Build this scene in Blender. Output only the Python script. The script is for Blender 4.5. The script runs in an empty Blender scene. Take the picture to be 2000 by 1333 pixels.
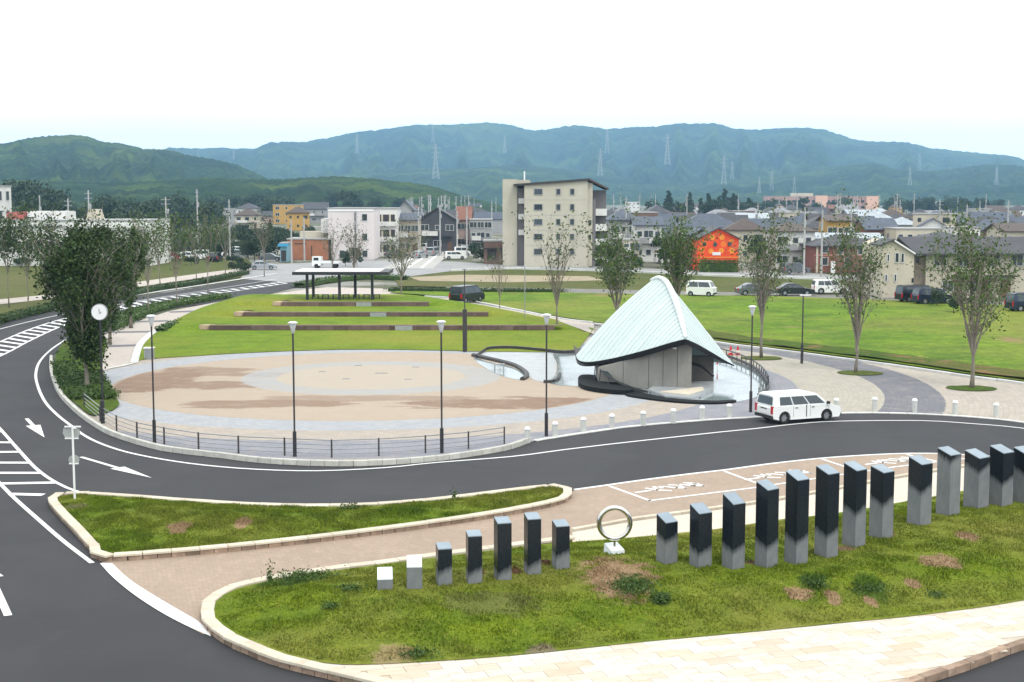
import bpy, bmesh, math, random
import numpy as np
from mathutils import Vector, Matrix, noise, geometry

R = math.radians
sc = bpy.context.scene
COL = sc.collection
rnd = random.Random(7)

# ---------------------------------------------------------------- camera, sky, sun, exposure
CAMZ = 11.6
FPX = 2700.0
PITCH = math.atan(281.5 / FPX)
cam_d = bpy.data.cameras.new('camera')
cam = bpy.data.objects.new('camera', cam_d)
COL.objects.link(cam)
cam.location = (0, 0, CAMZ)
cam.rotation_euler = (math.pi / 2 - PITCH, 0, 0)
cam_d.sensor_width = 36.0
cam_d.lens = 36.0 * FPX / 2000.0
cam_d.clip_start = 0.5
cam_d.clip_end = 30000
sc.camera = cam

SUN_EL, SUN_AZ = R(56), R(150)      # azimuth clockwise from +Y
world = bpy.data.worlds.new('World')
sc.world = world
world.use_nodes = True
nt = world.node_tree
nt.nodes.clear()
sky = nt.nodes.new('ShaderNodeTexSky')
sky.sky_type = 'NISHITA'
sky.sun_disc = False
sky.sun_elevation = SUN_EL
sky.sun_rotation = SUN_AZ
sky.air_density = 1.0
sky.dust_density = 2.0
bw = nt.nodes.new('ShaderNodeRGBToBW')
tc = nt.nodes.new('ShaderNodeTexCoord')
nz = nt.nodes.new('ShaderNodeTexNoise')
nz.inputs['Scale'].default_value = 2.2
nz.inputs['Detail'].default_value = 5
mpg = nt.nodes.new('ShaderNodeMapping')
mpg.inputs['Scale'].default_value = (1, 1, 3.5)
rmp = nt.nodes.new('ShaderNodeMapRange')
rmp.inputs['From Min'].default_value = 0.35
rmp.inputs['From Max'].default_value = 0.7
rmp.inputs['To Min'].default_value = 0.86
rmp.inputs['To Max'].default_value = 1.0
cloud = nt.nodes.new('ShaderNodeMix')       # the cloud deck: white, as bright as the sky behind it or a little brighter
cloud.data_type = 'RGBA'
deck = nt.nodes.new('ShaderNodeCombineColor')
mul = nt.nodes.new('ShaderNodeMath'); mul.operation = 'MULTIPLY_ADD'
mul.inputs[1].default_value = 0.22
mul.inputs[2].default_value = 19.5
bg = nt.nodes.new('ShaderNodeBackground')
bg.inputs['Strength'].default_value = 0.10
wout = nt.nodes.new('ShaderNodeOutputWorld')
L = nt.links.new
L(sky.outputs[0], bw.inputs[0]); L(bw.outputs[0], mul.inputs[0])
for i, k in enumerate((0.975, 1.0, 1.0)):
    m_ = nt.nodes.new('ShaderNodeMath'); m_.operation = 'MULTIPLY'; m_.inputs[1].default_value = k
    L(mul.outputs[0], m_.inputs[0]); L(m_.outputs[0], deck.inputs[i])
L(tc.outputs['Generated'], mpg.inputs[0]); L(mpg.outputs[0], nz.inputs['Vector'])
L(nz.outputs['Fac'], rmp.inputs['Value']); L(rmp.outputs[0], cloud.inputs['Factor'])
L(sky.outputs[0], cloud.inputs[6]); L(deck.outputs[0], cloud.inputs[7])
L(cloud.outputs[2], bg.inputs['Color']); L(bg.outputs[0], wout.inputs['Surface'])

sun_d = bpy.data.lights.new('sun', 'SUN')
sun_d.energy = 1.5
sun_d.angle = R(12)
sun_d.color = (1.0, 0.95, 0.87)
sun = bpy.data.objects.new('sun', sun_d)
COL.objects.link(sun)
sdir = Vector((math.sin(SUN_AZ) * math.cos(SUN_EL), math.cos(SUN_AZ) * math.cos(SUN_EL), math.sin(SUN_EL)))
sun.rotation_euler = sdir.to_track_quat('Z', 'Y').to_euler()
sun.location = sdir * 300

sc.view_settings.view_transform = 'Standard'
sc.view_settings.look = 'None'
sc.view_settings.gamma = 1.0
sc.view_settings.use_curve_mapping = False
sc.view_settings.exposure = -0.05
sc.cycles.use_denoising = True
sc.cycles.max_bounces = 5
sc.cycles.diffuse_bounces = 2
sc.cycles.volume_bounces = 1
sc.cycles.transparent_max_bounces = 8

# ---------------------------------------------------------------- geometry helpers
def raydir(px, py):
    x = (px - 1000) / FPX
    y = (666.5 - py) / FPX
    cp, sp = math.cos(PITCH), math.sin(PITCH)
    return Vector((x, cp + y * sp, -sp + y * cp))

def G(px, py, z=0.0):
    d = raydir(px, py)
    t = (z - CAMZ) / d.z
    return Vector((d.x * t, d.y * t, z))

def zrow(py, Y):
    d = raydir(1000, py)
    return CAMZ + d.z / d.y * Y

def atY(px, py, Y):
    d = raydir(px, py)
    t = Y / d.y
    return Vector((d.x * t, Y, CAMZ + d.z * t))

def sstep(a, b, x):
    t = min(1, max(0, (x - a) / (b - a)))
    return t * t * (3 - 2 * t)

# ground height: the viewing terraces climb to the shelter, everything else is level
W1, W2, W3 = 120.0, 128.6, 135.8
def ramp(x, y):
    p = 1.25 * sstep(115, 137, y) * (1 - sstep(146, 158, y))
    s = sstep(-35, -27, x) * (1 - sstep(4 - (y - 118) * 0.55, 12 - (y - 118) * 0.5, x))
    return p * s

def T(px, py):
    z = 0.0
    for _ in range(12):
        p = G(px, py, z)
        z = 0.5 * z + 0.5 * ramp(p.x, p.y)
    return Vector((p.x, p.y, ramp(p.x, p.y)))

def smooth(pts, step=1.0, closed=False):
    """Catmull-Rom through world points, resampled."""
    P = [Vector((p[0], p[1], p[2] if len(p) > 2 else 0)) for p in pts]
    n = len(P)
    out = []
    rng = range(n) if closed else range(n - 1)
    for i in rng:
        p1, p2 = P[i], P[(i + 1) % n]
        p0 = P[i - 1] if (closed or i > 0) else p1 * 2 - p2
        p3 = P[(i + 2) % n] if (closed or i + 2 < n) else p2 * 2 - p1
        k = max(2, int((p2 - p1).length / step))
        k = min(k, 60)
        for j in range(k):
            t = j / k
            out.append(0.5 * ((2 * p1) + (p2 - p0) * t + (2 * p0 - 5 * p1 + 4 * p2 - p3) * t * t + (3 * p1 - p0 - 3 * p2 + p3) * t ** 3))
    if not closed:
        out.append(P[-1])
    return out

def along(path, step, start=0.0):
    """(point, tangent) every step metres along a polyline."""
    out = []
    need = start
    for a, b in zip(path, path[1:]):
        d = b - a
        l = d.length
        if l < 1e-6:
            continue
        while need <= l:
            out.append((a + d * (need / l), d / l))
            need += step
        need -= l
    return out

def tag(o, label=None, cat=None, group=None, kind=None):
    if label: o['label'] = label
    if cat: o['category'] = cat
    if group: o['group'] = group
    if kind: o['kind'] = kind
    return o

def thing(name, label, cat, loc=(0, 0, 0), rz=0.0, group=None):
    o = bpy.data.objects.new(name, None)
    o.empty_display_size = 0.3
    COL.objects.link(o)
    o.location = loc
    o.rotation_euler = (0, 0, rz)
    return tag(o, label, cat, group)

def copy_tree(o, parent=None):
    c = o.copy()
    COL.objects.link(c)
    c.parent = parent
    for ch in KIDS.get(o.name, []):
        copy_tree(ch, c)
    return c

KIDS = {}
def kid(o, parent):
    o.parent = parent
    KIDS.setdefault(parent.name, []).append(o)

class MB:
    def __init__(self):
        self.v = []; self.f = []
    def add(self, verts, faces):
        n = len(self.v)
        self.v += [tuple(v) for v in verts]
        self.f += [tuple(i + n for i in f) for f in faces]
        return self
    def box(self, c, s, rz=0.0, taper=1.0, rot=None):
        hx, hy, hz = s[0] / 2, s[1] / 2, s[2] / 2
        vs = []
        for z in (-hz, hz):
            k = 1.0 if z < 0 else taper
            for x, y in ((-hx, -hy), (hx, -hy), (hx, hy), (-hx, hy)):
                vs.append(Vector((x * k, y * k, z)))
        if rot is None:
            rot = Matrix.Rotation(rz, 3, 'Z')
        vs = [rot @ v + Vector(c) for v in vs]
        return self.add(vs, [(3, 2, 1, 0), (4, 5, 6, 7), (0, 1, 5, 4), (1, 2, 6, 5), (2, 3, 7, 6), (3, 0, 4, 7)])
    def prism(self, poly, z0, z1):
        n = len(poly)
        vs = [(p[0], p[1], z0) for p in poly] + [(p[0], p[1], z1) for p in poly]
        fs = [tuple(range(n - 1, -1, -1)), tuple(range(n, 2 * n))]
        fs += [(i, (i + 1) % n, n + (i + 1) % n, n + i) for i in range(n)]
        return self.add(vs, fs)
    def solid(self, poly, d):
        """a planar 3D polygon thickened by the vector d"""
        n = len(poly)
        poly = [Vector(p) for p in poly]; d = Vector(d)
        vs = poly + [p + d for p in poly]
        fs = [tuple(range(n - 1, -1, -1)), tuple(range(n, 2 * n))]
        fs += [(i, (i + 1) % n, n + (i + 1) % n, n + i) for i in range(n)]
        return self.add(vs, fs)
    def tube(self, pts, rad, seg=8, cap=True):
        pts = [Vector(p) for p in pts]
        n = len(pts)
        if not hasattr(rad, '__len__'):
            rad = [rad] * n
        vs = []
        for i, p in enumerate(pts):
            t = (pts[min(i + 1, n - 1)] - pts[max(i - 1, 0)])
            if t.length < 1e-9: t = Vector((0, 0, 1))
            t.normalize()
            a = t.cross(Vector((0, 1, 0) if abs(t.y) < 0.9 else (1, 0, 0))).normalized()
            b = t.cross(a)
            for k in range(seg):
                an = 2 * math.pi * k / seg
                vs.append(p + (a * math.cos(an) + b * math.sin(an)) * rad[i])
        fs = []
        for i in range(n - 1):
            for k in range(seg):
                fs.append((i * seg + k, i * seg + (k + 1) % seg, (i + 1) * seg + (k + 1) % seg, (i + 1) * seg + k))
        if cap:
            fs.append(tuple(range(seg - 1, -1, -1)))
            fs.append(tuple((n - 1) * seg + k for k in range(seg)))
        return self.add(vs, fs)
    def lathe(self, prof, seg=16, c=(0, 0, 0)):
        vs = []; m = len(prof)
        for r_, z in prof:
            for k in range(seg):
                a = 2 * math.pi * k / seg
                vs.append((c[0] + r_ * math.cos(a), c[1] + r_ * math.sin(a), c[2] + z))
        fs = [(i * seg + k, i * seg + (k + 1) % seg, (i + 1) * seg + (k + 1) % seg, (i + 1) * seg + k) for i in range(m - 1) for k in range(seg)]
        fs.append(tuple(range(seg - 1, -1, -1)))
        fs.append(tuple((m - 1) * seg + k for k in range(seg)))
        return self.add(vs, fs)
    def mesh(self, name, m, smooth_=False):
        me = bpy.data.meshes.new(name)
        me.from_pydata(self.v, [], self.f)
        me.materials.append(m)
        if smooth_:
            me.polygons.foreach_set('use_smooth', [True] * len(me.polygons))
        me.update()
        return me
    def build(self, name, m, parent=None, smooth_=False, fix=True):
        me = self.mesh(name, m, smooth_)
        if fix:
            b = bmesh.new(); b.from_mesh(me)
            bmesh.ops.recalc_face_normals(b, faces=b.faces)
            b.to_mesh(me); b.free()
        o = bpy.data.objects.new(name, me)
        COL.objects.link(o)
        if parent is not None:
            kid(o, parent)
        return o

def inst(name, me, parent=None, loc=(0, 0, 0), rz=0.0, scale=None):
    o = bpy.data.objects.new(name, me)
    COL.objects.link(o)
    if parent is not None:
        kid(o, parent)
    o.location = loc
    o.rotation_euler = (0, 0, rz)
    if scale is not None:
        o.scale = scale
    return o

def swap_mat(o, m):
    for s in o.material_slots[:1]:
        s.link = 'OBJECT'
        s.material = m

# ---------------------------------------------------------------- materials
class NT:
    def __init__(self, name):
        self.m = bpy.data.materials.new(name)
        self.m.use_nodes = True
        self.t = self.m.node_tree
        self.b = self.t.nodes['Principled BSDF']
        self.out = self.t.nodes['Material Output']
    def n(self, kind, **kw):
        x = self.t.nodes.new('ShaderNode' + kind)
        for k, v in kw.items():
            setattr(x, k, v)
        return x
    def l(self, a, b):
        self.t.links.new(a, b)
    def pos(self):
        return self.n('NewGeometry').outputs['Position']
    def objc(self):
        return self.n('TexCoord').outputs['Object']
    def noise(self, vec, scale, detail=4, rough=0.55, stretch=None, dist=0.0):
        if stretch is not None:
            mp = self.n('Mapping'); mp.inputs['Scale'].default_value = stretch
            self.l(vec, mp.inputs[0]); vec = mp.outputs[0]
        x = self.n('TexNoise')
        x.inputs['Scale'].default_value = scale
        x.inputs['Detail'].default_value = detail
        x.inputs['Roughness'].default_value = rough
        x.inputs['Distortion'].default_value = dist
        self.l(vec, x.inputs['Vector'])
        return x.outputs['Fac']
    def rng(self, v, a, b, c=0.0, d=1.0):
        x = self.n('MapRange')
        x.inputs['From Min'].default_value = a; x.inputs['From Max'].default_value = b
        x.inputs['To Min'].default_value = c; x.inputs['To Max'].default_value = d
        self.l(v, x.inputs['Value'])
        return x.outputs[0]
    def math(self, op, a, b=None):
        x = self.n('Math', operation=op)
        for i, s in enumerate((a, b)):
            if s is None: continue
            if isinstance(s, (int, float)): x.inputs[i].default_value = s
            else: self.l(s, x.inputs[i])
        return x.outputs[0]
    def mix(self, fac, a, b, mode='MIX'):
        x = self.n('Mix', data_type='RGBA', blend_type=mode)
        for i, s in ((0, fac), (6, a), (7, b)):
            if isinstance(s, (int, float)): x.inputs[i].default_value = s
            elif isinstance(s, tuple): x.inputs[i].default_value = (*s[:3], 1)
            else: self.l(s, x.inputs[i])
        return x.outputs[2]
    def col(self, c):
        if isinstance(c, tuple): self.b.inputs['Base Color'].default_value = (*c[:3], 1)
        else: self.l(c, self.b.inputs['Base Color'])
    def bump(self, h, strength=0.3, dist=0.02):
        x = self.n('Bump'); x.inputs['Strength'].default_value = strength; x.inputs['Distance'].default_value = dist
        self.l(h, x.inputs['Height']); self.l(x.outputs[0], self.b.inputs['Normal'])
    def set(self, rough=None, metal=None, spec=None):
        if rough is not None: self.b.inputs['Roughness'].default_value = rough
        if metal is not None: self.b.inputs['Metallic'].default_value = metal
        if spec is not None: self.b.inputs['Specular IOR Level'].default_value = spec
        return self

_mats = {}
def M(name, c, rough=0.8, metal=0.0, var=0.18, scale=2.5, bump=0.0, bscale=20.0, spec=0.4, rv=0.0, stretch=None, dirt=None):
    """general procedural material: base colour with two scales of wear and fine relief"""
    if name in _mats: return _mats[name]
    t = NT(name); t.set(rough, metal, spec)
    p = t.objc()
    if rv:
        oi = t.n('ObjectInfo')
        add = t.n('VectorMath', operation='ADD')
        t.l(p, add.inputs[0])
        sc_ = t.n('VectorMath', operation='SCALE'); t.l(oi.outputs['Random'], sc_.inputs[0]); sc_.inputs['Scale'].default_value = 37.0
        t.l(sc_.outputs[0], add.inputs[1]); p = add.outputs[0]
    a = t.noise(p, scale, 5, 0.6, stretch)
    dk = tuple(x * (1 - var) for x in c); lt = tuple(min(1, x * (1 + var)) for x in c)
    cc = t.mix(t.rng(a, 0.3, 0.7), dk, lt)
    b = t.noise(p, scale * 9, 3, 0.6, stretch)
    cc = t.mix(t.rng(b, 0.25, 0.75, 0, 0.35), cc, tuple(x * (1 - 1.6 * var) for x in c))
    if dirt:
        d = t.noise(p, scale * 0.6, 6, 0.7)
        cc = t.mix(t.rng(d, 0.52, 0.68, 0, 0.7), cc, dirt)
    if rv:
        k = t.rng(oi.outputs['Random'], 0, 1, 1 - rv, 1 + rv)
        kk = t.n('CombineColor')
        for i in range(3): t.l(k, kk.inputs[i])
        cc = t.mix(1.0, cc, kk.outputs[0], 'MULTIPLY')
    t.col(cc)
    if bump:
        t.bump(t.noise(p, bscale, 4, 0.6), bump, 0.02)
    _mats[name] = t.m
    return t.m

def grass_mat(name, base, dark, dry, soil=None, soil_amt=0.62, scale=1.0, spots=(), stripe=False):
    t = NT(name); t.set(0.95, 0, 0.15)
    p = t.pos()
    big = t.noise(p, 0.12 * scale, 5, 0.6)
    mid = t.noise(p, 0.9 * scale, 6, 0.7)
    fine = t.noise(p, 9.0 * scale, 4, 0.75)
    c = t.mix(t.rng(mid, 0.32, 0.68), dark, base)
    c = t.mix(t.rng(big, 0.42, 0.66, 0, 0.75), c, dry)
    c = t.mix(t.rng(fine, 0.35, 0.72, 0, 0.55), c, tuple(x * 0.45 for x in dark))
    c = t.mix(t.rng(t.noise(p, 4.2 * scale, 5, 0.8), 0.56, 0.72, 0, 0.6), c, tuple(x * 1.35 for x in dry))
    if soil:
        sp = t.noise(p, 0.33 * scale, 6, 0.72, dist=0.6)
        c = t.mix(t.rng(sp, soil_amt, soil_amt + 0.07, 0, 0.9), c, soil)
    if spots:
        dn = t.noise(p, 1.6, 6, 0.75)
        for (x, y, rx, ry, cc, am) in spots:
            mp = t.n('Mapping', vector_type='POINT')
            mp.inputs['Location'].default_value = (-x / rx, -y / ry, 0)
            mp.inputs['Scale'].default_value = (1 / rx, 1 / ry, 0)
            t.l(p, mp.inputs[0])
            ln = t.n('VectorMath', operation='LENGTH'); t.l(mp.outputs[0], ln.inputs[0])
            v = t.math('ADD', ln.outputs['Value'], t.rng(dn, 0.2, 0.8, -0.75, 0.75))
            c = t.mix(t.rng(v, 0.75, 1.05, am, 0), c, cc)
    t.col(c)
    t.bump(t.noise(p, 14.0 * scale, 5, 0.8), 0.9, 0.08)
    return t.m

def sheet(name, outline, m, z=0.0, step=None, hfun=None, kind='structure', parent=None):
    """flat or draped ground sheet from a world outline"""
    pts = [(p[0], p[1]) for p in outline]
    cl = []
    for p in pts:
        if not cl or (abs(p[0] - cl[-1][0]) + abs(p[1] - cl[-1][1])) > 1e-3: cl.append(p)
    if abs(cl[0][0] - cl[-1][0]) + abs(cl[0][1] - cl[-1][1]) < 1e-3: cl.pop()
    n = len(cl)
    V = [Vector(p) for p in cl]
    if step:
        A = np.array(cl)
        x0, y0 = A.min(0); x1, y1 = A.max(0)
        gx, gy = np.meshgrid(np.arange(x0, x1, step), np.arange(y0, y1, step))
        q = np.stack([gx.ravel(), gy.ravel()], 1)
        ins = inside_np(q, A)
        q = q[ins]
        d = dist_np(q, A)
        q = q[d > step * 0.35]
        V += [Vector((float(a), float(b))) for a, b in q]
    r = geometry.delaunay_2d_cdt(V, [], [list(range(n))], 1, 1e-4)
    vs = []
    for v in r[0]:
        h = hfun(v.x, v.y) if hfun else 0.0
        vs.append((v.x, v.y, z + h))
    mb = MB(); mb.add(vs, [tuple(f) for f in r[2]])
    o = mb.build(name, m, parent, smooth_=bool(hfun), fix=False)
    me = o.data
    if len(me.polygons) and me.polygons[0].normal.z < 0:
        me.flip_normals()
    if kind and parent is None: o['kind'] = kind
    return o

def inside_np(q, A):
    x, y = q[:, 0], q[:, 1]
    ins = np.zeros(len(q), bool)
    n = len(A)
    j = n - 1
    for i in range(n):
        xi, yi = A[i]; xj, yj = A[j]
        c = ((yi > y) != (yj > y))
        with np.errstate(divide='ignore', invalid='ignore'):
            xx = (xj - xi) * (y - yi) / (yj - yi + 1e-12) + xi
        ins ^= c & (x < xx)
        j = i
    return ins

def dist_np(q, A):
    d = np.full(len(q), 1e9)
    n = len(A)
    for i in range(n):
        a = A[i]; b = A[(i + 1) % n]
        ab = b - a
        L2 = max(1e-9, float(ab @ ab))
        t = np.clip(((q - a) @ ab) / L2, 0, 1)
        pr = a + t[:, None] * ab
        d = np.minimum(d, np.hypot(*(q - pr).T))
    return d

def strip(name, path, width, m, z, parent=None, kind='structure', hfun=None):
    """a painted line or ribbon along a path"""
    mb = MB(); vs = []; fs = []
    n = len(path)
    for i, p in enumerate(path):
        t = (path[min(i + 1, n - 1)] - path[max(i - 1, 0)]); t.z = 0
        t.normalize()
        nrm = Vector((-t.y, t.x, 0)) * (width / 2)
        for q in (p + nrm, p - nrm):
            vs.append((q.x, q.y, z + (hfun(q.x, q.y) if hfun else 0)))
    for i in range(n - 1):
        fs.append((2 * i, 2 * i + 1, 2 * i + 3, 2 * i + 2))
    mb.add(vs, fs)
    o = mb.build(name, m, parent, fix=False)
    if kind and parent is None: o['kind'] = kind
    return o

def offset_path(path, d):
    out = []; n = len(path)
    for i, p in enumerate(path):
        t = (path[min(i + 1, n - 1)] - path[max(i - 1, 0)]); t.z = 0
        t.normalize()
        out.append(p + Vector((-t.y, t.x, 0)) * d)
    return out

def GP(pts, z=0.0):
    return [G(a, b, z) for a, b in pts]

def kerb(name, path, w, h, length, m, z0=0.0, gap=0.012, stone='kerb_stone'):
    """a run of kerb stones, each its own piece, sharing one mesh"""
    root = thing(name, None, None)
    root['kind'] = 'structure'
    mb = MB().box((0, 0, h / 2), (length - gap, w, h))
    me = mb.mesh(stone, m)
    b = bmesh.new(); b.from_mesh(me)
    bmesh.ops.bevel(b, geom=[e for e in b.edges if all(v.co.z > h * 0.9 for v in e.verts)], offset=0.015, segments=1, affect='EDGES')
    b.to_mesh(me); b.free()
    k = 0
    for p, t in along(path, length, length / 2):
        k += 1
        if k > 290: break
        inst(stone, me, root, (p.x, p.y, z0 + rnd.uniform(-0.004, 0.004)), math.atan2(t.y, t.x))
    return root
# ================================================================ GROUND, ROADS, WATER, HILLS
m_asph = NT('asphalt'); m_asph.set(0.85, 0, 0.3)
_p = m_asph.pos()
_c = m_asph.mix(m_asph.rng(m_asph.noise(_p, 0.25, 5, 0.65), 0.3, 0.7), (0.031, 0.031, 0.034), (0.044, 0.044, 0.047))
_c = m_asph.mix(m_asph.rng(m_asph.noise(_p, 60, 2, 0.8), 0.4, 0.75, 0, 0.5), _c, (0.064, 0.064, 0.067))
_c = m_asph.mix(m_asph.rng(m_asph.noise(_p, 1.2, 6, 0.7, (0.25, 1.6, 1)), 0.55, 0.75, 0, 0.4), _c, (0.030, 0.030, 0.033))
_c = m_asph.mix(m_asph.rng(m_asph.noise(_p, 0.09, 3, 0.5, None, 2.0), 0.50, 0.53, 0, 0.30), _c, (0.030, 0.030, 0.033))
m_asph.col(_c); m_asph.bump(m_asph.noise(_p, 80, 3, 0.8), 0.4, 0.01)
m_asph = m_asph.m

def paint_mat():
    t = NT('road_paint'); t.set(0.6, 0, 0.4)
    p = t.pos()
    c = t.mix(t.rng(t.noise(p, 6, 6, 0.8), 0.5, 0.78, 0, 0.55), (0.74, 0.74, 0.73), (0.35, 0.35, 0.36))
    t.col(c)
    return t.m
m_paint = paint_mat()

def brick_mat(name, c1, c2, mortar, bw=0.2, bh=0.1, rot=0.0, blotch=None):
    t = NT(name); t.set(0.85, 0, 0.3)
    p = t.pos()
    mp = t.n('Mapping'); mp.inputs['Rotation'].default_value = (0, 0, rot); t.l(p, mp.inputs[0])
    br = t.n('TexBrick')
    br.inputs['Color1'].default_value = (*c1, 1); br.inputs['Color2'].default_value = (*c2, 1)
    br.inputs['Mortar'].default_value = (*mortar, 1)
    br.inputs['Scale'].default_value = 1.0
    br.inputs['Brick Width'].default_value = bw; br.inputs['Row Height'].default_value = bh
    br.inputs['Mortar Size'].default_value = 0.008
    t.l(mp.outputs[0], br.inputs['Vector'])
    c = br.outputs['Color']
    c = t.mix(t.rng(t.noise(p, 0.4, 6, 0.7), 0.35, 0.68, 0, 0.6), c, blotch or tuple(x * 0.8 for x in c1))
    c = t.mix(t.rng(t.noise(p, 3.0, 6, 0.8, (1, 0.4, 1)), 0.52, 0.75, 0, 0.5), c, tuple(min(1, x * 1.25) for x in c2))
    c = t.mix(t.rng(t.noise(p, 2.0, 7, 0.8), 0.58, 0.72, 0, 0.45), c, tuple(x * 0.6 for x in c1))
    t.col(c)
    t.bump(br.outputs['Fac'], 0.3, -0.006)
    return t.m
m_brick_road = brick_mat('tan_brick_paving', (0.34, 0.262, 0.20), (0.41, 0.305, 0.225), (0.25, 0.2, 0.16), 0.2, 0.1, 0.5)
m_walk = brick_mat('pinkish_paving', (0.42, 0.37, 0.33), (0.50, 0.43, 0.38), (0.3, 0.28, 0.26), 0.3, 0.3, 0.3, (0.46, 0.42, 0.37))
m_greyband = brick_mat('grey_paving_band', (0.15, 0.15, 0.165), (0.19, 0.185, 0.2), (0.11, 0.11, 0.12), 0.2, 0.1, 0.3)
m_conc = M('concrete_pavement', (0.42, 0.41, 0.38), 0.9, var=0.12, scale=0.4, bump=0.2, dirt=(0.33, 0.32, 0.28))

# plaza: concentric rings of paving about one centre
PC = Vector((-8.9, 87.0, 0))
IC = Vector((-9.1, 88.9, 0))
def plaza_mat():
    t = NT('plaza_ring_paving'); t.set(0.88, 0, 0.3)
    p = t.pos()
    def radius(c):
        s = t.n('VectorMath', operation='SUBTRACT'); s.inputs[1].default_value = c; t.l(p, s.inputs[0])
        m = t.n('VectorMath', operation='MULTIPLY'); m.inputs[1].default_value = (1, 1, 0); t.l(s.outputs[0], m.inputs[0])
        l = t.n('VectorMath', operation='LENGTH'); t.l(m.outputs[0], l.inputs[0])
        return l.outputs['Value']
    r = radius(PC)
    rw = t.math('ADD', r, t.rng(t.noise(p, 3.0, 3), 0.3, 0.7, -0.06, 0.06))
    cr = t.n('ValToRGB'); cr.color_ramp.interpolation = 'CONSTANT'
    stops = [(0.0, (0.385, 0.312, 0.24)), (15.9, (0.36, 0.37, 0.385)), (18.8, (0.40, 0.345, 0.29)), (21.8, (0.255, 0.255, 0.28)),
             (26.4, (0.40, 0.365, 0.30)), (31.3, (0.17, 0.17, 0.185)), (34.6, (0.42, 0.37, 0.31))]
    els = cr.color_ramp.elements
    els[0].position = 0; els[0].color = (*stops[0][1], 1)
    els[1].position = stops[1][0] / 50; els[1].color = (*stops[1][1], 1)
    for s, c in stops[2:]:
        e = els.new(s / 50); e.color = (*c, 1)
    t.l(t.math('DIVIDE', rw, 50.0), cr.inputs[0])
    c = cr.outputs[0]
    # darker soil dragged over the sand-coloured disc
    def ell(cx, cy, rx, ry, n_, amt=0.8):
        mp = t.n('Mapping'); mp.inputs['Location'].default_value = (-cx / rx, -cy / ry, 0); mp.inputs['Scale'].default_value = (1 / rx, 1 / ry, 0)
        t.l(p, mp.inputs[0])
        l = t.n('VectorMath', operation='LENGTH'); t.l(mp.outputs[0], l.inputs[0])
        return t.rng(t.math('ADD', l.outputs['Value'], n_), 0.85, 1.0, amt, 0)
    nn = t.rng(t.noise(p, 0.45, 6, 0.7, (0.5, 1.4, 1)), 0.25, 0.75, -0.6, 0.6)
    soil = (0.215, 0.135, 0.09)
    msk = None
    for e in ((-22.5, 87.5, 3.0, 6.0, 0.9), (-18.6, 84.8, 3.2, 2.2, 0.8), (-17.0, 90.0, 3.5, 1.2, 0.7), (-14.0, 77.0, 5.5, 1.6, 0.8), (-8.0, 79.0, 8, 1.2, 0.55), (0.5, 77.3, 7.5, 2.2, 0.9), (-20.5, 91.5, 3.5, 3.0, 0.7)):
        k = ell(e[0], e[1], e[2], e[3], nn, e[4])
        msk = k if msk is None else t.math('MAXIMUM', msk, k)
    msk = t.math('MULTIPLY', msk, t.rng(r, 15.7, 15.95, 1, 0))
    c = t.mix(msk, c, soil)
    # smaller ring inside
    ri = radius(IC)
    ring = t.math('MULTIPLY', t.rng(ri, 6.0, 6.15, 0, 1), t.rng(ri, 8.25, 8.4, 1, 0))
    c = t.mix(t.math('MULTIPLY', ring, t.rng(t.noise(p, 0.6, 5, 0.7), 0.3, 0.7, 0.55, 0.95)), c, (0.335, 0.345, 0.345))
    inner = t.rng(ri, 6.0, 6.15, 1, 0)
    c = t.mix(inner, c, (0.405, 0.345, 0.275))
    # paving courses following the rings, weathering
    an = t.n('VectorMath', operation='SUBTRACT'); an.inputs[1].default_value = PC; t.l(p, an.inputs[0])
    sx = t.n('SeparateXYZ'); t.l(an.outputs[0], sx.inputs[0])
    at = t.math('ARCTAN2', sx.outputs[1], sx.outputs[0])
    cb = t.n('CombineXYZ'); t.l(t.math('MULTIPLY', at, 20.0), cb.inputs[0]); t.l(r, cb.inputs[1])
    br = t.n('TexBrick'); br.inputs['Scale'].default_value = 1.0
    br.inputs['Brick Width'].default_value = 0.45; br.inputs['Row Height'].default_value = 0.3; br.inputs['Mortar Size'].default_value = 0.012
    br.inputs['Color1'].default_value = (1, 1, 1, 1); br.inputs['Color2'].default_value = (0.84, 0.86, 0.88, 1); br.inputs['Mortar'].default_value = (0.7, 0.7, 0.7, 1)
    t.l(cb.outputs[0], br.inputs['Vector'])
    outer = t.rng(r, 15.7, 15.9, 0.25, 0.9)
    c = t.mix(outer, c, br.outputs['Color'], 'MULTIPLY')
    c = t.mix(t.rng(t.noise(p, 0.7, 7, 0.75), 0.5, 0.72, 0, 0.35), c, (0.46, 0.39, 0.32))
    c = t.mix(t.rng(t.noise(p, 2.6, 6, 0.8), 0.56, 0.74, 0, 0.28), c, (0.25, 0.22, 0.2))
    t.col(c)
    t.bump(t.noise(p, 25, 4, 0.7), 0.25, 0.02)
    return t.m
m_plaza = plaza_mat()

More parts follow.
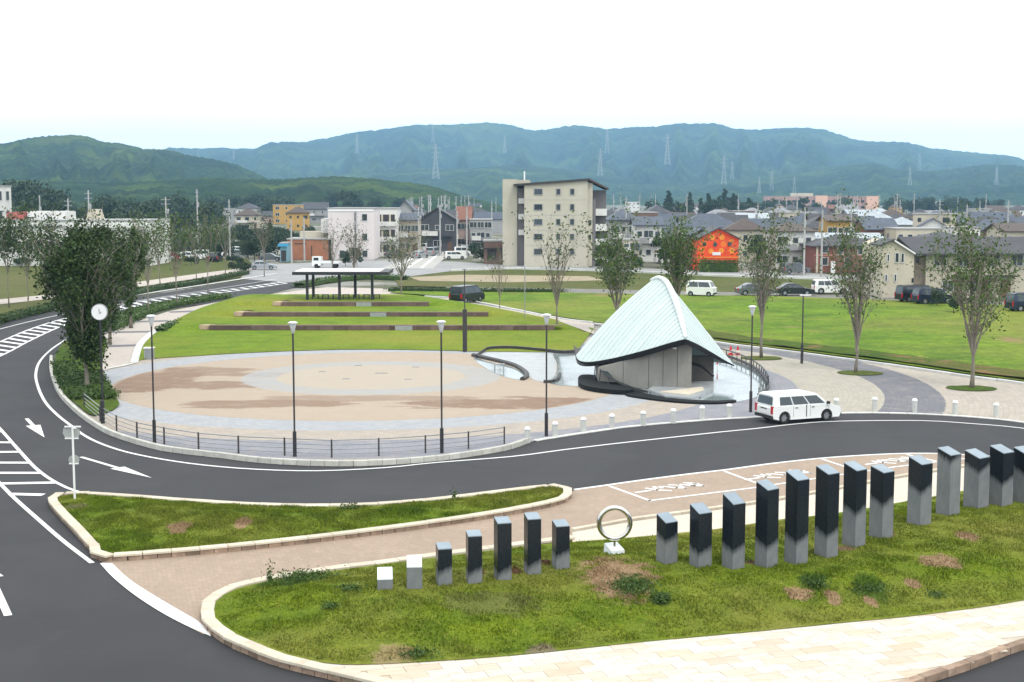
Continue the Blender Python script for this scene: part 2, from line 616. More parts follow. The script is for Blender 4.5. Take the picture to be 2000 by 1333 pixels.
# near lawn colours
SOIL = (0.36, 0.235, 0.14)
def spot(px, py, wpx, hpx, c=SOIL, am=0.92):
    a = G(px, py, 0.4); b = G(px + wpx / 2, py, 0.4); f = G(px, py - hpx / 2, 0.4)
    return (a.x, a.y, abs(b.x - a.x), abs(f.y - a.y), c, am)
m_lawn1 = grass_mat('rough_lawn', (0.215, 0.285, 0.014), (0.10, 0.165, 0.010), (0.33, 0.30, 0.07), SOIL, 0.70, 1.0,
    spots=[spot(1205, 1140, 150, 80), spot(1235, 1150, 80, 30, (0.035, 0.075, 0.008)), spot(1290, 1175, 40, 18, (0.03, 0.06, 0.008)),
           spot(1835, 1107, 90, 24), spot(1560, 1161, 55, 18), spot(1628, 1165, 34, 18), spot(1783, 1142, 32, 14), spot(1890, 1062, 40, 22),
           spot(770, 1265, 90, 36, (0.33, 0.26, 0.12)), spot(1000, 1128, 40, 14, (0.14, 0.07, 0.04)), spot(935, 1133, 30, 12, (0.14, 0.07, 0.04)),
           spot(1065, 1113, 26, 14, (0.14, 0.07, 0.04)), spot(1060, 1255, 60, 26, (0.22, 0.18, 0.11)), spot(960, 1190, 200, 40, (0.16, 0.15, 0.06), 0.5),
           spot(1590, 1143, 60, 24, (0.035, 0.08, 0.01), 0.8), spot(1700, 1150, 70, 40, (0.045, 0.10, 0.01), 0.7), spot(1700, 1168, 30, 14),
           spot(560, 1128, 120, 20, (0.04, 0.09, 0.01), 0.8), spot(1480, 1112, 60, 12, (0.16, 0.1, 0.06)), spot(1640, 1085, 60, 12, (0.2, 0.13, 0.08)), spot(1730, 1055, 40, 10, (0.2, 0.12, 0.07))])
m_lawn2 = grass_mat('island_lawn', (0.19, 0.27, 0.013), (0.08, 0.145, 0.010), (0.28, 0.27, 0.05), SOIL, 0.72, 1.0,
    spots=[spot(350, 1029, 50, 18), spot(475, 1020, 34, 16), spot(150, 979, 50, 10, (0.22, 0.2, 0.1), 0.7)])
m_lawn3 = grass_mat('terrace_lawn', (0.20, 0.30, 0.016), (0.10, 0.18, 0.010), (0.28, 0.27, 0.04), None, scale=0.5)
m_field = grass_mat('field_grass', (0.185, 0.30, 0.014), (0.055, 0.125, 0.010), (0.30, 0.27, 0.06), (0.25, 0.17, 0.08), 0.585, 0.22)
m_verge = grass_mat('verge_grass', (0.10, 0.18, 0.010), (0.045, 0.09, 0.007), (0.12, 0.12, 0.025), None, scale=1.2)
m_farfield = grass_mat('far_field', (0.115, 0.135, 0.030), (0.065, 0.085, 0.018), (0.15, 0.13, 0.05), (0.22, 0.19, 0.13), 0.64, 0.16)
m_town = grass_mat('town_ground', (0.13, 0.14, 0.075), (0.07, 0.09, 0.04), (0.22, 0.21, 0.17), (0.30, 0.29, 0.27), 0.5, 0.2)

# the ground itself, out past the hills
mb = MB(); nR = [0.0, 60, 200, 600, 1500, 4000, 7100]
vs = [(0, 0, -0.06)]; fs = []
seg = 48
for r_ in nR[1:]:
    for k in range(seg):
        a = 2 * math.pi * k / seg
        vs.append((r_ * math.cos(a), r_ * math.sin(a), -0.06))
for k in range(seg):
    fs.append((0, 1 + k, 1 + (k + 1) % seg))
for i in range(len(nR) - 2):
    for k in range(seg):
        a = 1 + i * seg + k; b = 1 + i * seg + (k + 1) % seg
        fs.append((a, a + seg, b + seg, b))
mb.add(vs, fs)
g_ = mb.build('ground', m_town, None, fix=False); g_['kind'] = 'structure'

# asphalt of the station road, one sheet; everything else is laid on it
plaza_edge_px = [(100, 700), (100, 725), (107, 750), (120, 775), (150, 806), (185, 832), (225, 853), (300, 876), (350, 885), (430, 894), (500, 903), (600, 909), (700, 910), (800, 905), (880, 897), (960, 885), (1000, 876), (1045, 862), (1150, 845), (1250, 832), (1400, 820), (1480, 816), (1640, 808), (1750, 808), (1850, 812), (1930, 818), (2000, 826), (2150, 850), (2400, 905)]
far_edge_px = [(-500, 700), (-200, 664), (0, 628), (60, 617), (115, 607), (200, 592), (300, 575), (400, 560), (470, 549), (540, 538), (600, 530)]
inner_px = [(640, 545), (560, 566), (505, 578), (437, 590), (330, 603), (250, 621), (205, 633), (150, 650), (125, 668), (108, 690)]
out = GP(far_edge_px) + GP([(700, 524), (700, 540)]) + GP(inner_px) + smooth(GP(plaza_edge_px), 2.0)
out += [Vector((120, 40, 0)), Vector((120, -15, 0)), Vector((-90, -15, 0)), Vector((-90, 60, 0))]
sheet('asphalt_road', out, m_asph, -0.012)

# plaza paving: pushed out to the field kerb on the right and under the lawn at the back
plaza_out = [p for p in smooth(GP(plaza_edge_px), 2.0)]
back_px = [(2400, 800), (2100, 768), (2000, 752), (1900, 740), (1750, 717), (1600, 697), (1500, 685), (1420, 676), (1300, 655), (1150, 640), (1125, 676), (925, 676), (600, 676), (440, 683), (262, 700), (205, 722), (200, 745), (212, 770), (225, 792), (175, 800), (140, 780), (115, 745), (110, 710)]
sheet('plaza_paving', plaza_out + GP(back_px), m_plaza, 0.02)

m_kerb = M('kerb_concrete', (0.50, 0.49, 0.44), 0.85, var=0.14, scale=3, bump=0.3, rv=0.10, spec=0.3)
m_kerbw = M('pale_flush_kerb', (0.60, 0.60, 0.57), 0.8, var=0.12, scale=3, bump=0.2, rv=0.08)
kp = smooth(GP(plaza_edge_px), 0.6)
cut = min(range(len(kp)), key=lambda i: (kp[i] - G(1045, 862)).length)
kerb('raised_plaza_kerb', kp[:cut], 0.20, 0.24, 0.62, m_kerb)
kerb('flush_plaza_kerb', kp[cut:], 0.26, 0.05, 0.9, m_kerbw)

# white lines
def line(name, px, w=0.15, z=0.004, sm=True):
    P = GP(px)
    return strip(name, smooth(P, 0.8) if sm else P, w, m_paint, z)
line('edge_line', [(128, 664), (100, 683), (78, 706), (70, 730), (74, 755), (88, 785), (110, 809), (135, 829), (165, 851), (200, 868), (250, 884), (320, 898), (400, 909), (500, 917), (620, 920), (750, 914), (850, 904), (1000, 892), (1100, 879), (1200, 867), (1300, 856), (1400, 845), (1480, 837), (1560, 828), (1640, 823), (1800, 822), (1900, 828), (2000, 837), (2200, 865)], 0.17)
line('border_line', [(1122, 957), (1180, 949), (1250, 939), (1350, 926), (1420, 918), (1500, 907), (1600, 896), (1700, 889), (1780, 886), (1850, 887), (1930, 891), (2000, 897), (2200, 915)], 0.20, 0.010)

# hatched areas on the left
m1 = [(-60, 775), (0, 838), (30, 872), (70, 915), (110, 943), (150, 960), (180, 965)]
m2 = [(-90, 855), (0, 945), (30, 975), (75, 1015), (125, 1058), (180, 1100)]
line('hatch_border_line', m1, 0.17); line('hatch_border_line', m2, 0.17)
A1 = smooth(GP(m1), 0.3); A2 = smooth(GP(m2), 0.3)
def cross_at(path, py):
    best = min(path, key=lambda p: abs(p.y - G(0, py).y))
    return best
for i, py in enumerate((843, 864, 884, 904, 924, 944, 965)):
    a = cross_at(A1, py); b = cross_at(A2, py + 1) if py > 925 else G(-60, py)
    if py == 965: a = G(85, 967)
    strip('hatch_stripe', [b, a], 0.42, m_paint, 0.005)
# long hatched median running up the road
u = smooth(GP([(-120, 718), (0, 668), (60, 643), (120, 624), (200, 605), (300, 585), (400, 571), (480, 561), (545, 551)]), 0.5)
d_ = smooth(GP([(-120, 745), (0, 696), (60, 665), (125, 636), (200, 614), (300, 592), (400, 577), (480, 566), (560, 554)]), 0.5)
strip('median_line', u, 0.2, m_paint, 0.004); strip('median_line', d_, 0.2, m_paint, 0.004)
k = 0
for p, t in along(u, 2.4, 0.5):
    q = min(d_, key=lambda s: (s - (p + Vector((1.5, -2.6, 0)))).length)
    strip('median_hatch_stripe', [p, q], 0.55, m_paint, 0.006)
line('far_edge_line', [(-100, 668), (0, 643), (60, 628), (115, 616), (200, 601), (300, 583), (400, 568), (470, 557), (540, 545)], 0.17)

# arrows
def arrow(p0, p1, w=0.16, head=1.3, hw=0.42, turn=0.0):
    a, b = G(*p0), G(*p1)
    t = (b - a).normalized(); n = Vector((-t.y, t.x, 0))
    mb = MB()
    c = b - t * head
    pts = [a + n * w / 2, c + n * w / 2, c + n * hw, b, c - n * hw, c - n * w / 2, a - n * w / 2]
    mb.add([(p.x, p.y, 0.006) for p in pts], [(0, 1, 5, 6), (2, 3, 4)])
    o = mb.build('lane_arrow', m_paint, None, fix=False)
    if o.data.polygons[0].normal.z < 0: o.data.flip_normals()
    o['kind'] = 'structure'
arrow((158, 893), (297, 934), 0.2, 3.0, 0.33)
arrow((52, 818), (87, 855), 0.2, 4.0, 0.36)
arrow((16, 1203), (-30, 1100), 0.22, 1.9, 0.36)

# tan brick area between the road and the lawns
brick_px = [(1122, 957), (1180, 949), (1250, 939), (1350, 926), (1420, 918), (1500, 907), (1600, 896), (1700, 889), (1780, 886), (1850, 887), (1930, 891), (2000, 897), (2200, 915),
            (2300, 900), (2300, 940), (2000, 960), (1800, 1000), (1500, 1035), (1250, 1060), (1118, 1070), (900, 1090), (700, 1112), (520, 1142), (430, 1175), (410, 1220), (398, 1240), (350, 1215), (300, 1186), (250, 1150), (215, 1118), (198, 1098), (350, 1078), (600, 1050), (900, 1010), (1100, 978)]
sheet('brick_forecourt', GP(brick_px), m_brick_road, 0.002)
arc_o = smooth(GP([(195, 1101), (220, 1128), (260, 1161), (310, 1194), (360, 1221), (412, 1244)]), 0.4)
arc_i = smooth(GP([(219, 1101), (250, 1130), (290, 1157), (340, 1187), (385, 1213), (408, 1232)]), 0.4)
sheet('wide_white_band', arc_o + arc_i[::-1], m_paint, 0.012)
line('bay_line', [(1190, 950), (1235, 966), (1273, 980)], 0.15, 0.009, False)
line('bay_line', [(1265, 979), (1475, 953), (1600, 934), (1745, 913), (1850, 900), (2000, 884)], 0.15, 0.009, False)
line('bay_line', [(1415, 921), (1480, 945)], 0.15, 0.009, False)
line('bay_line', [(1605, 897), (1668, 918)], 0.15, 0.009, False)
line('bay_line', [(1770, 888), (1835, 903)], 0.15, 0.009, False)
# painted katakana, read by a driver heading right (up = direction of travel)
GLY = {'ta': [[(0.45, 1.0), (0.1, 0.45)], [(0.38, 0.85), (0.9, 0.85), (0.7, 0.4), (0.25, 0.0)], [(0.3, 0.55), (0.72, 0.35)]],
       'ku': [[(0.4, 1.0), (0.1, 0.5)], [(0.35, 0.8), (0.85, 0.8), (0.65, 0.35), (0.2, 0.0)]],
       'shi': [[(0.15, 0.95), (0.4, 0.8)], [(0.08, 0.62), (0.33, 0.47)], [(0.12, 0.02), (0.55, 0.25), (0.9, 0.8)]],
       'dash': [[(0.5, 1.0), (0.5, 0.0)]]}
def word(p_near, p_far, z=0.010):
    a, b = G(*p_near), G(*p_far)
    u_ = (b - a); Lw = u_.length; u_.normalize()
    n_ = Vector((u_.y, -u_.x, 0))
    gl = ['dash', 'shi', 'ku', 'ta']
    cell = Lw / 4
    root = thing('painted_word', None, None); root['kind'] = 'structure'
    for i, g in enumerate(gl):
        mb = MB()
        for st in GLY[g]:
            P = [a + u_ * (cell * (i + 0.05 + 0.85 * y)) + n_ * ((x - 0.5) * 1.15) for x, y in st]
            for p, q in zip(P, P[1:]):
                t = (q - p).normalized(); s = Vector((-t.y, t.x, 0)) * 0.085
                pp = p - t * 0.04; qq = q + t * 0.04
                mb.add([(v.x, v.y, z) for v in (pp + s, qq + s, qq - s, pp - s)], [(3, 2, 1, 0)])
        o = mb.build('letter', m_paint, root, fix=False)
word((1240, 963), (1368, 945)); word((1455, 938), (1575, 920)); word((1690, 908), (1790, 895), 0.010)

# ---- lawns with limestone kerbs
LS = (0.58, 0.52, 0.41)
m_lime = M('limestone', LS, 0.8, var=0.10, scale=2.2, bump=0.3, rv=0.10, spec=0.3, dirt=(0.48, 0.38, 0.28))
m_brown_stone = M('brown_kerb_face', (0.30, 0.21, 0.15), 0.9, var=0.35, scale=3, bump=0.5, rv=0.25, dirt=(0.42, 0.34, 0.26))

isl_px = [(112, 975), (135, 967), (180, 968), (260, 973), (350, 980), (500, 989), (640, 991), (750, 987), (850, 979), (950, 967), (1040, 956), (1085, 953), (1100, 960), (1092, 972), (1040, 986), (900, 1010), (700, 1037), (500, 1060), (350, 1074), (212, 1083), (195, 1068), (160, 1030), (130, 1000)]
isl = smooth(GP(isl_px, 0.15), 0.5, True)
islA = np.array([(p.x, p.y) for p in isl])
def hump(A, H, fall):
    def f(x, y):
        d = float(dist_np(np.array([[x, y]]), A)[0])
        return H * sstep(0, fall, d) + 0.03 * noise.noise(Vector((x * 0.9, y * 0.9, 3)))*min(1, d)
    return f
isl_h = hump(islA, 0.22, 2.2)
sheet('island_grass', isl, m_lawn2, 0.16, 0.6, isl_h)
def kerb_ring(name, outline, w, h, length, closed=True):
    P = list(outline) + ([outline[0]] if closed else [])
    c = sum((p for p in outline), Vector()) / len(outline)
    area = sum(a.x * b.y - b.x * a.y for a, b in zip(P, P[1:]))
    s = -1 if area > 0 else 1
    pth = offset_path(P, s * w / 2) if closed else P
    top = kerb(name, pth, w, 0.07, length, m_lime, z0=h - 0.07, stone='kerb_stone')
    face = offset_path(P, s * (w - 0.06)) if closed else P
    kerb(name.replace('kerb', 'kerb_base'), offset_path(P, s * (w / 2 + 0.0)), w - 0.06, h - 0.07, length * 0.5, m_brown_stone, 0.0, gap=0.02, stone='base_stone')
kerb_ring('island_kerb', [Vector((p.x, p.y, 0)) for p in isl], 0.34, 0.22, 0.9)

lawn_top = [(422, 1190), (432, 1172), (455, 1158), (490, 1145), (560, 1131), (650, 1117), (750, 1104), (850, 1091), (950, 1078), (1050, 1066), (1118, 1060), (1250, 1050), (1400, 1035), (1520, 1017), (1640, 1003), (1800, 976), (1900, 957), (2000, 937), (2200, 900)]
lawn_bot = [(2200, 1122), (2000, 1168), (1800, 1197), (1650, 1212), (1500, 1227), (1250, 1250), (1000, 1276), (800, 1290), (700, 1294), (650, 1292), (600, 1284), (540, 1268), (480, 1243), (440, 1218), (424, 1202)]
lt = smooth(GP(lawn_top, 0.2), 0.5); lb = smooth(GP(lawn_bot, 0.2), 0.5)
lawn = lt + lb
lawnA = np.array([(p.x, p.y) for p in lawn])
def lawn_h(x, y):
    d = float(dist_np(np.array([[x, y]]), lawnA)[0])
    return 0.42 * sstep(0, 3.5, d) + 0.05 * noise.noise(Vector((x * 0.6, y * 0.6, 1))) * min(1, d)
_ar = sum(a.x * b.y - b.x * a.y for a, b in zip(lawn, lawn[1:]))
sheet('memorial_lawn', offset_path(lawn, -0.14 if _ar > 0 else 0.14), m_lawn1, 0.19, 0.5, lawn_h)
LZ = 0.19
def onlawn(px, py):
    z = 0.5
    for _ in range(8):
        p = G(px, py, z); z = LZ + lawn_h(p.x, p.y)
    return Vector((p.x, p.y, z))

# kerb round the left tip of the lawn
tip = smooth(GP([(1118, 1049), (1050, 1058), (950, 1071), (850, 1084), (750, 1098), (650, 1110), (560, 1124), (490, 1137), (445, 1151), (415, 1170), (405, 1192), (413, 1215), (445, 1240), (480, 1257), (540, 1281), (600, 1297), (660, 1311), (740, 1330), (800, 1346)], 0.2), 0.4)
tip = [Vector((p.x, p.y, 0)) for p in tip]
kerb('lawn_kerb', tip, 0.36, 0.08, 0.8, m_lime, z0=0.16)
kerb('lawn_kerb_base', tip, 0.30, 0.16, 0.4, m_brown_stone, gap=0.02, stone='base_stone')
# pale promenade behind the standing stones
prom = [(1118, 1040), (1180, 1029), (1250, 1017), (1400, 997), (1520, 979), (1640, 957), (1750, 936), (1880, 915), (2000, 900), (2200, 875)]
m_prom = brick_mat('pale_limestone_paving', (0.54, 0.49, 0.41), (0.60, 0.54, 0.45), (0.42, 0.38, 0.32), 0.6, 0.3, 0.35, (0.54, 0.46, 0.38))
sheet('promenade', smooth(GP(prom, 0.15), 1.0) + smooth(GP(lawn_top[10:], 0.15), 1.0)[::-1] , m_prom, 0.15)
pe = smooth(GP(prom, 0.0), 0.8)
kerb('promenade_kerb', [Vector((p.x, p.y - 0.1, 0)) for p in pe], 0.2, 0.17, 0.8, m_lime)

# pavement bottom right, laid slab by slab
pav_far = [(610, 1280), (650, 1288), (700, 1290), (800, 1286), (1000, 1272), (1250, 1246), (1500, 1223), (1650, 1208), (1800, 1193), (2000, 1164), (2200, 1118)]
pav_near = [(2200, 1190), (2000, 1249), (1940, 1270), (1880, 1292), (1810, 1315), (1745, 1338), (1650, 1372), (1450, 1430), (1100, 1450), (900, 1385), (800, 1350), (740, 1334), (690, 1317), (630, 1300)]
pavo = smooth(GP(pav_far, 0.18), 1) + smooth(GP(pav_near, 0.18), 1)
pav = sheet('stone_pavement', pavo, M('slab_bed', (0.50, 0.44, 0.36), 0.9, var=0.2, scale=3), 0.154)
pavA = np.array([(p.x, p.y) for p in pavo])
def slab_mat():
    t = NT('travertine_slab'); t.set(0.7, 0, 0.35)
    p = t.objc(); oi = t.n('ObjectInfo')
    sc_ = t.n('VectorMath', operation='SCALE'); t.l(oi.outputs['Random'], sc_.inputs[0]); sc_.inputs['Scale'].default_value = 41.0
    ad = t.n('VectorMath', operation='ADD'); t.l(p, ad.inputs[0]); t.l(sc_.outputs[0], ad.inputs[1])
    cr = t.n('ValToRGB'); e = cr.color_ramp.elements
    e[0].position = 0; e[0].color = (0.60, 0.56, 0.49, 1); e[1].position = 1; e[1].color = (0.56, 0.49, 0.42, 1)
    for pos_, c_ in ((0.3, (0.63, 0.59, 0.54)), (0.55, (0.57, 0.49, 0.37)), (0.8, (0.66, 0.64, 0.59)), (0.92, (0.52, 0.43, 0.31))):
        x = e.new(pos_); x.color = (*c_, 1)
    t.l(oi.outputs['Random'], cr.inputs[0])
    c = t.mix(t.rng(t.noise(ad.outputs[0], 3, 6, 0.75, (0.6, 4, 1)), 0.45, 0.66, 0, 0.7), cr.outputs[0], (0.42, 0.32, 0.22))
    c = t.mix(t.rng(t.noise(t.pos(), 0.5, 6, 0.75), 0.5, 0.75, 0, 0.4), c, (0.55, 0.48, 0.42))
    t.col(c); t.bump(t.noise(ad.outputs[0], 18, 4, 0.7), 0.3, 0.01)
    return t.m
m_slab = slab_mat()
sl = MB().box((0, 0, 0.012), (0.888, 0.442, 0.024)).mesh('paving_slab', m_slab)
rdir = (G(2000, 1174) - G(1000, 1282)); ang = math.atan2(rdir.y, rdir.x)
ca, sa = math.cos(ang), math.sin(ang)
cand = []
o0 = G(1300, 1290, 0.18)
for j in range(-14, 15):
    for i in range(-30, 30):
        uu = (i + (0.5 if j % 2 else 0)) * 0.9; vv = j * 0.45
        cand.append((o0.x + uu * ca - vv * sa, o0.y + uu * sa + vv * ca))
cand = np.array(cand)
ok = inside_np(cand, pavA) & (dist_np(cand, pavA) > 0.10)
vis = [(x, y) for x, y in cand[ok] if abs(x / y) < 0.40 and y > 31.0]
vis.sort(key=lambda q: -q[1])
for x, y in vis[-299:]:
    inst('paving_slab', sl, pav, (x, y, 0.148 + rnd.uniform(0, 0.006)), ang + rnd.uniform(-0.004, 0.004))
ke = smooth(GP([(2200, 1193), (2000, 1252), (1940, 1273), (1880, 1295), (1810, 1318), (1745, 1341), (1650, 1375)], 0.18), 0.5)
kerb('pavement_kerb', [Vector((p.x, p.y, 0)) for p in ke], 0.24, 0.2, 0.9, m_brown_stone, gap=0.02)

# ---- verges, hedges, paths around the plaza
verge_px = [(125, 672), (112, 690), (107, 712), (112, 745), (128, 772), (155, 798), (185, 815), (232, 796), (222, 775), (206, 752), (196, 725), (205, 690), (205, 660), (160, 655)]
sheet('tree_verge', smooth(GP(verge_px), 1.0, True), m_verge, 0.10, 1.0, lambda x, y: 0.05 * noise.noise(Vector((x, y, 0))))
walk_px = [(140, 700), (205, 655), (240, 640), (275, 627), (330, 609), (437, 589), (520, 577), (600, 566), (640, 562), (760, 565), (830, 590), (760, 592), (620, 587), (575, 578), (480, 593), (400, 613), (335, 635), (300, 655), (275, 674), (262, 708), (205, 725), (150, 740)]
sheet('walkway', GP(walk_px), m_walk, 0.045)
for a, b in (((206, 678), (270, 676)), ((206, 651), (300, 649)), ((262, 630), (330, 628)), ((330, 611), (385, 609))):
    strip('grey_band', [G(*a), G(*b)], 1.5 if a[1] > 640 else 1.8, m_greyband, 0.05)
wl = smooth(GP([(205, 722), (235, 717), (264, 710)]), 0.5)
strip('white_border', wl, 0.35, m_kerbw, 0.06)
kerb('lawn_edge_kerb', smooth(GP([(262, 710), (272, 678), (288, 660), (308, 645), (335, 632), (400, 611), (480, 592), (560, 576)]), 0.6), 0.55, 0.12, 1.0, m_kerbw)

# back lawn with the terraces: one draped sheet
def terr(x, y):
    base = ramp(x, y)
    xl1, xr1 = -26.3, 4.4; q_ = 0.62
    s = 0.0
    for (w, xl, xr, h) in ((W1, -26.2, 4.3, 0.45), (W2, -25.0, -2.3, 0.85), (W3, -22.6, -8.1, 1.25)):
        pass
    inside = sstep(-29.5, -26.5, x) * (1 - sstep(4.2, 6.2, x + (y - W1) * 0.72))
    stp = 0.45 * (y > W1 + q_) + 0.40 * (y > W2 + q_) + 0.40 * (y > W3 + q_)
    if y > 146: stp *= (1 - sstep(146, 158, y))
    return base * (1 - inside) + stp * inside
blawn_px = [(262, 708), (275, 676), (300, 655), (335, 637), (400, 615), (480, 596), (560, 580), (640, 583), (760, 586), (850, 590)]
bl = GP(blawn_px) + GP([(905, 597), (1000, 615), (1100, 632), (1160, 645), (1125, 690)])
front = GP([(1125, 690), (930, 688), (900, 687), (735, 684), (600, 686), (440, 693), (285, 703)])
o = sheet('terrace_grass', smooth(GP(blawn_px), 2) + GP([(905, 597), (1000, 615), (1100, 632), (1160, 645), (1125, 690)]) + smooth(front, 2)[1:], m_lawn3, 0.06, 0.8, terr)
# right-hand field and its path
path_px = [(833, 592), (905, 597), (1000, 617), (1095, 636), (1160, 655), (1160, 634), (1095, 626), (1000, 607), (940, 596), (880, 585), (760, 580), (760, 590)]
sheet('hill_path', GP(path_px), m_walk, 0.075, 1.5, ramp)
kerb('path_kerb', smooth(GP([(830, 581), (880, 584), (940, 594), (1000, 606), (1095, 625), (1160, 633)]), 1), 0.3, 0.2, 1.2, m_kerbw, 0.0)
field_px = [(760, 574), (880, 582), (940, 592), (1000, 604), (1095, 623), (1160, 632), (1300, 652), (1420, 672), (1500, 682), (1600, 694), (1750, 714), (1900, 736), (2000, 749), (2300, 800), (2300, 600), (2050, 603), (1900, 596), (1700, 587), (1500, 581), (1300, 578), (1100, 574), (900, 570), (800, 566)]
sheet('right_field', GP(field_px), m_field, 0.05, 6.0, lambda x, y: 0.10 + 0.10 * noise.noise(Vector((x * 0.1, y * 0.1, 0))))
kerb('field_kerb', smooth(GP([(1160, 634), (1300, 654), (1420, 674), (1500, 684), (1600, 697), (1750, 717), (1900, 739), (2000, 752), (2200, 785)]), 1), 0.3, 0.16, 1.2, m_kerbw)
bank = smooth(GP([(1180, 631), (1300, 650), (1420, 670), (1500, 680), (1600, 692), (1750, 712), (1900, 734), (2000, 747), (2200, 780)]), 1.5)
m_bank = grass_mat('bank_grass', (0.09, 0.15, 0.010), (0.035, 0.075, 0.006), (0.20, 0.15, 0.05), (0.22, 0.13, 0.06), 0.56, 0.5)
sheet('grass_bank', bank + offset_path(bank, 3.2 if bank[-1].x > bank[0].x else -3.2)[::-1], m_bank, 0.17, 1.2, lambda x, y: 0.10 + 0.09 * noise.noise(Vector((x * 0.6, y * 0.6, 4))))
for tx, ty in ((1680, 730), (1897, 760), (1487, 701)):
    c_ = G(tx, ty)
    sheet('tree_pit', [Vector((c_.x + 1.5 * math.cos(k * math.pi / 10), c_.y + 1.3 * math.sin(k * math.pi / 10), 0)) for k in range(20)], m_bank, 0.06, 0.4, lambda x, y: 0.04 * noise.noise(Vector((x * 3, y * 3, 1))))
far_px = [(770, 545), (880, 531), (1000, 527), (1200, 532), (1400, 541), (1700, 549), (1720, 575), (1500, 574), (1300, 569), (1100, 565), (900, 562), (780, 560)]
sheet('far_field', GP(far_px), m_farfield, 0.06)
sheet('parking_strip', GP([(870, 562), (1100, 565), (1300, 569), (1500, 574), (1720, 577), (1900, 590), (2100, 597), (2100, 606), (1900, 598), (1700, 589), (1500, 583), (1300, 580), (1100, 576), (880, 573)]), M('gravel_parking', (0.20, 0.19, 0.17), 0.95, var=0.3, scale=0.6, bump=0.3, dirt=(0.13, 0.14, 0.05)), 0.075)
sheet('dirt_patch', GP([(800, 543), (900, 538), (1150, 541), (1180, 549), (1000, 553), (820, 550)]), M('bare_earth', (0.33, 0.27, 0.18), 0.95, var=0.2, scale=0.5), 0.08)
# town road along the field, junction and street leading away
sheet('town_road', GP([(480, 520), (700, 508), (900, 512), (1000, 518), (1200, 522), (1400, 531), (1700, 539), (2000, 546), (2000, 552), (1700, 547), (1400, 540), (1200, 531), (1000, 526), (880, 530), (770, 544), (560, 552), (470, 545)]), M('pale_road', (0.30, 0.30, 0.30), 0.9, var=0.12, scale=0.2), 0.0)
sheet('street', GP([(745, 525), (838, 488), (880, 467), (905, 450), (915, 450), (905, 468), (880, 495), (845, 525)]), m_conc, 0.012)
for s_ in (0.25, 0.5, 0.78):
    a = G(745 + 100 * s_, 524); b = G(895 + 10 * s_, 458)
    strip('street_line', [a, b], 0.5, m_paint, 0.03)
kerb('town_kerb', smooth(GP([(880, 531), (1000, 527), (1200, 532), (1400, 541), (1560, 546), (1720, 551)]), 2), 0.6, 0.35, 2.0, m_kerbw)
# left side beyond the road
sheet('left_field', GP([(-500, 690), (-200, 655), (0, 620), (60, 609), (115, 600), (200, 585), (300, 568), (400, 553), (470, 542), (500, 520), (480, 505), (300, 500), (100, 497), (-100, 500), (-500, 530)]), m_farfield, 0.02)
sheet('left_pavement', GP([(-100, 610), (0, 596), (115, 583), (260, 563), (400, 543), (480, 531), (500, 526), (495, 522), (400, 534), (260, 553), (115, 575), (0, 586), (-100, 598)]), m_walk, 0.06)
strip('far_pavement_kerb', smooth(GP([(-200, 662), (0, 625), (60, 614), (115, 604), (200, 589), (300, 572), (400, 557), (470, 546), (540, 535)]), 1.5), 0.7, m_kerbw, 0.05)

# ---- water
m_water = NT('pool_water'); m_water.set(0.08, 0, 0.42)
_p = m_water.pos()
m_water.col(m_water.mix(m_water.rng(m_water.noise(_p, 0.5, 4), 0.35, 0.65), (0.16, 0.20, 0.20), (0.30, 0.34, 0.34)))
m_water.bump(m_water.noise(_p, 3.0, 4, 0.6, (1, 1.5, 1)), 0.06, 0.03)
m_water = m_water.m
pool_px = [(1082, 691), (1130, 690), (1250, 688), (1345, 690), (1400, 698), (1440, 710), (1475, 727), (1496, 748), (1497, 764), (1480, 776), (1440, 786), (1390, 786), (1300, 779), (1200, 765), (1150, 757), (1095, 754), (1068, 747), (1085, 735), (1088, 712)]
pool = sheet('pool_water', smooth(GP(pool_px), 0.8, True), m_water, 0.035)
ch_px = [(926, 698), (950, 707), (985, 714), (1012, 724), (1026, 736), (1014, 743), (985, 737), (955, 724), (932, 709)]
sheet('basin_water', smooth(GP(ch_px), 0.5, True), m_water, 0.035)
m_wet = M('wet_pale_stone', (0.36, 0.38, 0.39), 0.35, var=0.2, scale=1.2, bump=0.1, spec=0.6)
sheet('stream_bed', smooth(GP([(938, 692), (960, 686), (1005, 684), (1060, 689), (1084, 692), (1087, 712), (1083, 735), (1066, 747), (1040, 742), (1028, 731), (1008, 719), (980, 710), (948, 702)]), 0.8, True), m_wet, 0.030)

# ---- hills
def hill_mat(name, c1, c2, c3, s=1.0):
    t = NT(name); t.set(1.0, 0, 0.05)
    p = t.pos()
    st = (1, 1, 1.5)
    a = t.noise(p, 0.004 * s, 6, 0.65, st); b = t.noise(p, 0.022 * s, 6, 0.75, st)
    c = t.mix(t.rng(b, 0.35, 0.65), c1, c2)  # strong dark-light contrast paints the relief shading that diffuse light leaves out
    c = t.mix(t.rng(a, 0.48, 0.66, 0, 0.8), c, c3)
    c = t.mix(t.rng(t.noise(p, 0.07 * s, 4, 0.7), 0.4, 0.7, 0, 0.6), c, tuple(x * 0.35 for x in c1))
    c = t.mix(t.rng(t.noise(p, 0.0022 * s, 5, 0.6, (1, 0.6, 2.2), 1.5), 0.50, 0.62, 0, 0.55), c, tuple(x * 0.5 for x in c1))  # broad dark streaks: valley shade put into the forest colour
    t.col(c); t.bump(t.noise(p, 0.03 * s, 6, 0.75), 1.0, 40 / s)
    return t.m
hm1 = hill_mat('far_forest', (0.026, 0.062, 0.026), (0.085, 0.165, 0.050), (0.17, 0.26, 0.055))
hm2 = hill_mat('near_forest', (0.020, 0.052, 0.018), (0.075, 0.15, 0.030), (0.20, 0.28, 0.04), 2.2)
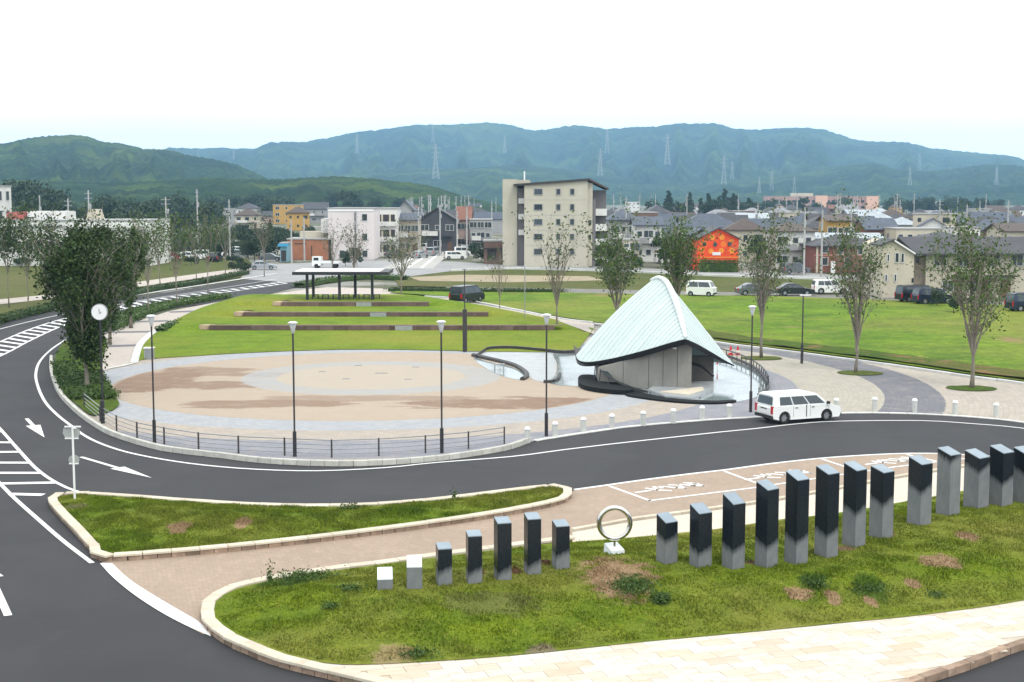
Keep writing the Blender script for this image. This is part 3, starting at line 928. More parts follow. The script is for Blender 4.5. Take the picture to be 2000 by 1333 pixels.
def hill(name, ridge, D0, D1, m, spur=0.35, seed=0, base=0.0, cols=260, rows=34, rough=1.0):
    xs = np.array([r[0] for r in ridge]); ys = np.array([r[1] for r in ridge])
    vs = []; fs = []
    for j in range(rows):
        v = j / (rows - 1) * 1.35
        for i in range(cols):
            px = xs[0] + (xs[-1] - xs[0]) * i / (cols - 1)
            # smooth interpolation of the ridge
            py = float(np.interp(px, xs, ys))
            py = 0.5 * py + 0.25 * float(np.interp(px - 8, xs, ys)) + 0.25 * float(np.interp(px + 8, xs, ys))
            H = zrow(py, D1)
            Y = D0 + (D1 - D0) * v
            X = (px - 1000) / FPX / math.cos(PITCH) * Y * 1.0
            if v <= 1:
                pr = v ** 1.15
                n1 = noise.noise(Vector((px * 0.010 + seed, v * 0.9, seed * 1.7)))
                n2 = noise.noise(Vector((px * 0.028 + seed, v * 2.1, seed * 0.7 + 5)))
                w = math.sin(math.pi * min(1, v)) ** 0.8
                n3 = 1 - 2 * abs(noise.noise(Vector((px * 0.021 + seed * 3, v * 0.8, seed))))
                n4 = 1 - 2 * abs(noise.noise(Vector((px * 0.055 + v * 3 + seed, v * 2.6, seed + 8))))
                z = base + (H - base) * (pr + spur * w * (0.55 * n1 + 0.3 * n2 + 0.42 * (n3 - 0.5) + 0.22 * (n4 - 0.5)))
            else:
                z = base + (H - base) * (1 - (v - 1) * 1.8)
            z += rough * (0.006 * D1 ** 0.9) * 0.35 * noise.noise(Vector((px * 0.15, v * 30, seed))) * (1 if v < 1.01 else 0.2)
            vs.append((X, Y, max(z, -5)))
    for j in range(rows - 1):
        for i in range(cols - 1):
            a = j * cols + i
            fs.append((a, a + 1, a + 1 + cols, a + cols))
    mb = MB(); mb.add(vs, fs)
    o = mb.build(name, m, None, smooth_=True, fix=False); o['kind'] = 'structure'
    return o
hill('mountain_range', [(-900, 330), (-500, 300), (-200, 310), (0, 300), (200, 300), (345, 292), (380, 289), (440, 288), (500, 291), (540, 280), (600, 277), (650, 268), (700, 257), (760, 251), (830, 242), (880, 242), (920, 240), (965, 239), (1000, 243), (1030, 254), (1060, 253), (1100, 247), (1130, 244), (1175, 252), (1230, 248), (1270, 248), (1300, 242), (1350, 240), (1400, 242), (1440, 254), (1480, 252), (1550, 248), (1600, 252), (1640, 266), (1680, 277), (1760, 277), (1800, 288), (1880, 297), (1950, 303), (1975, 307), (2000, 318), (2200, 340), (2500, 330), (2900, 345)], 2600, 5200, hm1, 0.34, 1, cols=900, rows=80)
hill('right_foothill', [(1230, 400), (1320, 372), (1400, 355), (1500, 345), (1570, 335), (1640, 322), (1700, 318), (1740, 330), (1800, 334), (1850, 330), (1900, 322), (1960, 322), (2020, 330), (2200, 325), (2500, 340), (2900, 350)], 1900, 3100, hm1, 0.34, 4, cols=520, rows=60)
hill('centre_foothill', [(400, 397), (520, 372), (600, 352), (700, 336), (800, 328), (900, 330), (1000, 322), (1100, 330), (1200, 345), (1300, 352), (1400, 372), (1480, 400)], 2000, 3300, hm1, 0.34, 9, cols=400, rows=56)
hill('left_hill', [(-900, 330), (-500, 300), (-200, 290), (-60, 286), (0, 283), (30, 281), (60, 271), (100, 266), (155, 263), (185, 266), (210, 277), (250, 280), (290, 291), (340, 293), (380, 304), (430, 312), (470, 322), (520, 345), (580, 378), (640, 402)], 1200, 2100, hm2, 0.36, 12, cols=560, rows=70)
hill('wooded_ridge', [(-900, 380), (-300, 365), (0, 352), (100, 352), (220, 358), (330, 352), (420, 346), (480, 350), (560, 350), (650, 344), (700, 346), (760, 352), (820, 358), (860, 368), (900, 382), (960, 396), (1010, 412)], 760, 1250, hm2, 0.30, 20, cols=600, rows=50)

# haze: one box of thin air round everything
mz = bpy.data.materials.new('haze'); mz.use_nodes = True
mz.node_tree.nodes.clear()
vo = mz.node_tree.nodes.new('ShaderNodeVolumePrincipled'); mo = mz.node_tree.nodes.new('ShaderNodeOutputMaterial')
vo.inputs['Color'].default_value = (0.37, 0.66, 1.0, 1)
vo.inputs['Density'].default_value = 0.00014
vo.inputs['Anisotropy'].default_value = 0.0
mz.node_tree.links.new(vo.outputs[0], mo.inputs['Volume'])
hz = MB().box((0, 0, 172), (14400, 14400, 346)).build('haze', mz)
hz['kind'] = 'stuff'; hz['label'] = 'thin pale blue haze over the valley and hills'; hz['category'] = 'haze'
hz.visible_shadow = True
# ================================================================ SHELL BUILDING AND POOL
m_glass = M('dark_glass', (0.03, 0.045, 0.06), 0.08, var=0.3, scale=0.8, spec=0.8)
m_black = M('black_painted_steel', (0.022, 0.022, 0.025), 0.45, var=0.3, scale=3, spec=0.5)
m_dark = M('dark_bronze_steel', (0.045, 0.04, 0.038), 0.5, var=0.3, scale=3)
m_white = M('white_paint', (0.78, 0.78, 0.76), 0.5, var=0.06, scale=2)
m_grey = M('grey_metal', (0.34, 0.35, 0.36), 0.45, 0.3, var=0.12, scale=4)
m_shell = M('pale_green_roof_metal', (0.50, 0.595, 0.585), 0.34, 0.2, var=0.08, scale=0.9, rv=0.07, spec=0.6, bump=0.05)
m_shellw = M('white_ridge_metal', (0.72, 0.78, 0.77), 0.3, 0.1, var=0.05, scale=2, spec=0.6)
m_fair = M('fair_faced_concrete', (0.27, 0.26, 0.235), 0.85, var=0.16, scale=0.9, bump=0.3, stretch=(1, 1, 0.4), dirt=(0.20, 0.19, 0.17))
m_hull = M('dark_green_steel_hull', (0.016, 0.028, 0.028), 0.5, 0.0, var=0.4, scale=1.2, spec=0.4)

bp = G(1280, 762)
pav_ = thing('shell_roof_pavilion', 'pavilion with pale green pointed metal shell roof over a concrete wall, standing in the pool', 'pavilion')
ridge_px = [(1272, 549, 88.2), (1286, 544, 87.5), (1300, 551, 86.5), (1312, 572, 85.4), (1322, 597, 84.1), (1331, 628, 82.6), (1339, 661, 81.0)]
ridge = smooth([atY(*p) for p in ridge_px], 0.12)
eaveL_px = [(1125, 694, 87.0), (1130, 704, 86.4), (1150, 707, 85.6), (1185, 702, 84.6), (1225, 693, 83.6), (1270, 681, 82.4), (1310, 669, 81.5), (1338, 662, 81.0)]
eaveR_px = [(1434, 713, 86.5), (1420, 706, 85.6), (1400, 694, 84.4), (1380, 682, 83.3), (1360, 671, 82.1), (1340, 662, 81.0)]
def resamp(path, n):
    L_ = [0]
    for a, b in zip(path, path[1:]): L_.append(L_[-1] + (b - a).length)
    out = []
    for i in range(n):
        s = L_[-1] * i / (n - 1)
        j = max(0, min(len(path) - 2, int(np.searchsorted(L_, s)) - 1))
        t = (s - L_[j]) / max(1e-9, L_[j + 1] - L_[j])
        out.append(path[j].lerp(path[j + 1], t))
    return out
def shell(eave, n, name, bulge):
    r_ = resamp(ridge, n + 1); e_ = resamp(smooth([atY(*p) for p in eave], 0.12), n + 1)
    for i in range(n):
        mb = MB()
        a0, b0 = r_[i], e_[i]; a1, b1 = r_[i + 1], e_[i + 1]
        m = 8; V = []
        up = Vector((0, -0.25, 1)).normalized()
        for k in range(m + 1):
            t = k / m
            for (a, b) in ((a0, b0), (a1, b1)):
                q = a.lerp(b, t) - up * (bulge * math.sin(math.pi * t) * (a - b).length)
                V.append(q)
        g_ = 0.004
        F_ = [(2 * k, 2 * k + 1, 2 * k + 3, 2 * k + 2) for k in range(m)]
        lo = [v - up * 0.07 for v in V]
        nV = len(V)
        Fb = [tuple(reversed([x + nV for x in f])) for f in F_]
        side = []
        for k in range(m):
            side.append((2 * k, 2 * k + 2, 2 * k + 2 + nV, 2 * k + nV)); side.append((2 * k + 1, 2 * k + 1 + nV, 2 * k + 3 + nV, 2 * k + 3))
        side.append((0, nV, nV + 1, 1)); side.append((2 * m, 2 * m + 1, 2 * m + 1 + nV, 2 * m + nV))
        mb.add(V + lo, F_ + Fb + side)
        o = mb.build('roof_panel', m_shell, pav_, smooth_=False)
        # standing seam along the panel edge
        if i:
            sm_ = MB().tube([V[2 * k] + up * 0.025 for k in range(m + 1)], 0.022, 4)
            sm_.build('roof_seam', m_shellw, pav_)
    return r_, e_
rL, eL = shell(eaveL_px, 20, 'l', -0.045)
rR, eR = shell(eaveR_px, 13, 'r', -0.035)
MB().tube([p + Vector((0, 0, 0.05)) for p in ridge], [0.10 + 0.10 * math.sin(math.pi * i / (len(ridge) - 1)) for i in range(len(ridge))], 8).build('ridge_cap', m_shellw, pav_, True)
# back of the shell
Bk = Vector((bp.x + 0.6, 94.0, 1.0)); ap = ridge[0]
mb = MB()
Lt, Rt = eL[0], eR[0]
def fan(a, b, c, n=6):
    V = []; F_ = []
    for i in range(n + 1):
        for j in range(n + 1 - i):
            V.append(a * (1 - (i + j) / n) + b * (i / n) + c * (j / n))
    idx = {}; k = 0
    for i in range(n + 1):
        for j in range(n + 1 - i):
            idx[(i, j)] = k; k += 1
    for i in range(n):
        for j in range(n - i):
            F_.append((idx[(i, j)], idx[(i + 1, j)], idx[(i, j + 1)]))
            if i + j < n - 1: F_.append((idx[(i + 1, j)], idx[(i + 1, j + 1)], idx[(i, j + 1)]))
    mb.add(V, F_)
fan(ap, Lt, Bk); fan(ap, Bk, Rt)
mb.build('back_roof', m_shell, pav_)
def fascia(e, flip):
    V = []; n = len(e)
    for i, p in enumerate(e):
        t = i / (n - 1); hh = 0.07 + 0.27 * min(1, t * 1.6)
        V += [p + Vector((0, -0.03, -0.02)), p + Vector((0, -0.01, -0.02 - hh)), p + Vector((0, 0.22, -0.02 - hh)), p + Vector((0, 0.22, -0.05))]
    mb = MB().add(V, [(4 * i + k, 4 * i + (k + 1) % 4, 4 * i + 4 + (k + 1) % 4, 4 * i + 4 + k) for i in range(n - 1) for k in range(4)])
    mb.build('eave_beam', M('matt_black', (0.012, 0.012, 0.014), 0.8, var=0.2, scale=2, spec=0.2), pav_)
fascia(eL, False); fascia(eR, True)
# ceiling under the shell: dark soffit from eave back to the rear
def soff(e):
    mb = MB(); V = []
    for p in e: V += [p - Vector((0, 0, 0.30)), Vector((p.x, min(p.y + 4.5, 92), p.z + 0.35))]
    mb.add(V, [(2 * i, 2 * i + 1, 2 * i + 3, 2 * i + 2) for i in range(len(e) - 1)])
    mb.build('soffit', m_dark, pav_)
soff(eL)
# concrete wall: a big faceted block under the front eave
yF = 82.8
xa, xb, xc = atY(1172, 700, yF).x, atY(1268, 700, yF).x, atY(1351, 700, yF - 0.6).x
def ze(x):  # underside of the eave above x
    best = min(eL, key=lambda p: abs(p.x - x))
    return best.z - 0.35
def slabwall(x0, x1, y0, y1, nm, depth=3.2):
    V = [Vector((x0, y0, 0.05)), Vector((x1, y1, 0.05)), Vector((x1, y1, ze(x1))), Vector((x0, y0, ze(x0)))]
    MB().solid(V, (0.0, depth, 0)).build(nm, m_fair, pav_)
n_ = 5
xs_ = [xa + (xb - xa) * i / 2 for i in range(3)] + [xb + (xc - xb) * i / 3 for i in range(1, 4)]
for i in range(len(xs_) - 1):
    x0, x1 = xs_[i] + 0.012, xs_[i + 1] - 0.012
    f = lambda x: (84.6 - 1.6 * (x - xa) / (xb - xa)) if x < xb else 83.0 - 0.9 * (x - xb) / (xc - xb)
    slabwall(x0, x1, f(x0), f(x1), 'concrete_panel', 2.6)
MB().lathe([(0.02, 0), (0.16, 0.02), (0.16, 0.12), (0.02, 0.14)], 12, (atY(1317, 684, 82.3).x, 82.2, 2.55)).build('wall_lamp', m_white, pav_, True)
# right return wall and dark bay behind it
MB().box((atY(1372, 740, 85).x, 86.2, 0.85), (1.7, 0.25, 1.7)).build('inner_wall', M('brown_grey_wall', (0.17, 0.155, 0.135), 0.85, var=0.2, scale=1), pav_)
MB().tube([atY(1351, 690 + 20, 84.4), atY(1370, 716, 84.0), atY(1385, 727, 83.5), atY(1393, 735, 83.2)], 0.09, 6).build('handrail', m_black, pav_)
# floor slab, cream step
MB().prism([(G(1265, 768).x, G(1265, 768).y), (G(1300, 781).x, G(1300, 781).y), (G(1352, 786).x, G(1352, 786).y), (G(1392, 768).x, G(1392, 768).y), (G(1395, 752).x, G(1395, 752).y), (G(1290, 752).x, G(1290, 752).y)], 0.03, 0.22).build('floor_slab', m_wet, pav_)
MB().prism([(G(1290, 774).x, G(1290, 774).y), (G(1345, 780).x, G(1345, 780).y), (G(1375, 770).x, G(1375, 770).y), (G(1372, 764).x, G(1372, 764).y)], 0.03, 0.27).build('step', m_lime, pav_)
# dark hull sweeping from the left eave down to the pool rim
up_px = [(1163, 708, 85.6), (1172, 722, 84.6), (1190, 738, 83.6), (1220, 753, 82.6), (1260, 765, 81.6), (1300, 775, 80.6), (1345, 781, 79.7), (1390, 785, 79.1), (1432, 786, 78.9)]
lo_px = [(1180, 716, 84.9), (1193, 734, 83.8), (1212, 751, 82.7), (1238, 764, 81.8), (1272, 776, 80.8), (1308, 784, 80.0), (1350, 790, 79.2), (1392, 793, 78.7), (1436, 791, 78.6)]
uu = smooth([atY(*p) for p in up_px], 0.4); ll = smooth([atY(*p) for p in lo_px], 0.4)
n_ = min(len(uu), len(ll)); uu = resamp(uu, 30); ll = resamp(ll, 30)
mb = MB(); V = []
for a, b in zip(uu, ll): V += [a, b, b + Vector((0.1, 0.5, -0.1)), a + Vector((0.1, 0.5, 0))]
F_ = []
for i in range(29):
    for k in range(4): F_.append((4 * i + k, 4 * i + (k + 1) % 4, 4 * i + 4 + (k + 1) % 4, 4 * i + 4 + k))
mb.add(V, F_); mb.build('hull_edge', m_hull, pav_)
MB().tube(uu, 0.05, 6).build('hull_rail', m_black, pav_)
# low black slab on the left, between hull and plaza
m_rim_ = M('black_basin_rim', (0.008, 0.010, 0.011), 0.75, var=0.3, scale=2, spec=0.2)
cas = smooth(GP([(1129, 748), (1138, 741), (1165, 742), (1195, 750), (1222, 760), (1238, 771), (1205, 772), (1160, 767), (1135, 760)]), 0.4, True)
MB().prism([(p.x, p.y) for p in cas], 0.02, 0.30).build('pool_rim', m_rim_, pav_)
cas = smooth(GP([(1225, 762), (1262, 773), (1300, 780), (1345, 785), (1400, 787), (1432, 785), (1436, 788), (1400, 791), (1345, 790), (1295, 786), (1250, 780), (1222, 774)]), 0.4, True)
MB().prism([(p.x, p.y) for p in cas], 0.02, 0.13).build('pool_rim', m_rim_, pav_)
for i in range(9):
    p = uu[i * 3]
    MB().tube([p, Vector((p.x - 0.1, p.y - 0.3, 0.1))], 0.035, 5).build('strut', m_dark, pav_)

# low dark walls round the pool and the channel
pw = thing('pool_wall', 'low dark curved wall and glass rail around the right side of the pool', 'wall')
rim = smooth(GP([(1352, 689), (1400, 696), (1440, 708), (1475, 725), (1497, 747), (1499, 764), (1482, 777)]), 0.4)
MB().tube([p + Vector((0, 0, 0.20)) for p in rim], 0.10, 6).build('coping', m_dark, pw)
MB().tube([p + Vector((0, 0, 0.62)) for p in rim[:int(len(rim) * 0.8)]], 0.045, 6).build('handrail', m_black, pw)
for p, t in along(rim, 1.1):
    MB().tube([p, p + Vector((0, 0, 0.62))], 0.03, 5).build('rail_post', m_black, pw)
cw = thing('channel_wall', 'low dark wall along the grass behind the stream, left of the pavilion', 'wall')
r2 = smooth(GP([(930, 700), (944, 690), (958, 684), (1000, 683), (1060, 688), (1100, 692), (1128, 690)]), 0.4)
V = []; mb = MB()
for p in r2: V += [p, p + Vector((0, 0, 0.26)), p + Vector((0, 0.3, 0.26)), p + Vector((0, 0.3, 0))]
mb.add(V, [(4 * i + k, 4 * i + (k + 1) % 4, 4 * i + 4 + (k + 1) % 4, 4 * i + 4 + k) for i in range(len(r2) - 1) for k in range(4)])
mb.build('wall_face', m_dark, cw)
bw_ = thing('basin_edge', 'dark curved stone edge around the small pale basin', 'wall')
r3 = smooth(GP([(924, 697), (950, 703), (985, 711), (1010, 719), (1026, 730), (1029, 738), (1020, 744)]), 0.4)
MB().tube([p + Vector((0, 0, 0.1)) for p in r3], 0.17, 6).build('edge_stone', m_dark, bw_)
r4 = smooth(GP([(1062, 749), (1078, 748), (1090, 742), (1093, 733)]), 0.3)
bw2 = thing('basin_edge', 'short dark curved edge beside the lamp post at the mouth of the stream', 'wall')
MB().tube([p + Vector((0, 0, 0.08)) for p in r4], 0.13, 6).build('edge_stone', m_dark, bw2)
sp_ = thing('stone_bench', 'small dark grey bench in the pale basin left of the pool', 'bench', G(975, 724))
MB().box((0, 0, 0.42), (0.75, 0.3, 0.08)).build('seat', m_grey, sp_)
for sx in (-0.3, 0.3): MB().box((sx, 0, 0.19), (0.08, 0.28, 0.38)).build('leg', m_grey, sp_)
# drains in the inner disc
for i, (a, b, w) in enumerate([(745, 730, 0.9), (630, 727, 0.5), (700, 715, 0.5), (812, 718, 0.5), (797, 742, 0.5), (676, 741, 0.5)]):
    lab = 'largest dark drain slot at the centre of the sand-coloured disc' if i == 0 else 'small dark drain slot in the sand-coloured disc'
    d_ = thing('drain', lab, 'drain', G(a, b), 0, 'drain slots in the paved disc' )
    MB().box((0, 0, 0.03), (w * 0.9, 0.25, 0.02)).build('grate', M('drain_iron', (0.2, 0.19, 0.18), 0.7), d_)
    MB().box((0, 0, 0.026), (w * 0.9 + 0.12, 0.37, 0.016)).build('frame', m_grey, d_)

# terrace walls of brown stone blocks
m_tw = M('terrace_stone', (0.135, 0.09, 0.075), 0.85, var=0.25, scale=1.5, bump=0.3, rv=0.25, spec=0.3)
m_twe = M('pale_end_stone', (0.50, 0.36, 0.26), 0.85, var=0.15, scale=2)
def twall(y0, xl, xr, z0, h, label):
    w = thing('retaining_wall', label, 'retaining wall', (0, 0, 0), 0, 'low terrace walls behind the plaza')
    ln = 1.2; n = int((xr - xl) / ln)
    me = MB().box((0, 0, (h + 0.1) / 2), (ln - 0.02, 0.6, h + 0.1)).mesh('wall_block', m_tw)
    for i in range(n):
        inst('wall_block', me, w, (xl + ln * (i + 0.5), y0, z0 - 0.1))
    cp_ = MB().box(((xl + xr) / 2 , y0 + 0.02, z0 + h + 0.025), (xr - xl, 0.58, 0.05)); cp_.build('coping', M('terrace_coping', (0.20, 0.14, 0.11), 0.85, var=0.25, scale=1.0), w)
    MB().box((xl - 0.1, y0 + 0.9, z0 + h * 0.5 + 0.05), (0.9, 2.2, h * 0.9), R(-28)).build('end_stone', m_twe, w)
    MB().box((xl + (xr - xl) * 0.55, y0 - 0.33, z0 + h / 2), (1.5, 0.12, h)).build('step_panel', m_grey, w)
twall(W1, -26.3, 4.4, 0.03, 0.42, 'longest and nearest of the three low brown terrace walls')
twall(W2, -25.0, -2.2, 0.48, 0.40, 'middle one of the three low brown terrace walls')
twall(W3, -22.6, -8.0, 0.88, 0.40, 'shortest and farthest brown terrace wall, in front of the open shelter')

# shelter with a flat roof
sh = thing('open_shelter', 'open shelter with long flat white-topped dark roof on black posts', 'shelter')
zs = 1.30
z_t = 4.15
a_ = atY(571, 534, 138.0); b_ = atY(759, 534, 138.0)
MB().box(((a_.x + b_.x) / 2, 140.6, z_t - 0.15), (b_.x - a_.x, 5.6, 0.3)).build('roof_edge', m_black, sh)
MB().box(((a_.x + b_.x) / 2 - 0.35, 140.8, z_t + 0.03), (b_.x - a_.x - 1.1, 5.3, 0.06)).build('roof_top', m_white, sh)
for px, Y in ((600, 138.6), (663, 138.6), (727, 138.6), (694, 142.6), (612, 142.6)):
    p = atY(px, 560, Y)
    MB().box((p.x, Y, (zs + z_t - 0.3) / 2), (0.26, 0.26, z_t - 0.3 - zs)).build('post', m_black, sh)
for i in range(7):
    p = atY(616 + i * 20, 585, 140.5)
    bc = thing('bench', 'low dark bench under the shelter roof', 'bench', (p.x, 140.5, zs), 0, 'benches under the shelter')
    MB().box((0, 0, 0.4), (0.7, 0.4, 0.07)).build('seat', m_dark, bc)
    for s_ in (-0.28, 0.28): MB().box((s_, 0, 0.18), (0.07, 0.36, 0.36)).build('leg', m_dark, bc)

# ================================================================ STANDING STONES AND RING
def stone_mat():
    t = NT('granite_column'); t.set(0.2, 0, 0.22)
    p = t.objc()
    sx = t.n('SeparateXYZ'); t.l(p, sx.inputs[0])
    at = t.n('Attribute', attribute_type='OBJECT', attribute_name='polish_line')
    vee = t.math('MAXIMUM', t.math('ABSOLUTE', t.math('SUBTRACT', sx.outputs[0], 0.0)), t.math('ABSOLUTE', sx.outputs[1]))
    # polish reaches lower at the front arris and higher at the far arrises
    d = t.math('ADD', sx.outputs[0], sx.outputs[1])
    lim = t.math('ADD', at.outputs['Fac'], t.math('MULTIPLY', t.math('ADD', d, 0.0), 0.40))
    nn = t.noise(p, 9, 4, 0.7, (1, 1, 0.16))
    lim = t.math('ADD', lim, t.rng(nn, 0.3, 0.7, -0.06, 0.06))
    k = t.rng(t.math('SUBTRACT', sx.outputs[2], lim), -0.13, 0.10)
    rough_c = t.mix(t.rng(t.noise(p, 3, 5, 0.7, (1, 1, 0.5)), 0.35, 0.65), (0.155, 0.165, 0.17), (0.21, 0.215, 0.22))
    pol_c = t.mix(t.rng(t.noise(p, 14, 5, 0.7), 0.4, 0.7), (0.010, 0.013, 0.017), (0.022, 0.028, 0.034))
    t.col(t.mix(k, rough_c, pol_c))
    r = t.rng(k, 0, 1, 0.75, 0.22); t.l(r, t.b.inputs['Roughness'])
    t.bump(t.noise(p, 60, 3, 0.7), 0.15, 0.004)
    return t.m
m_col = stone_mat()
m_cap = M('honed_cap', (0.27, 0.33, 0.38), 0.35, 0.3, var=0.1, scale=3, rv=0.06)
m_capw = M('pale_cap', (0.72, 0.76, 0.78), 0.5, 0.0, var=0.05, scale=3)
# left x, front corner x, right x, base y (front corner), top front y, top back-left y, y where the polish ends
cols = [(735, 735, 766, 1153, 1132, 1120, None), (793, 793, 824, 1151, 1108, 1096, None), (850, 855, 883, 1145, 1073, 1060, 1122),
        (909, 914, 942, 1141, 1048, 1036, 1124), (964, 972, 1000, 1134, 1023, 1010, 1124), (1023, 1031, 1058, 1123, 1015, 1002, 1110),
        (1078, 1087, 1114, 1114, 1029, 1016, 1090),
        (1283, 1302, 1326, 1103, 1022, 1004, 1060), (1348, 1367, 1393, 1111, 1004, 985, 1085), (1412, 1434, 1458, 1113, 986, 965, 1080),
        (1477, 1501, 1523, 1111, 958, 941, 1072), (1535, 1559, 1582, 1104, 939, 921, 1062), (1594, 1619, 1641, 1091, 927, 911, 1050),
        (1649, 1675, 1695, 1070, 920, 905, 1005), (1702, 1728, 1749, 1054, 924, 911, 988), (1777, 1803, 1824, 1028, 908, 893, 964),
        (1834, 1860, 1880, 1008, 890, 876, 904), (1888, 1917, 1937, 994, 896, 881, 924), (1937, 1964, 1984, 990, 886, 872, 947), (1984, 2010, 2030, 984, 889, 875, 930)]
heights = ['shortest', 'second shortest']
labs = ['shortest grey stone block, leftmost of the row, with white top', 'short grey stone block with white top, second from the left end of the row',
        'black stone pillar with grey foot, third from the left end', 'black stone pillar with narrow grey foot, fourth from the left end',
        'tall black stone pillar, third to the left of the steel ring', 'tall black stone pillar, second to the left of the steel ring',
        'black stone pillar with grey foot, nearest on the left of the steel ring',
        'short dark pillar with wide grey foot, nearest on the right of the steel ring', 'dark pillar with grey foot, second to the right of the steel ring',
        'dark pillar with grey foot, third to the right of the steel ring', 'tall dark pillar, fourth to the right of the steel ring', 'tallest dark pillar in the middle of the right-hand row, fifth from the steel ring',
        'tall dark pillar with grey foot, sixth to the right of the steel ring', 'pillar half black half grey, seventh to the right of the steel ring',
        'pillar half black half grey, eighth from the ring and left of the gap', 'pillar right of the gap, upper half black and lower half grey',
        'mostly grey pillar with only a thin black top', 'half black half grey pillar just right of the mostly grey one', 'tall half black pillar, second from the right picture edge', 'half black pillar cut by the right picture edge']
for (xl, xc_, xr, yb, yt, ytb, yp), lab in zip(cols, labs):
    xb_ = xc_ - (xc_ - 1000) * 0.0075
    base = onlawn(xb_, yb)
    dist = (base - Vector((0, 0, base.z))).length
    scl = FPX / (base.y)
    Lw, Rw = (xc_ - xl), (xr - xc_)
    phi = math.atan2(Lw, Rw)
    s = math.hypot(Lw, Rw) / scl
    bear = math.atan2(base.x, base.y)
    rz = -phi + 0.0          # front face direction runs right and away
    rz = phi - bear
    H = zrow(yt, base.y) - base.z
    Hb = zrow(ytb, base.y + s * math.cos(phi)) - base.z
    rise = max(0.08, Hb - H) if Lw else 0.24 * s / 0.45
    col_ = thing('standing_stone', lab, 'stone pillar', (base.x, base.y, base.z), rz, 'row of standing stone pillars on the lawn')
    # local: corner at origin; +x along the right face, +y along the left face (back)
    d = s
    V = [(0, 0, -0.3), (s, 0, -0.3), (s, d, -0.3), (0, d, -0.3), (0, 0, H - 0.02), (s, 0, H - 0.02), (s, d, H + rise - 0.02), (0, d, H + rise - 0.02)]
    mb = MB(); mb.add(V, [(3, 2, 1, 0), (4, 5, 6, 7), (0, 1, 5, 4), (1, 2, 6, 5), (2, 3, 7, 6), (3, 0, 4, 7)])
    o = mb.build('shaft', m_col, col_)
    zp = (zrow(yp, base.y) - base.z) if yp else 99.0
    o['polish_line'] = float(zp)
    b = bmesh.new(); b.from_mesh(o.data); bmesh.ops.bevel(b, geom=list(b.edges), offset=0.008, segments=1, affect='EDGES'); b.to_mesh(o.data); b.free()
    mb = MB(); e = 0.006
    V = [(e, e, H - 0.02), (s - e, e, H - 0.02), (s - e, d - e, H + rise - 0.02), (e, d - e, H + rise - 0.02)]
    mb.solid(V, (0, 0, 0.022)).build('cap', m_capw if yp is None else m_cap, col_)
# soil at the feet of the stones comes with the lawn material; the steel ring
rg = onlawn(1200, 1080)
ring = thing('ring_sculpture', 'polished steel ring standing on a short post and a white plinth', 'sculpture', rg, 0)
scr = FPX / rg.y
rad = 31 / scr
zc = zrow(1022, rg.y) - rg.z
mb = MB(); V = []; n_, m_ = 56, 12
for i in range(n_):
    a = 2 * math.pi * i / n_
    for k in range(m_):
        b = 2 * math.pi * k / m_
        rr = rad + 0.078 * math.cos(b)
        V.append((rr * math.cos(a), 0.10 * math.sin(b), zc + rr * math.sin(a)))
mb.add(V, [(i * m_ + k, i * m_ + (k + 1) % m_, ((i + 1) % n_) * m_ + (k + 1) % m_, ((i + 1) % n_) * m_ + k) for i in range(n_) for k in range(m_)])
m_steel = M('polished_steel', (0.62, 0.60, 0.55), 0.16, 1.0, var=0.08, scale=5)
o = mb.build('ring', m_steel, ring, True)
MB().tube([(0, 0, 0.1), (0, 0, zc - rad)], 0.035, 8).build('post', m_steel, ring)
MB().box((0, 0, zc - rad + 0.02), (0.30, 0.12, 0.04)).build('clamp', m_dark, ring)
pl = MB(); pl.add([(-0.24, -0.28, -0.1), (0.24, -0.28, -0.1), (0.24, 0.3, -0.1), (-0.24, 0.3, -0.1), (-0.22, -0.26, 0.14), (0.22, -0.26, 0.14), (0.22, 0.28, 0.26), (-0.22, 0.28, 0.26)], [(3, 2, 1, 0), (4, 5, 6, 7), (0, 1, 5, 4), (1, 2, 6, 5), (2, 3, 7, 6), (3, 0, 4, 7)])
o = pl.build('plinth', m_capw, ring); o.rotation_euler.z = R(20)

# ================================================================ RAILING, BOLLARDS, LAMPS, SIGNS
rail = thing('railing', 'grey railing with slim posts and three rails along the plaza kerb', 'railing')
posts_px = [(165, 800), (196, 826), (228, 846), (268, 860), (321, 871), (388, 882), (466, 889), (556, 893), (648, 897), (740, 894), (831, 888), (915, 880), (985, 870)]
m_rail = M('railing_steel', (0.33, 0.34, 0.35), 0.4, 0.5, var=0.1, scale=4)
PP = [G(a, b - 2, 0.0) for a, b in posts_px]
for p in PP:
    MB().box((p.x, p.y, 0.42), (0.07, 0.07, 0.84)).build('post', m_dark, rail)
for z_ in (0.80, 0.58, 0.38, 0.18):
    for a, b in zip(PP, PP[1:]):
        MB().tube([a + Vector((0, 0, z_)), b + Vector((0, 0, z_))], 0.019 if z_ < 0.7 else 0.026, 6).build('rail', m_rail, rail)

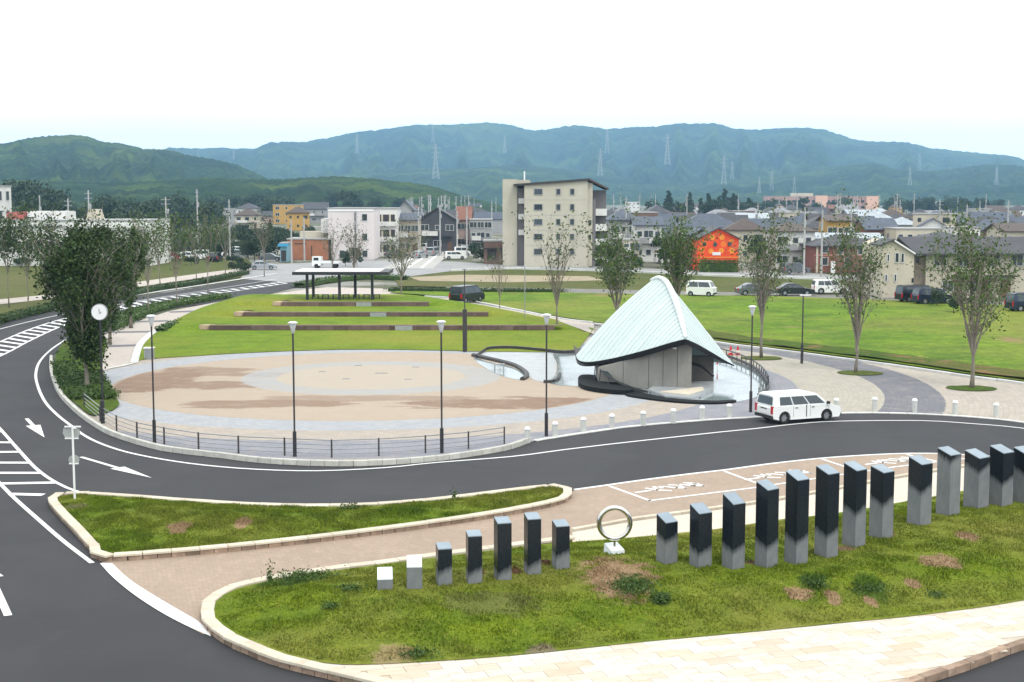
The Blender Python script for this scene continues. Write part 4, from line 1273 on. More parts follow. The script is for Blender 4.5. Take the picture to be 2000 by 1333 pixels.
m_boll = M('bollard_concrete', (0.52, 0.53, 0.50), 0.7, var=0.1, scale=4, bump=0.15)
bol0 = None
bl_px = [(1030, 866), (1084, 855), (1139, 846), (1195, 839), (1256, 833), (1315, 828), (1371, 822), (1424, 818), (1633, 806), (1708, 804), (1786, 807), (1865, 811), (1945, 816)]
for i, (a, b) in enumerate(bl_px):
    p = G(a, b - 1)
    if bol0 is None:
        bol0 = thing('bollard', '', 'bollard', p, 0, 'pale bollards along the kerb')
        MB().lathe([(0.14, 0), (0.14, 0.56), (0.13, 0.57), (0.13, 0.6)], 14).build('post', m_boll, bol0, False)
        MB().lathe([(0.15, 0.6), (0.155, 0.64), (0.14, 0.72), (0.08, 0.76), (0.01, 0.77)], 14).build('cap', m_white, bol0, True)
        r = bol0
    else:
        r = copy_tree(bol0); r.location = p
    r['label'] = ('pale bollard with white cap between railing and white car' if a < 1450 else 'pale bollard with white cap right of the white car')

def lamp(px, yb, yt, label, rbase=0.085, rpole=0.042, hbase=1.15, z=0.0, group='slim park lamps around the plaza'):
    p = T(px, yb) if z is None else G(px, yb, z)
    H = zrow(yt, p.y) - p.z
    r = thing('street_lamp', label, 'street lamp', p, 0, group)
    MB().lathe([(rbase * 1.15, 0), (rbase, 0.05), (rbase, hbase), (rpole * 1.2, hbase + 0.03)], 12).build('base', m_black, r)
    MB().tube([(0, 0, hbase), (0, 0, H - 0.52)], rpole, 10).build('pole', m_dark, r)
    MB().lathe([(0.05, H - 0.55), (0.075, H - 0.46), (0.14, H - 0.2), (0.155, H - 0.1)], 14).build('globe', M('lamp_glass', (0.55, 0.56, 0.56), 0.2, var=0.05), r, True)
    MB().lathe([(0.165, H - 0.10), (0.22, H - 0.085), (0.22, H - 0.05), (0.12, H - 0.01), (0.01, H)], 16).build('lamp_shade', m_white, r, True)
    return r
lamp(302, 868, 615, 'slim dark lamp post at the left part of the railing, before the grey box')
lamp(576, 893, 628, 'slim dark lamp post at the lowest point of the railing')
lamp(863, 886, 626, 'slim dark lamp post near the right end of the railing')
lamp(1067, 853, 613, 'slim dark lamp post between the first two bollards')
lamp(1466, 806, 597, 'slim dark lamp post behind the tail of the white car')
# clock-like white disc on a black pole
p = G(201, 828)
dk = thing('pole_clock', 'black pole topped by a round white disc beside the large dark tree', 'clock', p)
H = zrow(610, p.y)
MB().lathe([(0.12, 0), (0.11, 0.05), (0.11, 1.2), (0.06, 1.24)], 12).build('base', m_black, dk)
MB().tube([(0, 0.06, 1.2), (0, 0.06, H)], 0.055, 10).build('pole', m_black, dk)
def disc(r_, y, t, z): 
    mb = MB(); n = 28
    vs = [(r_ * math.cos(2 * math.pi * k / n), y, z + r_ * math.sin(2 * math.pi * k / n)) for k in range(n)]
    return mb.solid(vs, (0, t, 0))
disc(0.42, -0.04, 0.10, H).build('rim', m_grey, dk)
disc(0.385, -0.052, 0.01, H).build('face', m_white, dk)
MB().box((0.0, -0.056, H + 0.09), (0.03, 0.006, 0.2)).build('hand', m_dark, dk)
MB().box((0.05, -0.056, H - 0.03), (0.03, 0.006, 0.16), rot=Matrix.Rotation(R(50), 3, 'Y')).build('hand', m_dark, dk)
# taller posts farther back
def mast(px, yb, yt, label, rb=0.07, thick=None, z=0.05, arm=False):
    p = G(px, yb, z); H = zrow(yt, p.y) - z
    hb_ = (zrow(605, p.y) - z) if px < 1000 else 1.3
    r = thing('lamp_mast', label, 'lamp mast', p, 0, 'tall slim masts beyond the plaza')
    if thick: MB().lathe([(thick, 0), (thick, hb_), (rb, hb_ + 0.08)], 12).build('base', m_dark, r)
    MB().tube([(0, 0, 0), (0, 0, H)], rb * 0.8, 8).build('pole', m_grey if not thick else m_dark, r)
    if arm: MB().box((0.15, 0, H), (0.75, 0.25, 0.08)).build('lamp_head', m_white, r)
    else: MB().lathe([(0.1, H), (0.2, H + 0.05), (0.02, H + 0.12)], 10).build('lamp_head', m_grey, r)
    return r
mast(908, 687, 527, 'tall dark mast with thick lower half on the lawn edge left of the channel', 0.05, 0.17)
mast(1566, 710, 577, 'slim mast with small flat head at the field edge, right of the white car', 0.06, 0.1, arm=True)
mast(1025, 632, 522, 'slim grey mast on the path left of the pavilion', 0.05)

# sign seen from behind at the island tip
p = Vector(G(146, 972, 0.25))
sg = thing('road_sign', 'backs of two grey road signs on a white post at the island tip', 'road sign', p)
H = zrow(832, p.y) - p.z
MB().tube([(0, 0, -0.2), (0, 0, H)], 0.042, 10).build('post', m_white, sg)
m_sb = M('sign_back', (0.40, 0.42, 0.40), 0.5, 0.3, var=0.1, scale=3)
za = zrow(838, p.y) - p.z; zb = zrow(856, p.y) - p.z
MB().solid([(-0.36, 0.06, za), (0.22, 0.06, za), (0.26, 0.06, (za + zb) / 2), (0.18, 0.06, zb), (-0.30, 0.06, zb), (-0.40, 0.06, (za + zb) / 2)], (0, 0.02, 0)).build('sign_plate', m_sb, sg)
zt = zrow(834, p.y) - p.z
MB().box((0, 0.03, zt), (0.62, 0.05, 0.05)).build('bracket', m_white, sg)
MB().box((-0.05, 0.03, zb - 0.02), (0.52, 0.05, 0.04)).build('bracket', m_white, sg)
zc_ = zrow(899, p.y) - p.z
MB().solid([(0.21 * math.cos(2 * math.pi * k / 10), 0.05, zc_ + 0.19 * math.sin(2 * math.pi * k / 10)) for k in range(10)], (0, 0.02, 0)).build('sign_plate', m_sb, sg)
MB().box((0, 0.03, zc_ - 0.14), (0.36, 0.05, 0.04)).build('bracket', m_white, sg)

# grey cabinet on the lawn, cones, pole in the pool
p = G(292, 702)
cb_ = thing('utility_cabinet', 'grey utility cabinet with white top at the lawn corner behind the second lamp', 'cabinet', p)
MB().box((0, 0, 0.4), (0.62, 0.5, 0.8)).build('body', m_grey, cb_)
MB().box((0, 0, 0.83), (0.72, 0.6, 0.06)).build('lid', m_white, cb_)
MB().box((0, -0.256, 0.4), (0.5, 0.012, 0.66)).build('door', M('cabinet_door', (0.25, 0.27, 0.28), 0.5), cb_)
m_red = M('red_plastic', (0.62, 0.03, 0.03), 0.5, var=0.1)
for i, px in enumerate((1427, 1441)):
    p = G(px, 694)
    cn = thing('traffic_cone', ('left' if i == 0 else 'right') + ' one of the two red traffic cones beyond the pool edge', 'traffic cone', p, 0, 'red cones at the field edge')
    MB().lathe([(0.16, 0.06), (0.13, 0.16), (0.07, 0.55), (0.05, 0.66), (0.01, 0.68)], 12).build('cone', m_red, cn, True)
    MB().lathe([(0.125, 0.2), (0.10, 0.36)], 12).build('band', m_white, cn)
    MB().box((0, 0, 0.05), (0.42, 0.42, 0.06)).build('foot', m_red, cn)
p = G(1401, 722)
rp = thing('marker_pole', 'short red and white marker pole standing in the pool right of the pavilion', 'marker pole', p)
MB().tube([(0, 0, 0), (0, 0, 0.35)], 0.04, 8).build('pole', m_white, rp)
MB().tube([(0, 0, 0.35), (0, 0, 0.75)], 0.05, 8).build('tip', m_red, rp)

# ================================================================ VEHICLES
m_tyre = M('tyre_rubber', (0.018, 0.018, 0.018), 0.85, var=0.2, scale=10)
m_rim = M('wheel_rim', (0.45, 0.46, 0.47), 0.35, 0.8, var=0.1, scale=8)
m_carglass = M('car_window', (0.018, 0.032, 0.038), 0.12, var=0.3, scale=1.5, spec=0.9)
m_redl = M('tail_light', (0.45, 0.01, 0.02), 0.2, var=0.1)
m_clear = M('head_light', (0.65, 0.67, 0.68), 0.12, 0.2, var=0.05)
m_trim = M('black_trim', (0.02, 0.02, 0.02), 0.6)
def paint(nm, c, metal=0.0): return M('car_paint_' + nm, c, 0.22, metal, var=0.04, scale=1.2, spec=0.6)
CW = paint('white', (0.78, 0.79, 0.77)); CK = paint('black', (0.015, 0.016, 0.02)); CS = paint('silver', (0.42, 0.44, 0.46), 0.5); CB = paint('navy', (0.02, 0.03, 0.06), 0.3)
CR = paint('red', (0.35, 0.02, 0.02)); CG = paint('grey', (0.14, 0.15, 0.16), 0.4)
SHAPES = {
 'wagon': dict(L=4.2, W=1.69, H=1.52, belt=0.92, wr=0.30, x1=0.72, x2=3.30, hood=0.90, nose=0.72, c0=0.04, c1=0.14, c2=2.75, c3=3.42),
 'minivan': dict(L=4.6, W=1.72, H=1.85, belt=1.02, wr=0.32, x1=0.85, x2=3.65, hood=1.05, nose=0.80, c0=0.04, c1=0.16, c2=3.35, c3=4.05),
 'kei': dict(L=3.3, W=1.45, H=1.80, belt=1.05, wr=0.27, x1=0.55, x2=2.75, hood=1.0, nose=0.85, c0=0.03, c1=0.08, c2=2.75, c3=3.12),
 'sedan': dict(L=4.4, W=1.70, H=1.42, belt=0.90, wr=0.31, x1=0.85, x2=3.45, hood=0.90, nose=0.70, c0=0.35, c1=1.05, c2=2.35, c3=3.15),
 'suv': dict(L=4.4, W=1.76, H=1.70, belt=1.02, wr=0.35, x1=0.82, x2=3.45, hood=1.02, nose=0.85, c0=0.05, c1=0.20, c2=2.75, c3=3.35)}
def make_car(shape, body_m, label, loc, rz, name='parked_car', cat='car', group=None, detail=True):
    S = SHAPES[shape]; Lc, W, H, bt, wr = S['L'], S['W'], S['H'], S['belt'], S['wr']
    r = thing(name, label, cat, loc, rz, group)
    # origin: rear axle centre on the ground; +x forward
    ox = S['x1']
    def arch(cx, n=9):
        ra = wr + 0.06
        a0 = math.asin(min(1, (wr - 0.20) / ra)) 
        return [(cx + ra * math.cos(math.pi + a0 * 1.0 - (math.pi + 2 * a0) * k / (n - 1)), wr + ra * math.sin(math.pi + a0 - (math.pi + 2 * a0) * k / (n - 1))) for k in range(n)]
    zb = 0.20
    prof = [(0.06, zb + 0.08)] + arch(S['x1']) + arch(S['x2']) + [(Lc - 0.12, zb), (Lc - 0.02, zb + 0.22), (Lc, S['nose'] - 0.12), (Lc - 0.10, S['nose']), (S['c3'] + 0.25, S['hood'] - 0.03), (S['c3'] - 0.05, bt), (S['c0'] + 0.02, bt), (0.0, bt - 0.1), (0.0, 0.5)]
    prof = [(x - ox, z) for x, z in prof]
    secs = [(-W / 2 + 0.05, 0.985), (-W / 2, 1.0), (W / 2, 1.0), (W / 2 - 0.05, 0.985)]
    mb = MB(); n = len(prof); V = []
    ysec = [(-W / 2 + 0.03, 0.97), (-W / 2, 1.0), (W / 2, 1.0), (W / 2 - 0.03, 0.97)]
    cxm = Lc / 2 - ox; czm = 0.6
    for y, k in ((-W / 2, 0.985), (-W / 2 + 0.05, 1.0), (W / 2 - 0.05, 1.0), (W / 2, 0.985)):
        V += [(cxm + (x - cxm) * k, y, czm + (z - czm) * (k if z > czm else 1)) for x, z in prof]
    F_ = [tuple(range(n - 1, -1, -1)), tuple(range(3 * n, 4 * n))]
    for s_ in range(3):
        F_ += [(s_ * n + i, s_ * n + (i + 1) % n, (s_ + 1) * n + (i + 1) % n, (s_ + 1) * n + i) for i in range(n)]
    mb.add(V, F_); mb.build('body', body_m, r)
    # underbody so the arches are dark inside
    MB().box((Lc / 2 - ox, 0, 0.42), (Lc - 0.3, W - 0.22, 0.34)).build('underbody', m_trim, r)
    # cabin
    tw = W / 2 - 0.14
    c = [(S['c0'], bt - 0.01), (S['c3'], bt - 0.01), (S['c2'], H - 0.05), (S['c2'] - 0.35, H), (S['c1'] + 0.25, H), (S['c1'], H - 0.06)]
    c = [(x - ox, z) for x, z in c]
    def hw(z): return (W / 2 - 0.03) + (tw - (W / 2 - 0.03)) * (z - bt) / (H - bt)
    V = [(x, -hw(z), z) for x, z in c] + [(x, hw(z), z) for x, z in c]; n = len(c)
    mb = MB().add(V, [tuple(range(n - 1, -1, -1)), tuple(range(n, 2 * n))] + [(i, (i + 1) % n, n + (i + 1) % n, n + i) for i in range(n)])
    o = mb.build('roof', body_m, r)
    b = bmesh.new(); b.from_mesh(o.data); bmesh.ops.bevel(b, geom=[e for e in b.edges if all(v.co.z > H - 0.08 for v in e.verts)], offset=0.04, segments=2, affect='EDGES'); b.to_mesh(o.data); b.free()
    # side windows
    def xf(z): return S['c3'] - ox + (S['c2'] - S['c3']) * (z - bt) / (H - 0.05 - bt)
    def xr_(z): return S['c0'] - ox + (S['c1'] - S['c0']) * (z - bt) / (H - 0.06 - bt)
    z0, z1 = bt + 0.04, H - 0.14
    xsplit = [0.10, 0.36, 0.66, 0.97] if shape in ('wagon', 'minivan', 'suv') else [0.08, 0.48, 0.97]
    for side in (-1, 1):
        for i in range(len(xsplit) - 1):
            def X(u, z):
                return xr_(z) + 0.06 + (xf(z) - xr_(z) - 0.12) * u
            a, b_ = xsplit[i] + 0.012, xsplit[i + 1] - 0.012
            q = [(X(a, z0), side * (hw(z0) + 0.006), z0), (X(b_, z0), side * (hw(z0) + 0.006), z0), (X(b_, z1), side * (hw(z1) + 0.006), z1), (X(a, z1), side * (hw(z1) + 0.006), z1)]
            MB().solid(q, (0, side * 0.006, 0)).build('window', m_carglass, r)
    # windscreen and rear window
    def slant(xa_, za_, xb_, zb_, nm, sgn):
        q = [(xa_, -hw(za_) + 0.09, za_), (xa_, hw(za_) - 0.09, za_), (xb_, hw(zb_) - 0.09, zb_), (xb_, -hw(zb_) + 0.09, zb_)]
        MB().solid(q, (sgn * 0.012, 0, 0.004)).build(nm, m_carglass, r)
    slant(xf(z0 + 0.02), z0 + 0.02, xf(H - 0.1), H - 0.1, 'windscreen', 1)
    slant(xr_(z0 + 0.02), z0 + 0.02, xr_(H - 0.15), H - 0.15, 'rear_window', -1)
    # wheels
    for wx in (S['x1'] - ox, S['x2'] - ox):
        for side in (-1, 1):
            w_ = bpy.data.objects.new('wheel', None); COL.objects.link(w_); kid(w_, r)
            w_.location = (wx, side * (W / 2 - 0.10), wr)
            ty = MB(); V = []; sg_ = 18
            for rr, y in ((wr * 0.62, -0.10), (wr * 0.95, -0.10), (wr, -0.07), (wr, 0.07), (wr * 0.95, 0.10), (wr * 0.62, 0.10)):
                V += [(rr * math.cos(2 * math.pi * k / sg_), y, rr * math.sin(2 * math.pi * k / sg_)) for k in range(sg_)]
            ty.add(V, [(i * sg_ + k, i * sg_ + (k + 1) % sg_, ((i + 1) % 6) * sg_ + (k + 1) % sg_, ((i + 1) % 6) * sg_ + k) for i in range(6) for k in range(sg_)])
            ty.build('tyre', m_tyre, w_, False)
            rm = MB().solid([(wr * 0.2 * math.cos(2 * math.pi * k / 10), side * 0.05, wr * 0.2 * math.sin(2 * math.pi * k / 10)) for k in range(10)], (0, side * 0.04, 0))
            for k in range(6):
                a = 2 * math.pi * k / 6
                rm.box((wr * 0.38 * math.cos(a), side * 0.065, wr * 0.38 * math.sin(a)), (wr * 0.5, 0.02, wr * 0.2), rot=Matrix.Rotation(-a, 3, 'Y'))
            rm.solid([(wr * 0.63 * math.cos(2 * math.pi * k / 16), side * 0.02, wr * 0.63 * math.sin(2 * math.pi * k / 16)) for k in range(16)], (0, side * 0.02, 0))
            rm.build('rim', m_rim, w_)
    # lights, bumpers
    for side in (-1, 1):
        MB().box((-ox + 0.03, side * (W / 2 - 0.09), (bt + 0.5) / 2 + 0.02), (0.1, 0.17, bt - 0.52)).build('tail_light', m_redl, r)
        MB().box((Lc - ox - 0.07, side * (W / 2 - 0.22), S['nose'] - 0.10), (0.16, 0.34, 0.15)).build('headlight', m_clear, r)
    MB().box((-ox + 0.01, 0, 0.36), (0.10, W - 0.06, 0.16)).build('rear_bumper', m_trim if shape == 'wagon' else body_m, r)
    MB().box((Lc - ox - 0.03, 0, 0.34), (0.12, W - 0.12, 0.14)).build('front_bumper', m_trim, r)
    if detail:
        xm = [xr_(bt) + (xf(bt) - xr_(bt)) * u for u in (0.36, 0.66)]
        for side in (-1, 1):
            for x_ in (xm[0] - 0.0, xm[1], xf(bt) - 0.02):
                MB().box((x_, side * (W / 2 + 0.001), (0.30 + bt) / 2), (0.014, 0.006, bt - 0.34)).build('door_seam', m_trim, r)
            for x_ in (xm[0] + 0.18, xm[1] + 0.16):
                MB().box((x_, side * (W / 2 + 0.012), bt - 0.12), (0.16, 0.03, 0.035)).build('door_handle', m_trim, r)
            MB().box((xf(bt) - 0.10, side * (W / 2 + 0.08), bt + 0.07), (0.10, 0.18, 0.13)).build('mirror', m_trim, r)
        MB().box((-ox - 0.012, 0, bt - 0.16), (0.02, 0.55, 0.05)).build('tailgate_handle', m_trim, r)
        MB().box((-ox - 0.012, 0, bt - 0.32), (0.02, 0.34, 0.17)).build('number_plate', m_white, r)
        MB().box((xr_(z1) - 0.05, 0, H - 0.05), (0.12, 1.1, 0.03)).build('roof_spoiler', body_m, r)
    return r
# the white wagon by the kerb
a, b = G(1530, 828), G(1615, 822)
dr = (b - a).normalized(); nn_ = Vector((-dr.y, dr.x, 0))
main_car = make_car('wagon', CW, 'white estate car parked at the kerb in front of the pool', a + nn_ * (1.69 / 2 - 0.1), math.atan2(dr.y, dr.x))
for (s_, z_, y_) in (('x', 0.0, 0),):
    MB().box((1.32, -0.846, 0.62), (0.045, 0.02, 0.62)).build('door_gap', m_trim, main_car)
def car_at(shape, m, lab, px, py, deg, **kw):
    return make_car(shape, m, lab, G(px, py, kw.pop('z', 0.12)), R(deg), detail=False, **kw)
car_at('minivan', CK, 'black minivan with pale roof glint parked by the path behind the terraces', 898, 592, 58)
car_at('kei', CW, 'small white van parked at the field edge right of the pavilion tip', 1352, 578, -25)
car_at('sedan', CG, 'dark grey low car parked behind the thin tree, left of the black car', 1452, 577, 5)
car_at('sedan', CK, 'black car parked on the field edge just left of the white car', 1530, 577, 2)
car_at('suv', CW, 'white car parked on the field edge right of the black car', 1600, 574, 2)
car_at('minivan', CK, 'black minivan, left one of the two dark cars before the beige house', 1768, 590, 14)
car_at('suv', CB, 'dark blue car, right one of the two dark cars before the beige house', 1800, 594, 10)
car_at('suv', CG, 'dark grey car parked in front of the white house beyond the field', 1536, 535, 20)
car_at('suv', CS, 'silver car on the town road by the white boxes, left of the orange house', 1262, 503, -60)
car_at('minivan', CB, 'dark car at the far right picture edge before the beige house', 1985, 608, 10)
car_at('sedan', CS, 'light blue-grey car on the road near the utility pole by the hedge', 497, 527, 10, z=0)
# truck by the roundabout
def truck(px, py, deg, lab):
    r = thing('small_truck', lab, 'truck', G(px, py), R(deg))
    MB().box((2.2, 0, 1.15), (1.5, 1.65, 1.5), taper=0.93).build('cab', CW, r)
    MB().box((2.955, 0, 1.5), (0.02, 1.35, 0.55)).build('windscreen', m_carglass, r)
    for s_ in (-1, 1): MB().box((2.25, s_ * 0.815, 1.5), (0.8, 0.02, 0.45)).build('window', m_carglass, r)
    MB().box((0.0, 0, 0.75), (3.0, 1.65, 0.1)).build('bed', m_grey, r)
    for s_ in (-1, 1): MB().box((0.0, s_ * 0.82, 0.98), (3.0, 0.04, 0.4)).build('bed_side', CW, r)
    MB().box((-1.5, 0, 0.98), (0.04, 1.6, 0.4)).build('tailgate', CW, r)
    for x_ in (-0.8, 2.2):
        for s_ in (-1, 1):
            MB().tube([(x_, s_ * 0.68, 0.36), (x_, s_ * 0.86, 0.36)], 0.36, 14).build('wheel', m_tyre, r)
truck(646, 524, 175, 'white flatbed truck by the junction behind the shelter')
i = 0
for (px, py, sh_, m, dg) in [(828, 492, 'kei', CW, 75), (875, 507, 'wagon', CW, 12), (892, 500, 'kei', CW, 8), (905, 493, 'wagon', CS, 10), (918, 487, 'wagon', CW, 20), (842, 500, 'suv', CS, 70), (812, 505, 'sedan', CS, 60),
                         (455, 503, 'wagon', CS, 5), (478, 500, 'minivan', CW, 175), (440, 501, 'sedan', CW, 0), (418, 512, 'suv', CK, 90), (360, 508, 'wagon', CW, 3), (332, 508, 'sedan', CR, 0), (385, 507, 'kei', CW, 0), (302, 510, 'wagon', CS, 5),
                         (1230, 505, 'wagon', CW, 20), (1285, 515, 'kei', CW, 10), (1300, 500, 'minivan', CS, 80), (515, 510, 'sedan', CG, 0), (760, 503, 'sedan', CG, 20), (1185, 515, 'kei', CW, 30)]:
    side = 'on the street leading away behind the junction' if 750 < px < 930 else ('in the yard beyond the left field' if px < 560 else 'in the yards beyond the field, left of the orange house')
    cn_ = {'kei': 'small van', 'wagon': 'estate car', 'minivan': 'minivan', 'sedan': 'sedan', 'suv': 'tall car'}[sh_]
    mn_ = {CW: 'white', CS: 'silver', CK: 'black', CR: 'red', CG: 'dark grey', CB: 'dark blue'}[m]
    car_at(sh_, m, '%s %s parked %s' % (mn_, cn_, side), px, py, dg, z=0, group='far parked cars around the town')
# ================================================================ BUILDINGS
WALLS = {'cream': (0.52, 0.47, 0.37), 'white': (0.68, 0.67, 0.64), 'beige': (0.42, 0.36, 0.28), 'grey': (0.33, 0.33, 0.33), 'brown': (0.20, 0.13, 0.10), 'ochre': (0.50, 0.30, 0.08), 'pale pink': (0.56, 0.42, 0.37), 'brick red': (0.26, 0.10, 0.08), 'dark grey': (0.07, 0.07, 0.08)}
ROOFS = {'dark grey': (0.055, 0.055, 0.062), 'slate blue': (0.075, 0.09, 0.12), 'brown': (0.085, 0.062, 0.052), 'light grey': (0.24, 0.24, 0.25), 'red-brown': (0.20, 0.085, 0.055), 'silver': (0.38, 0.42, 0.45)}
mW = {k: M('wall_' + k.replace(' ', '_'), v, 0.85, var=0.10, scale=0.5, bump=0.1, dirt=tuple(x * 0.8 for x in v)) for k, v in WALLS.items()}
def roof_mat(k, v):
    t = NT('roof_' + k.replace(' ', '_').replace('-', '_')); t.set(0.6, 0, 0.4)
    p = t.objc()
    c = t.mix(t.rng(t.noise(p, 0.8, 5, 0.7), 0.35, 0.65), tuple(x * 0.8 for x in v), tuple(x * 1.2 for x in v))
    w = t.n('TexWave'); w.inputs['Scale'].default_value = 1.6; w.inputs['Distortion'].default_value = 0.5; w.bands_direction = 'Z'; t.l(p, w.inputs[0])
    c = t.mix(t.rng(w.outputs['Fac'], 0.0, 0.25, 0.45, 0), c, tuple(x * 0.4 for x in v)); t.col(c)
    return t.m
mR = {k: roof_mat(k, v) for k, v in ROOFS.items()}
m_win = M('house_window', (0.05, 0.06, 0.07), 0.12, var=0.5, scale=0.4, spec=0.8, rv=0.5)
m_frame = M('window_frame', (0.60, 0.60, 0.58), 0.5)
m_door = M('house_door', (0.16, 0.09, 0.06), 0.6, rv=0.3)
m_flat = M('flat_roof', (0.36, 0.36, 0.35), 0.9, var=0.15, scale=0.3)

def add_window(r, x, y, z, w, h, face='y', frame=True):
    """face: 'y' window lies in a plane of constant y facing -y; 'x-'/'x+' in a plane of constant x"""
    if face == 'y':
        o = MB().box((x, y - 0.03, z), (w, 0.06, h)).build('window', m_win, r)
        if frame:
            f = MB()
            for s_ in (-1, 1):
                f.box((x + s_ * (w / 2 + 0.04), y - 0.05, z), (0.08, 0.10, h + 0.16)); f.box((x, y - 0.052, z + s_ * (h / 2 + 0.04)), (w, 0.10, 0.08))
            if w > 1.1: f.box((x, y - 0.058, z), (0.06, 0.10, h))
            f.build('frame', m_frame, o)
    else:
        s = -1 if face == 'x-' else 1
        o = MB().box((x + s * 0.03, y, z), (0.06, w, h)).build('window', m_win, r)
        if frame:
            f = MB()
            for q in (-1, 1):
                f.box((x + s * 0.05, y + q * (w / 2 + 0.04), z), (0.10, 0.08, h + 0.16)); f.box((x + s * 0.052, y, z + q * (h / 2 + 0.04)), (0.10, w, 0.08))
            f.build('frame', m_frame, o)
    return o

def gable_roof(w, d, h, rise, ov=0.5, axis='x', t=0.18, x0=0, y0=0):
    mb = MB()
    if axis == 'x':
        for s in (-1, 1):
            P = [(x0 - w / 2 - ov, y0 + s * (d / 2 + ov), h - rise * ov / (d / 2)), (x0 + w / 2 + ov, y0 + s * (d / 2 + ov), h - rise * ov / (d / 2)), (x0 + w / 2 + ov, y0, h + rise), (x0 - w / 2 - ov, y0, h + rise)]
            mb.solid(P, (0, 0, t))
    else:
        for s in (-1, 1):
            P = [(x0 + s * (w / 2 + ov), y0 - d / 2 - ov, h - rise * ov / (w / 2)), (x0 + s * (w / 2 + ov), y0 + d / 2 + ov, h - rise * ov / (w / 2)), (x0, y0 + d / 2 + ov, h + rise), (x0, y0 - d / 2 - ov, h + rise)]
            mb.solid(P, (0, 0, t))
    return mb
def hip_roof(w, d, h, rise, ov=0.5, x0=0, y0=0):
    W_, D_ = w / 2 + ov, d / 2 + ov; rl = max(0.2, (w - d) / 2) if w > d else 0.2
    z = h - 0.12
    V = [(-W_, -D_, z), (W_, -D_, z), (W_, D_, z), (-W_, D_, z), (-W_, -D_, z + 0.16), (W_, -D_, z + 0.16), (W_, D_, z + 0.16), (-W_, D_, z + 0.16), (-rl, 0, h + rise), (rl, 0, h + rise)]
    V = [(a + x0, b + y0, c) for a, b, c in V]
    return MB().add(V, [(3, 2, 1, 0), (0, 1, 5, 4), (1, 2, 6, 5), (2, 3, 7, 6), (3, 0, 4, 7), (4, 5, 9, 8), (6, 7, 8, 9), (5, 6, 9), (7, 4, 8)])
def gable_walls(w, d, h, rise, axis):
    mb = MB()
    if axis == 'x':
        P = [(-w / 2, -d / 2, 0), (-w / 2, d / 2, 0), (-w / 2, d / 2, h), (-w / 2, 0, h + rise), (-w / 2, -d / 2, h)]
        mb.solid(P, (w, 0, 0))
    else:
        P = [(-w / 2, -d / 2, 0), (w / 2, -d / 2, 0), (w / 2, -d / 2, h), (0, -d / 2, h + rise), (-w / 2, -d / 2, h)]
        mb.solid(P, (0, d, 0))
    return mb
def house(w, d, h, roof, wall_c, roof_c, label, loc=(0, 0, 0), rz=0.0, group=None, nx=3, storeys=2, frame=True, rise=None, name='house', balcony=True):
    r = thing(name, label, 'house', loc, rz, group)
    rise = rise if rise is not None else min(w, d) * 0.29
    if roof == 'gx': gable_walls(w, d, h, rise, 'x').build('wall', mW[wall_c], r); gable_roof(w, d, h, rise, axis='x').build('roof', mR[roof_c], r)
    elif roof == 'gy': gable_walls(w, d, h, rise, 'y').build('wall', mW[wall_c], r); gable_roof(w, d, h, rise, axis='y').build('roof', mR[roof_c], r)
    elif roof == 'hip': MB().box((0, 0, h / 2), (w, d, h)).build('wall', mW[wall_c], r); hip_roof(w, d, h, rise).build('roof', mR[roof_c], r)
    else:
        MB().box((0, 0, h / 2), (w, d, h)).build('wall', mW[wall_c], r); MB().box((0, 0, h + 0.08), (w + 0.3, d + 0.3, 0.22)).build('roof', m_flat, r)
    sh_ = h / storeys
    rr = random.Random(int(w * 100 + d * 17 + h * 7))
    for s_ in range(storeys):
        for i in range(nx):
            x = -w / 2 + w * (i + 0.5) / nx
            big = rr.random() < 0.5
            if s_ == 0 and i == nx - 1:
                MB().box((x, -d / 2 - 0.04, 1.05), (0.95, 0.08, 2.1)).build('door', m_door, r)
                continue
            add_window(r, x, -d / 2, sh_ * (s_ + 0.52), (1.6 if big else 0.8), (1.15 if big else 0.9) , 'y', frame)
        for sd in ('x-', 'x+'):
            add_window(r, (-1 if sd == 'x-' else 1) * w / 2, d * 0.12, sh_ * (s_ + 0.55), 0.9, 0.9, sd, frame)
    if balcony and storeys > 1 and rr.random() < 0.6:
        MB().box((-w * 0.2, -d / 2 - 0.45, sh_ + 0.5), (w * 0.42, 0.9, 0.95)).build('balcony', mW['white'] if wall_c != 'white' else mW['grey'], r)
        MB().box((w * 0.18, -d / 2 - 0.5, sh_ - 0.05), (w * 0.45, 1.0, 0.14)).build('porch_roof', mR[roof_c], r)
    return r

# --- five storey apartment block
ab = G(1030, 521)
Ya = ab.y; s_ap = FPX / Ya
def Xp(px, Y=None): return (px - 1000) / FPX * (Y or Ya) * 1.0 / math.cos(PITCH) * math.cos(PITCH)
def Zp(py, Y=None): return zrow(py, Y or Ya)
apt = thing('apartment_block', 'cream five-storey apartment block with sloping dark roof edge and side balconies', 'apartment block', (0, 0, 0))
xl, xr = Xp(1024), Xp(1147)
ztl, ztr = Zp(362.2), Zp(353.3)
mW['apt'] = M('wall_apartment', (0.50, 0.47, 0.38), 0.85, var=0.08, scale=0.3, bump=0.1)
m_aptd = M('wall_apartment_painted_shade', (0.17, 0.16, 0.165), 0.8, var=0.1, scale=0.4)  # dark copy of the apartment wall, shade put into its colour
MB().solid([(xl, Ya, 0), (xr, Ya, 0), (xr, Ya, ztr), (xl, Ya, ztl)], (0, 11, 0)).build('wall', mW['apt'], apt)
ys = Ya + 0.6
MB().box(((xr + Xp(1157)) / 2, ys + 4.0, Zp(358) / 2), (Xp(1157) - xr, 8, Zp(358))).build('wall', mW['apt'], apt)
MB().box((Xp(1171), ys + 6.5, Zp(372) / 2), (Xp(1185) - Xp(1157), 9, Zp(372))).build('side_wall', m_aptd, apt)
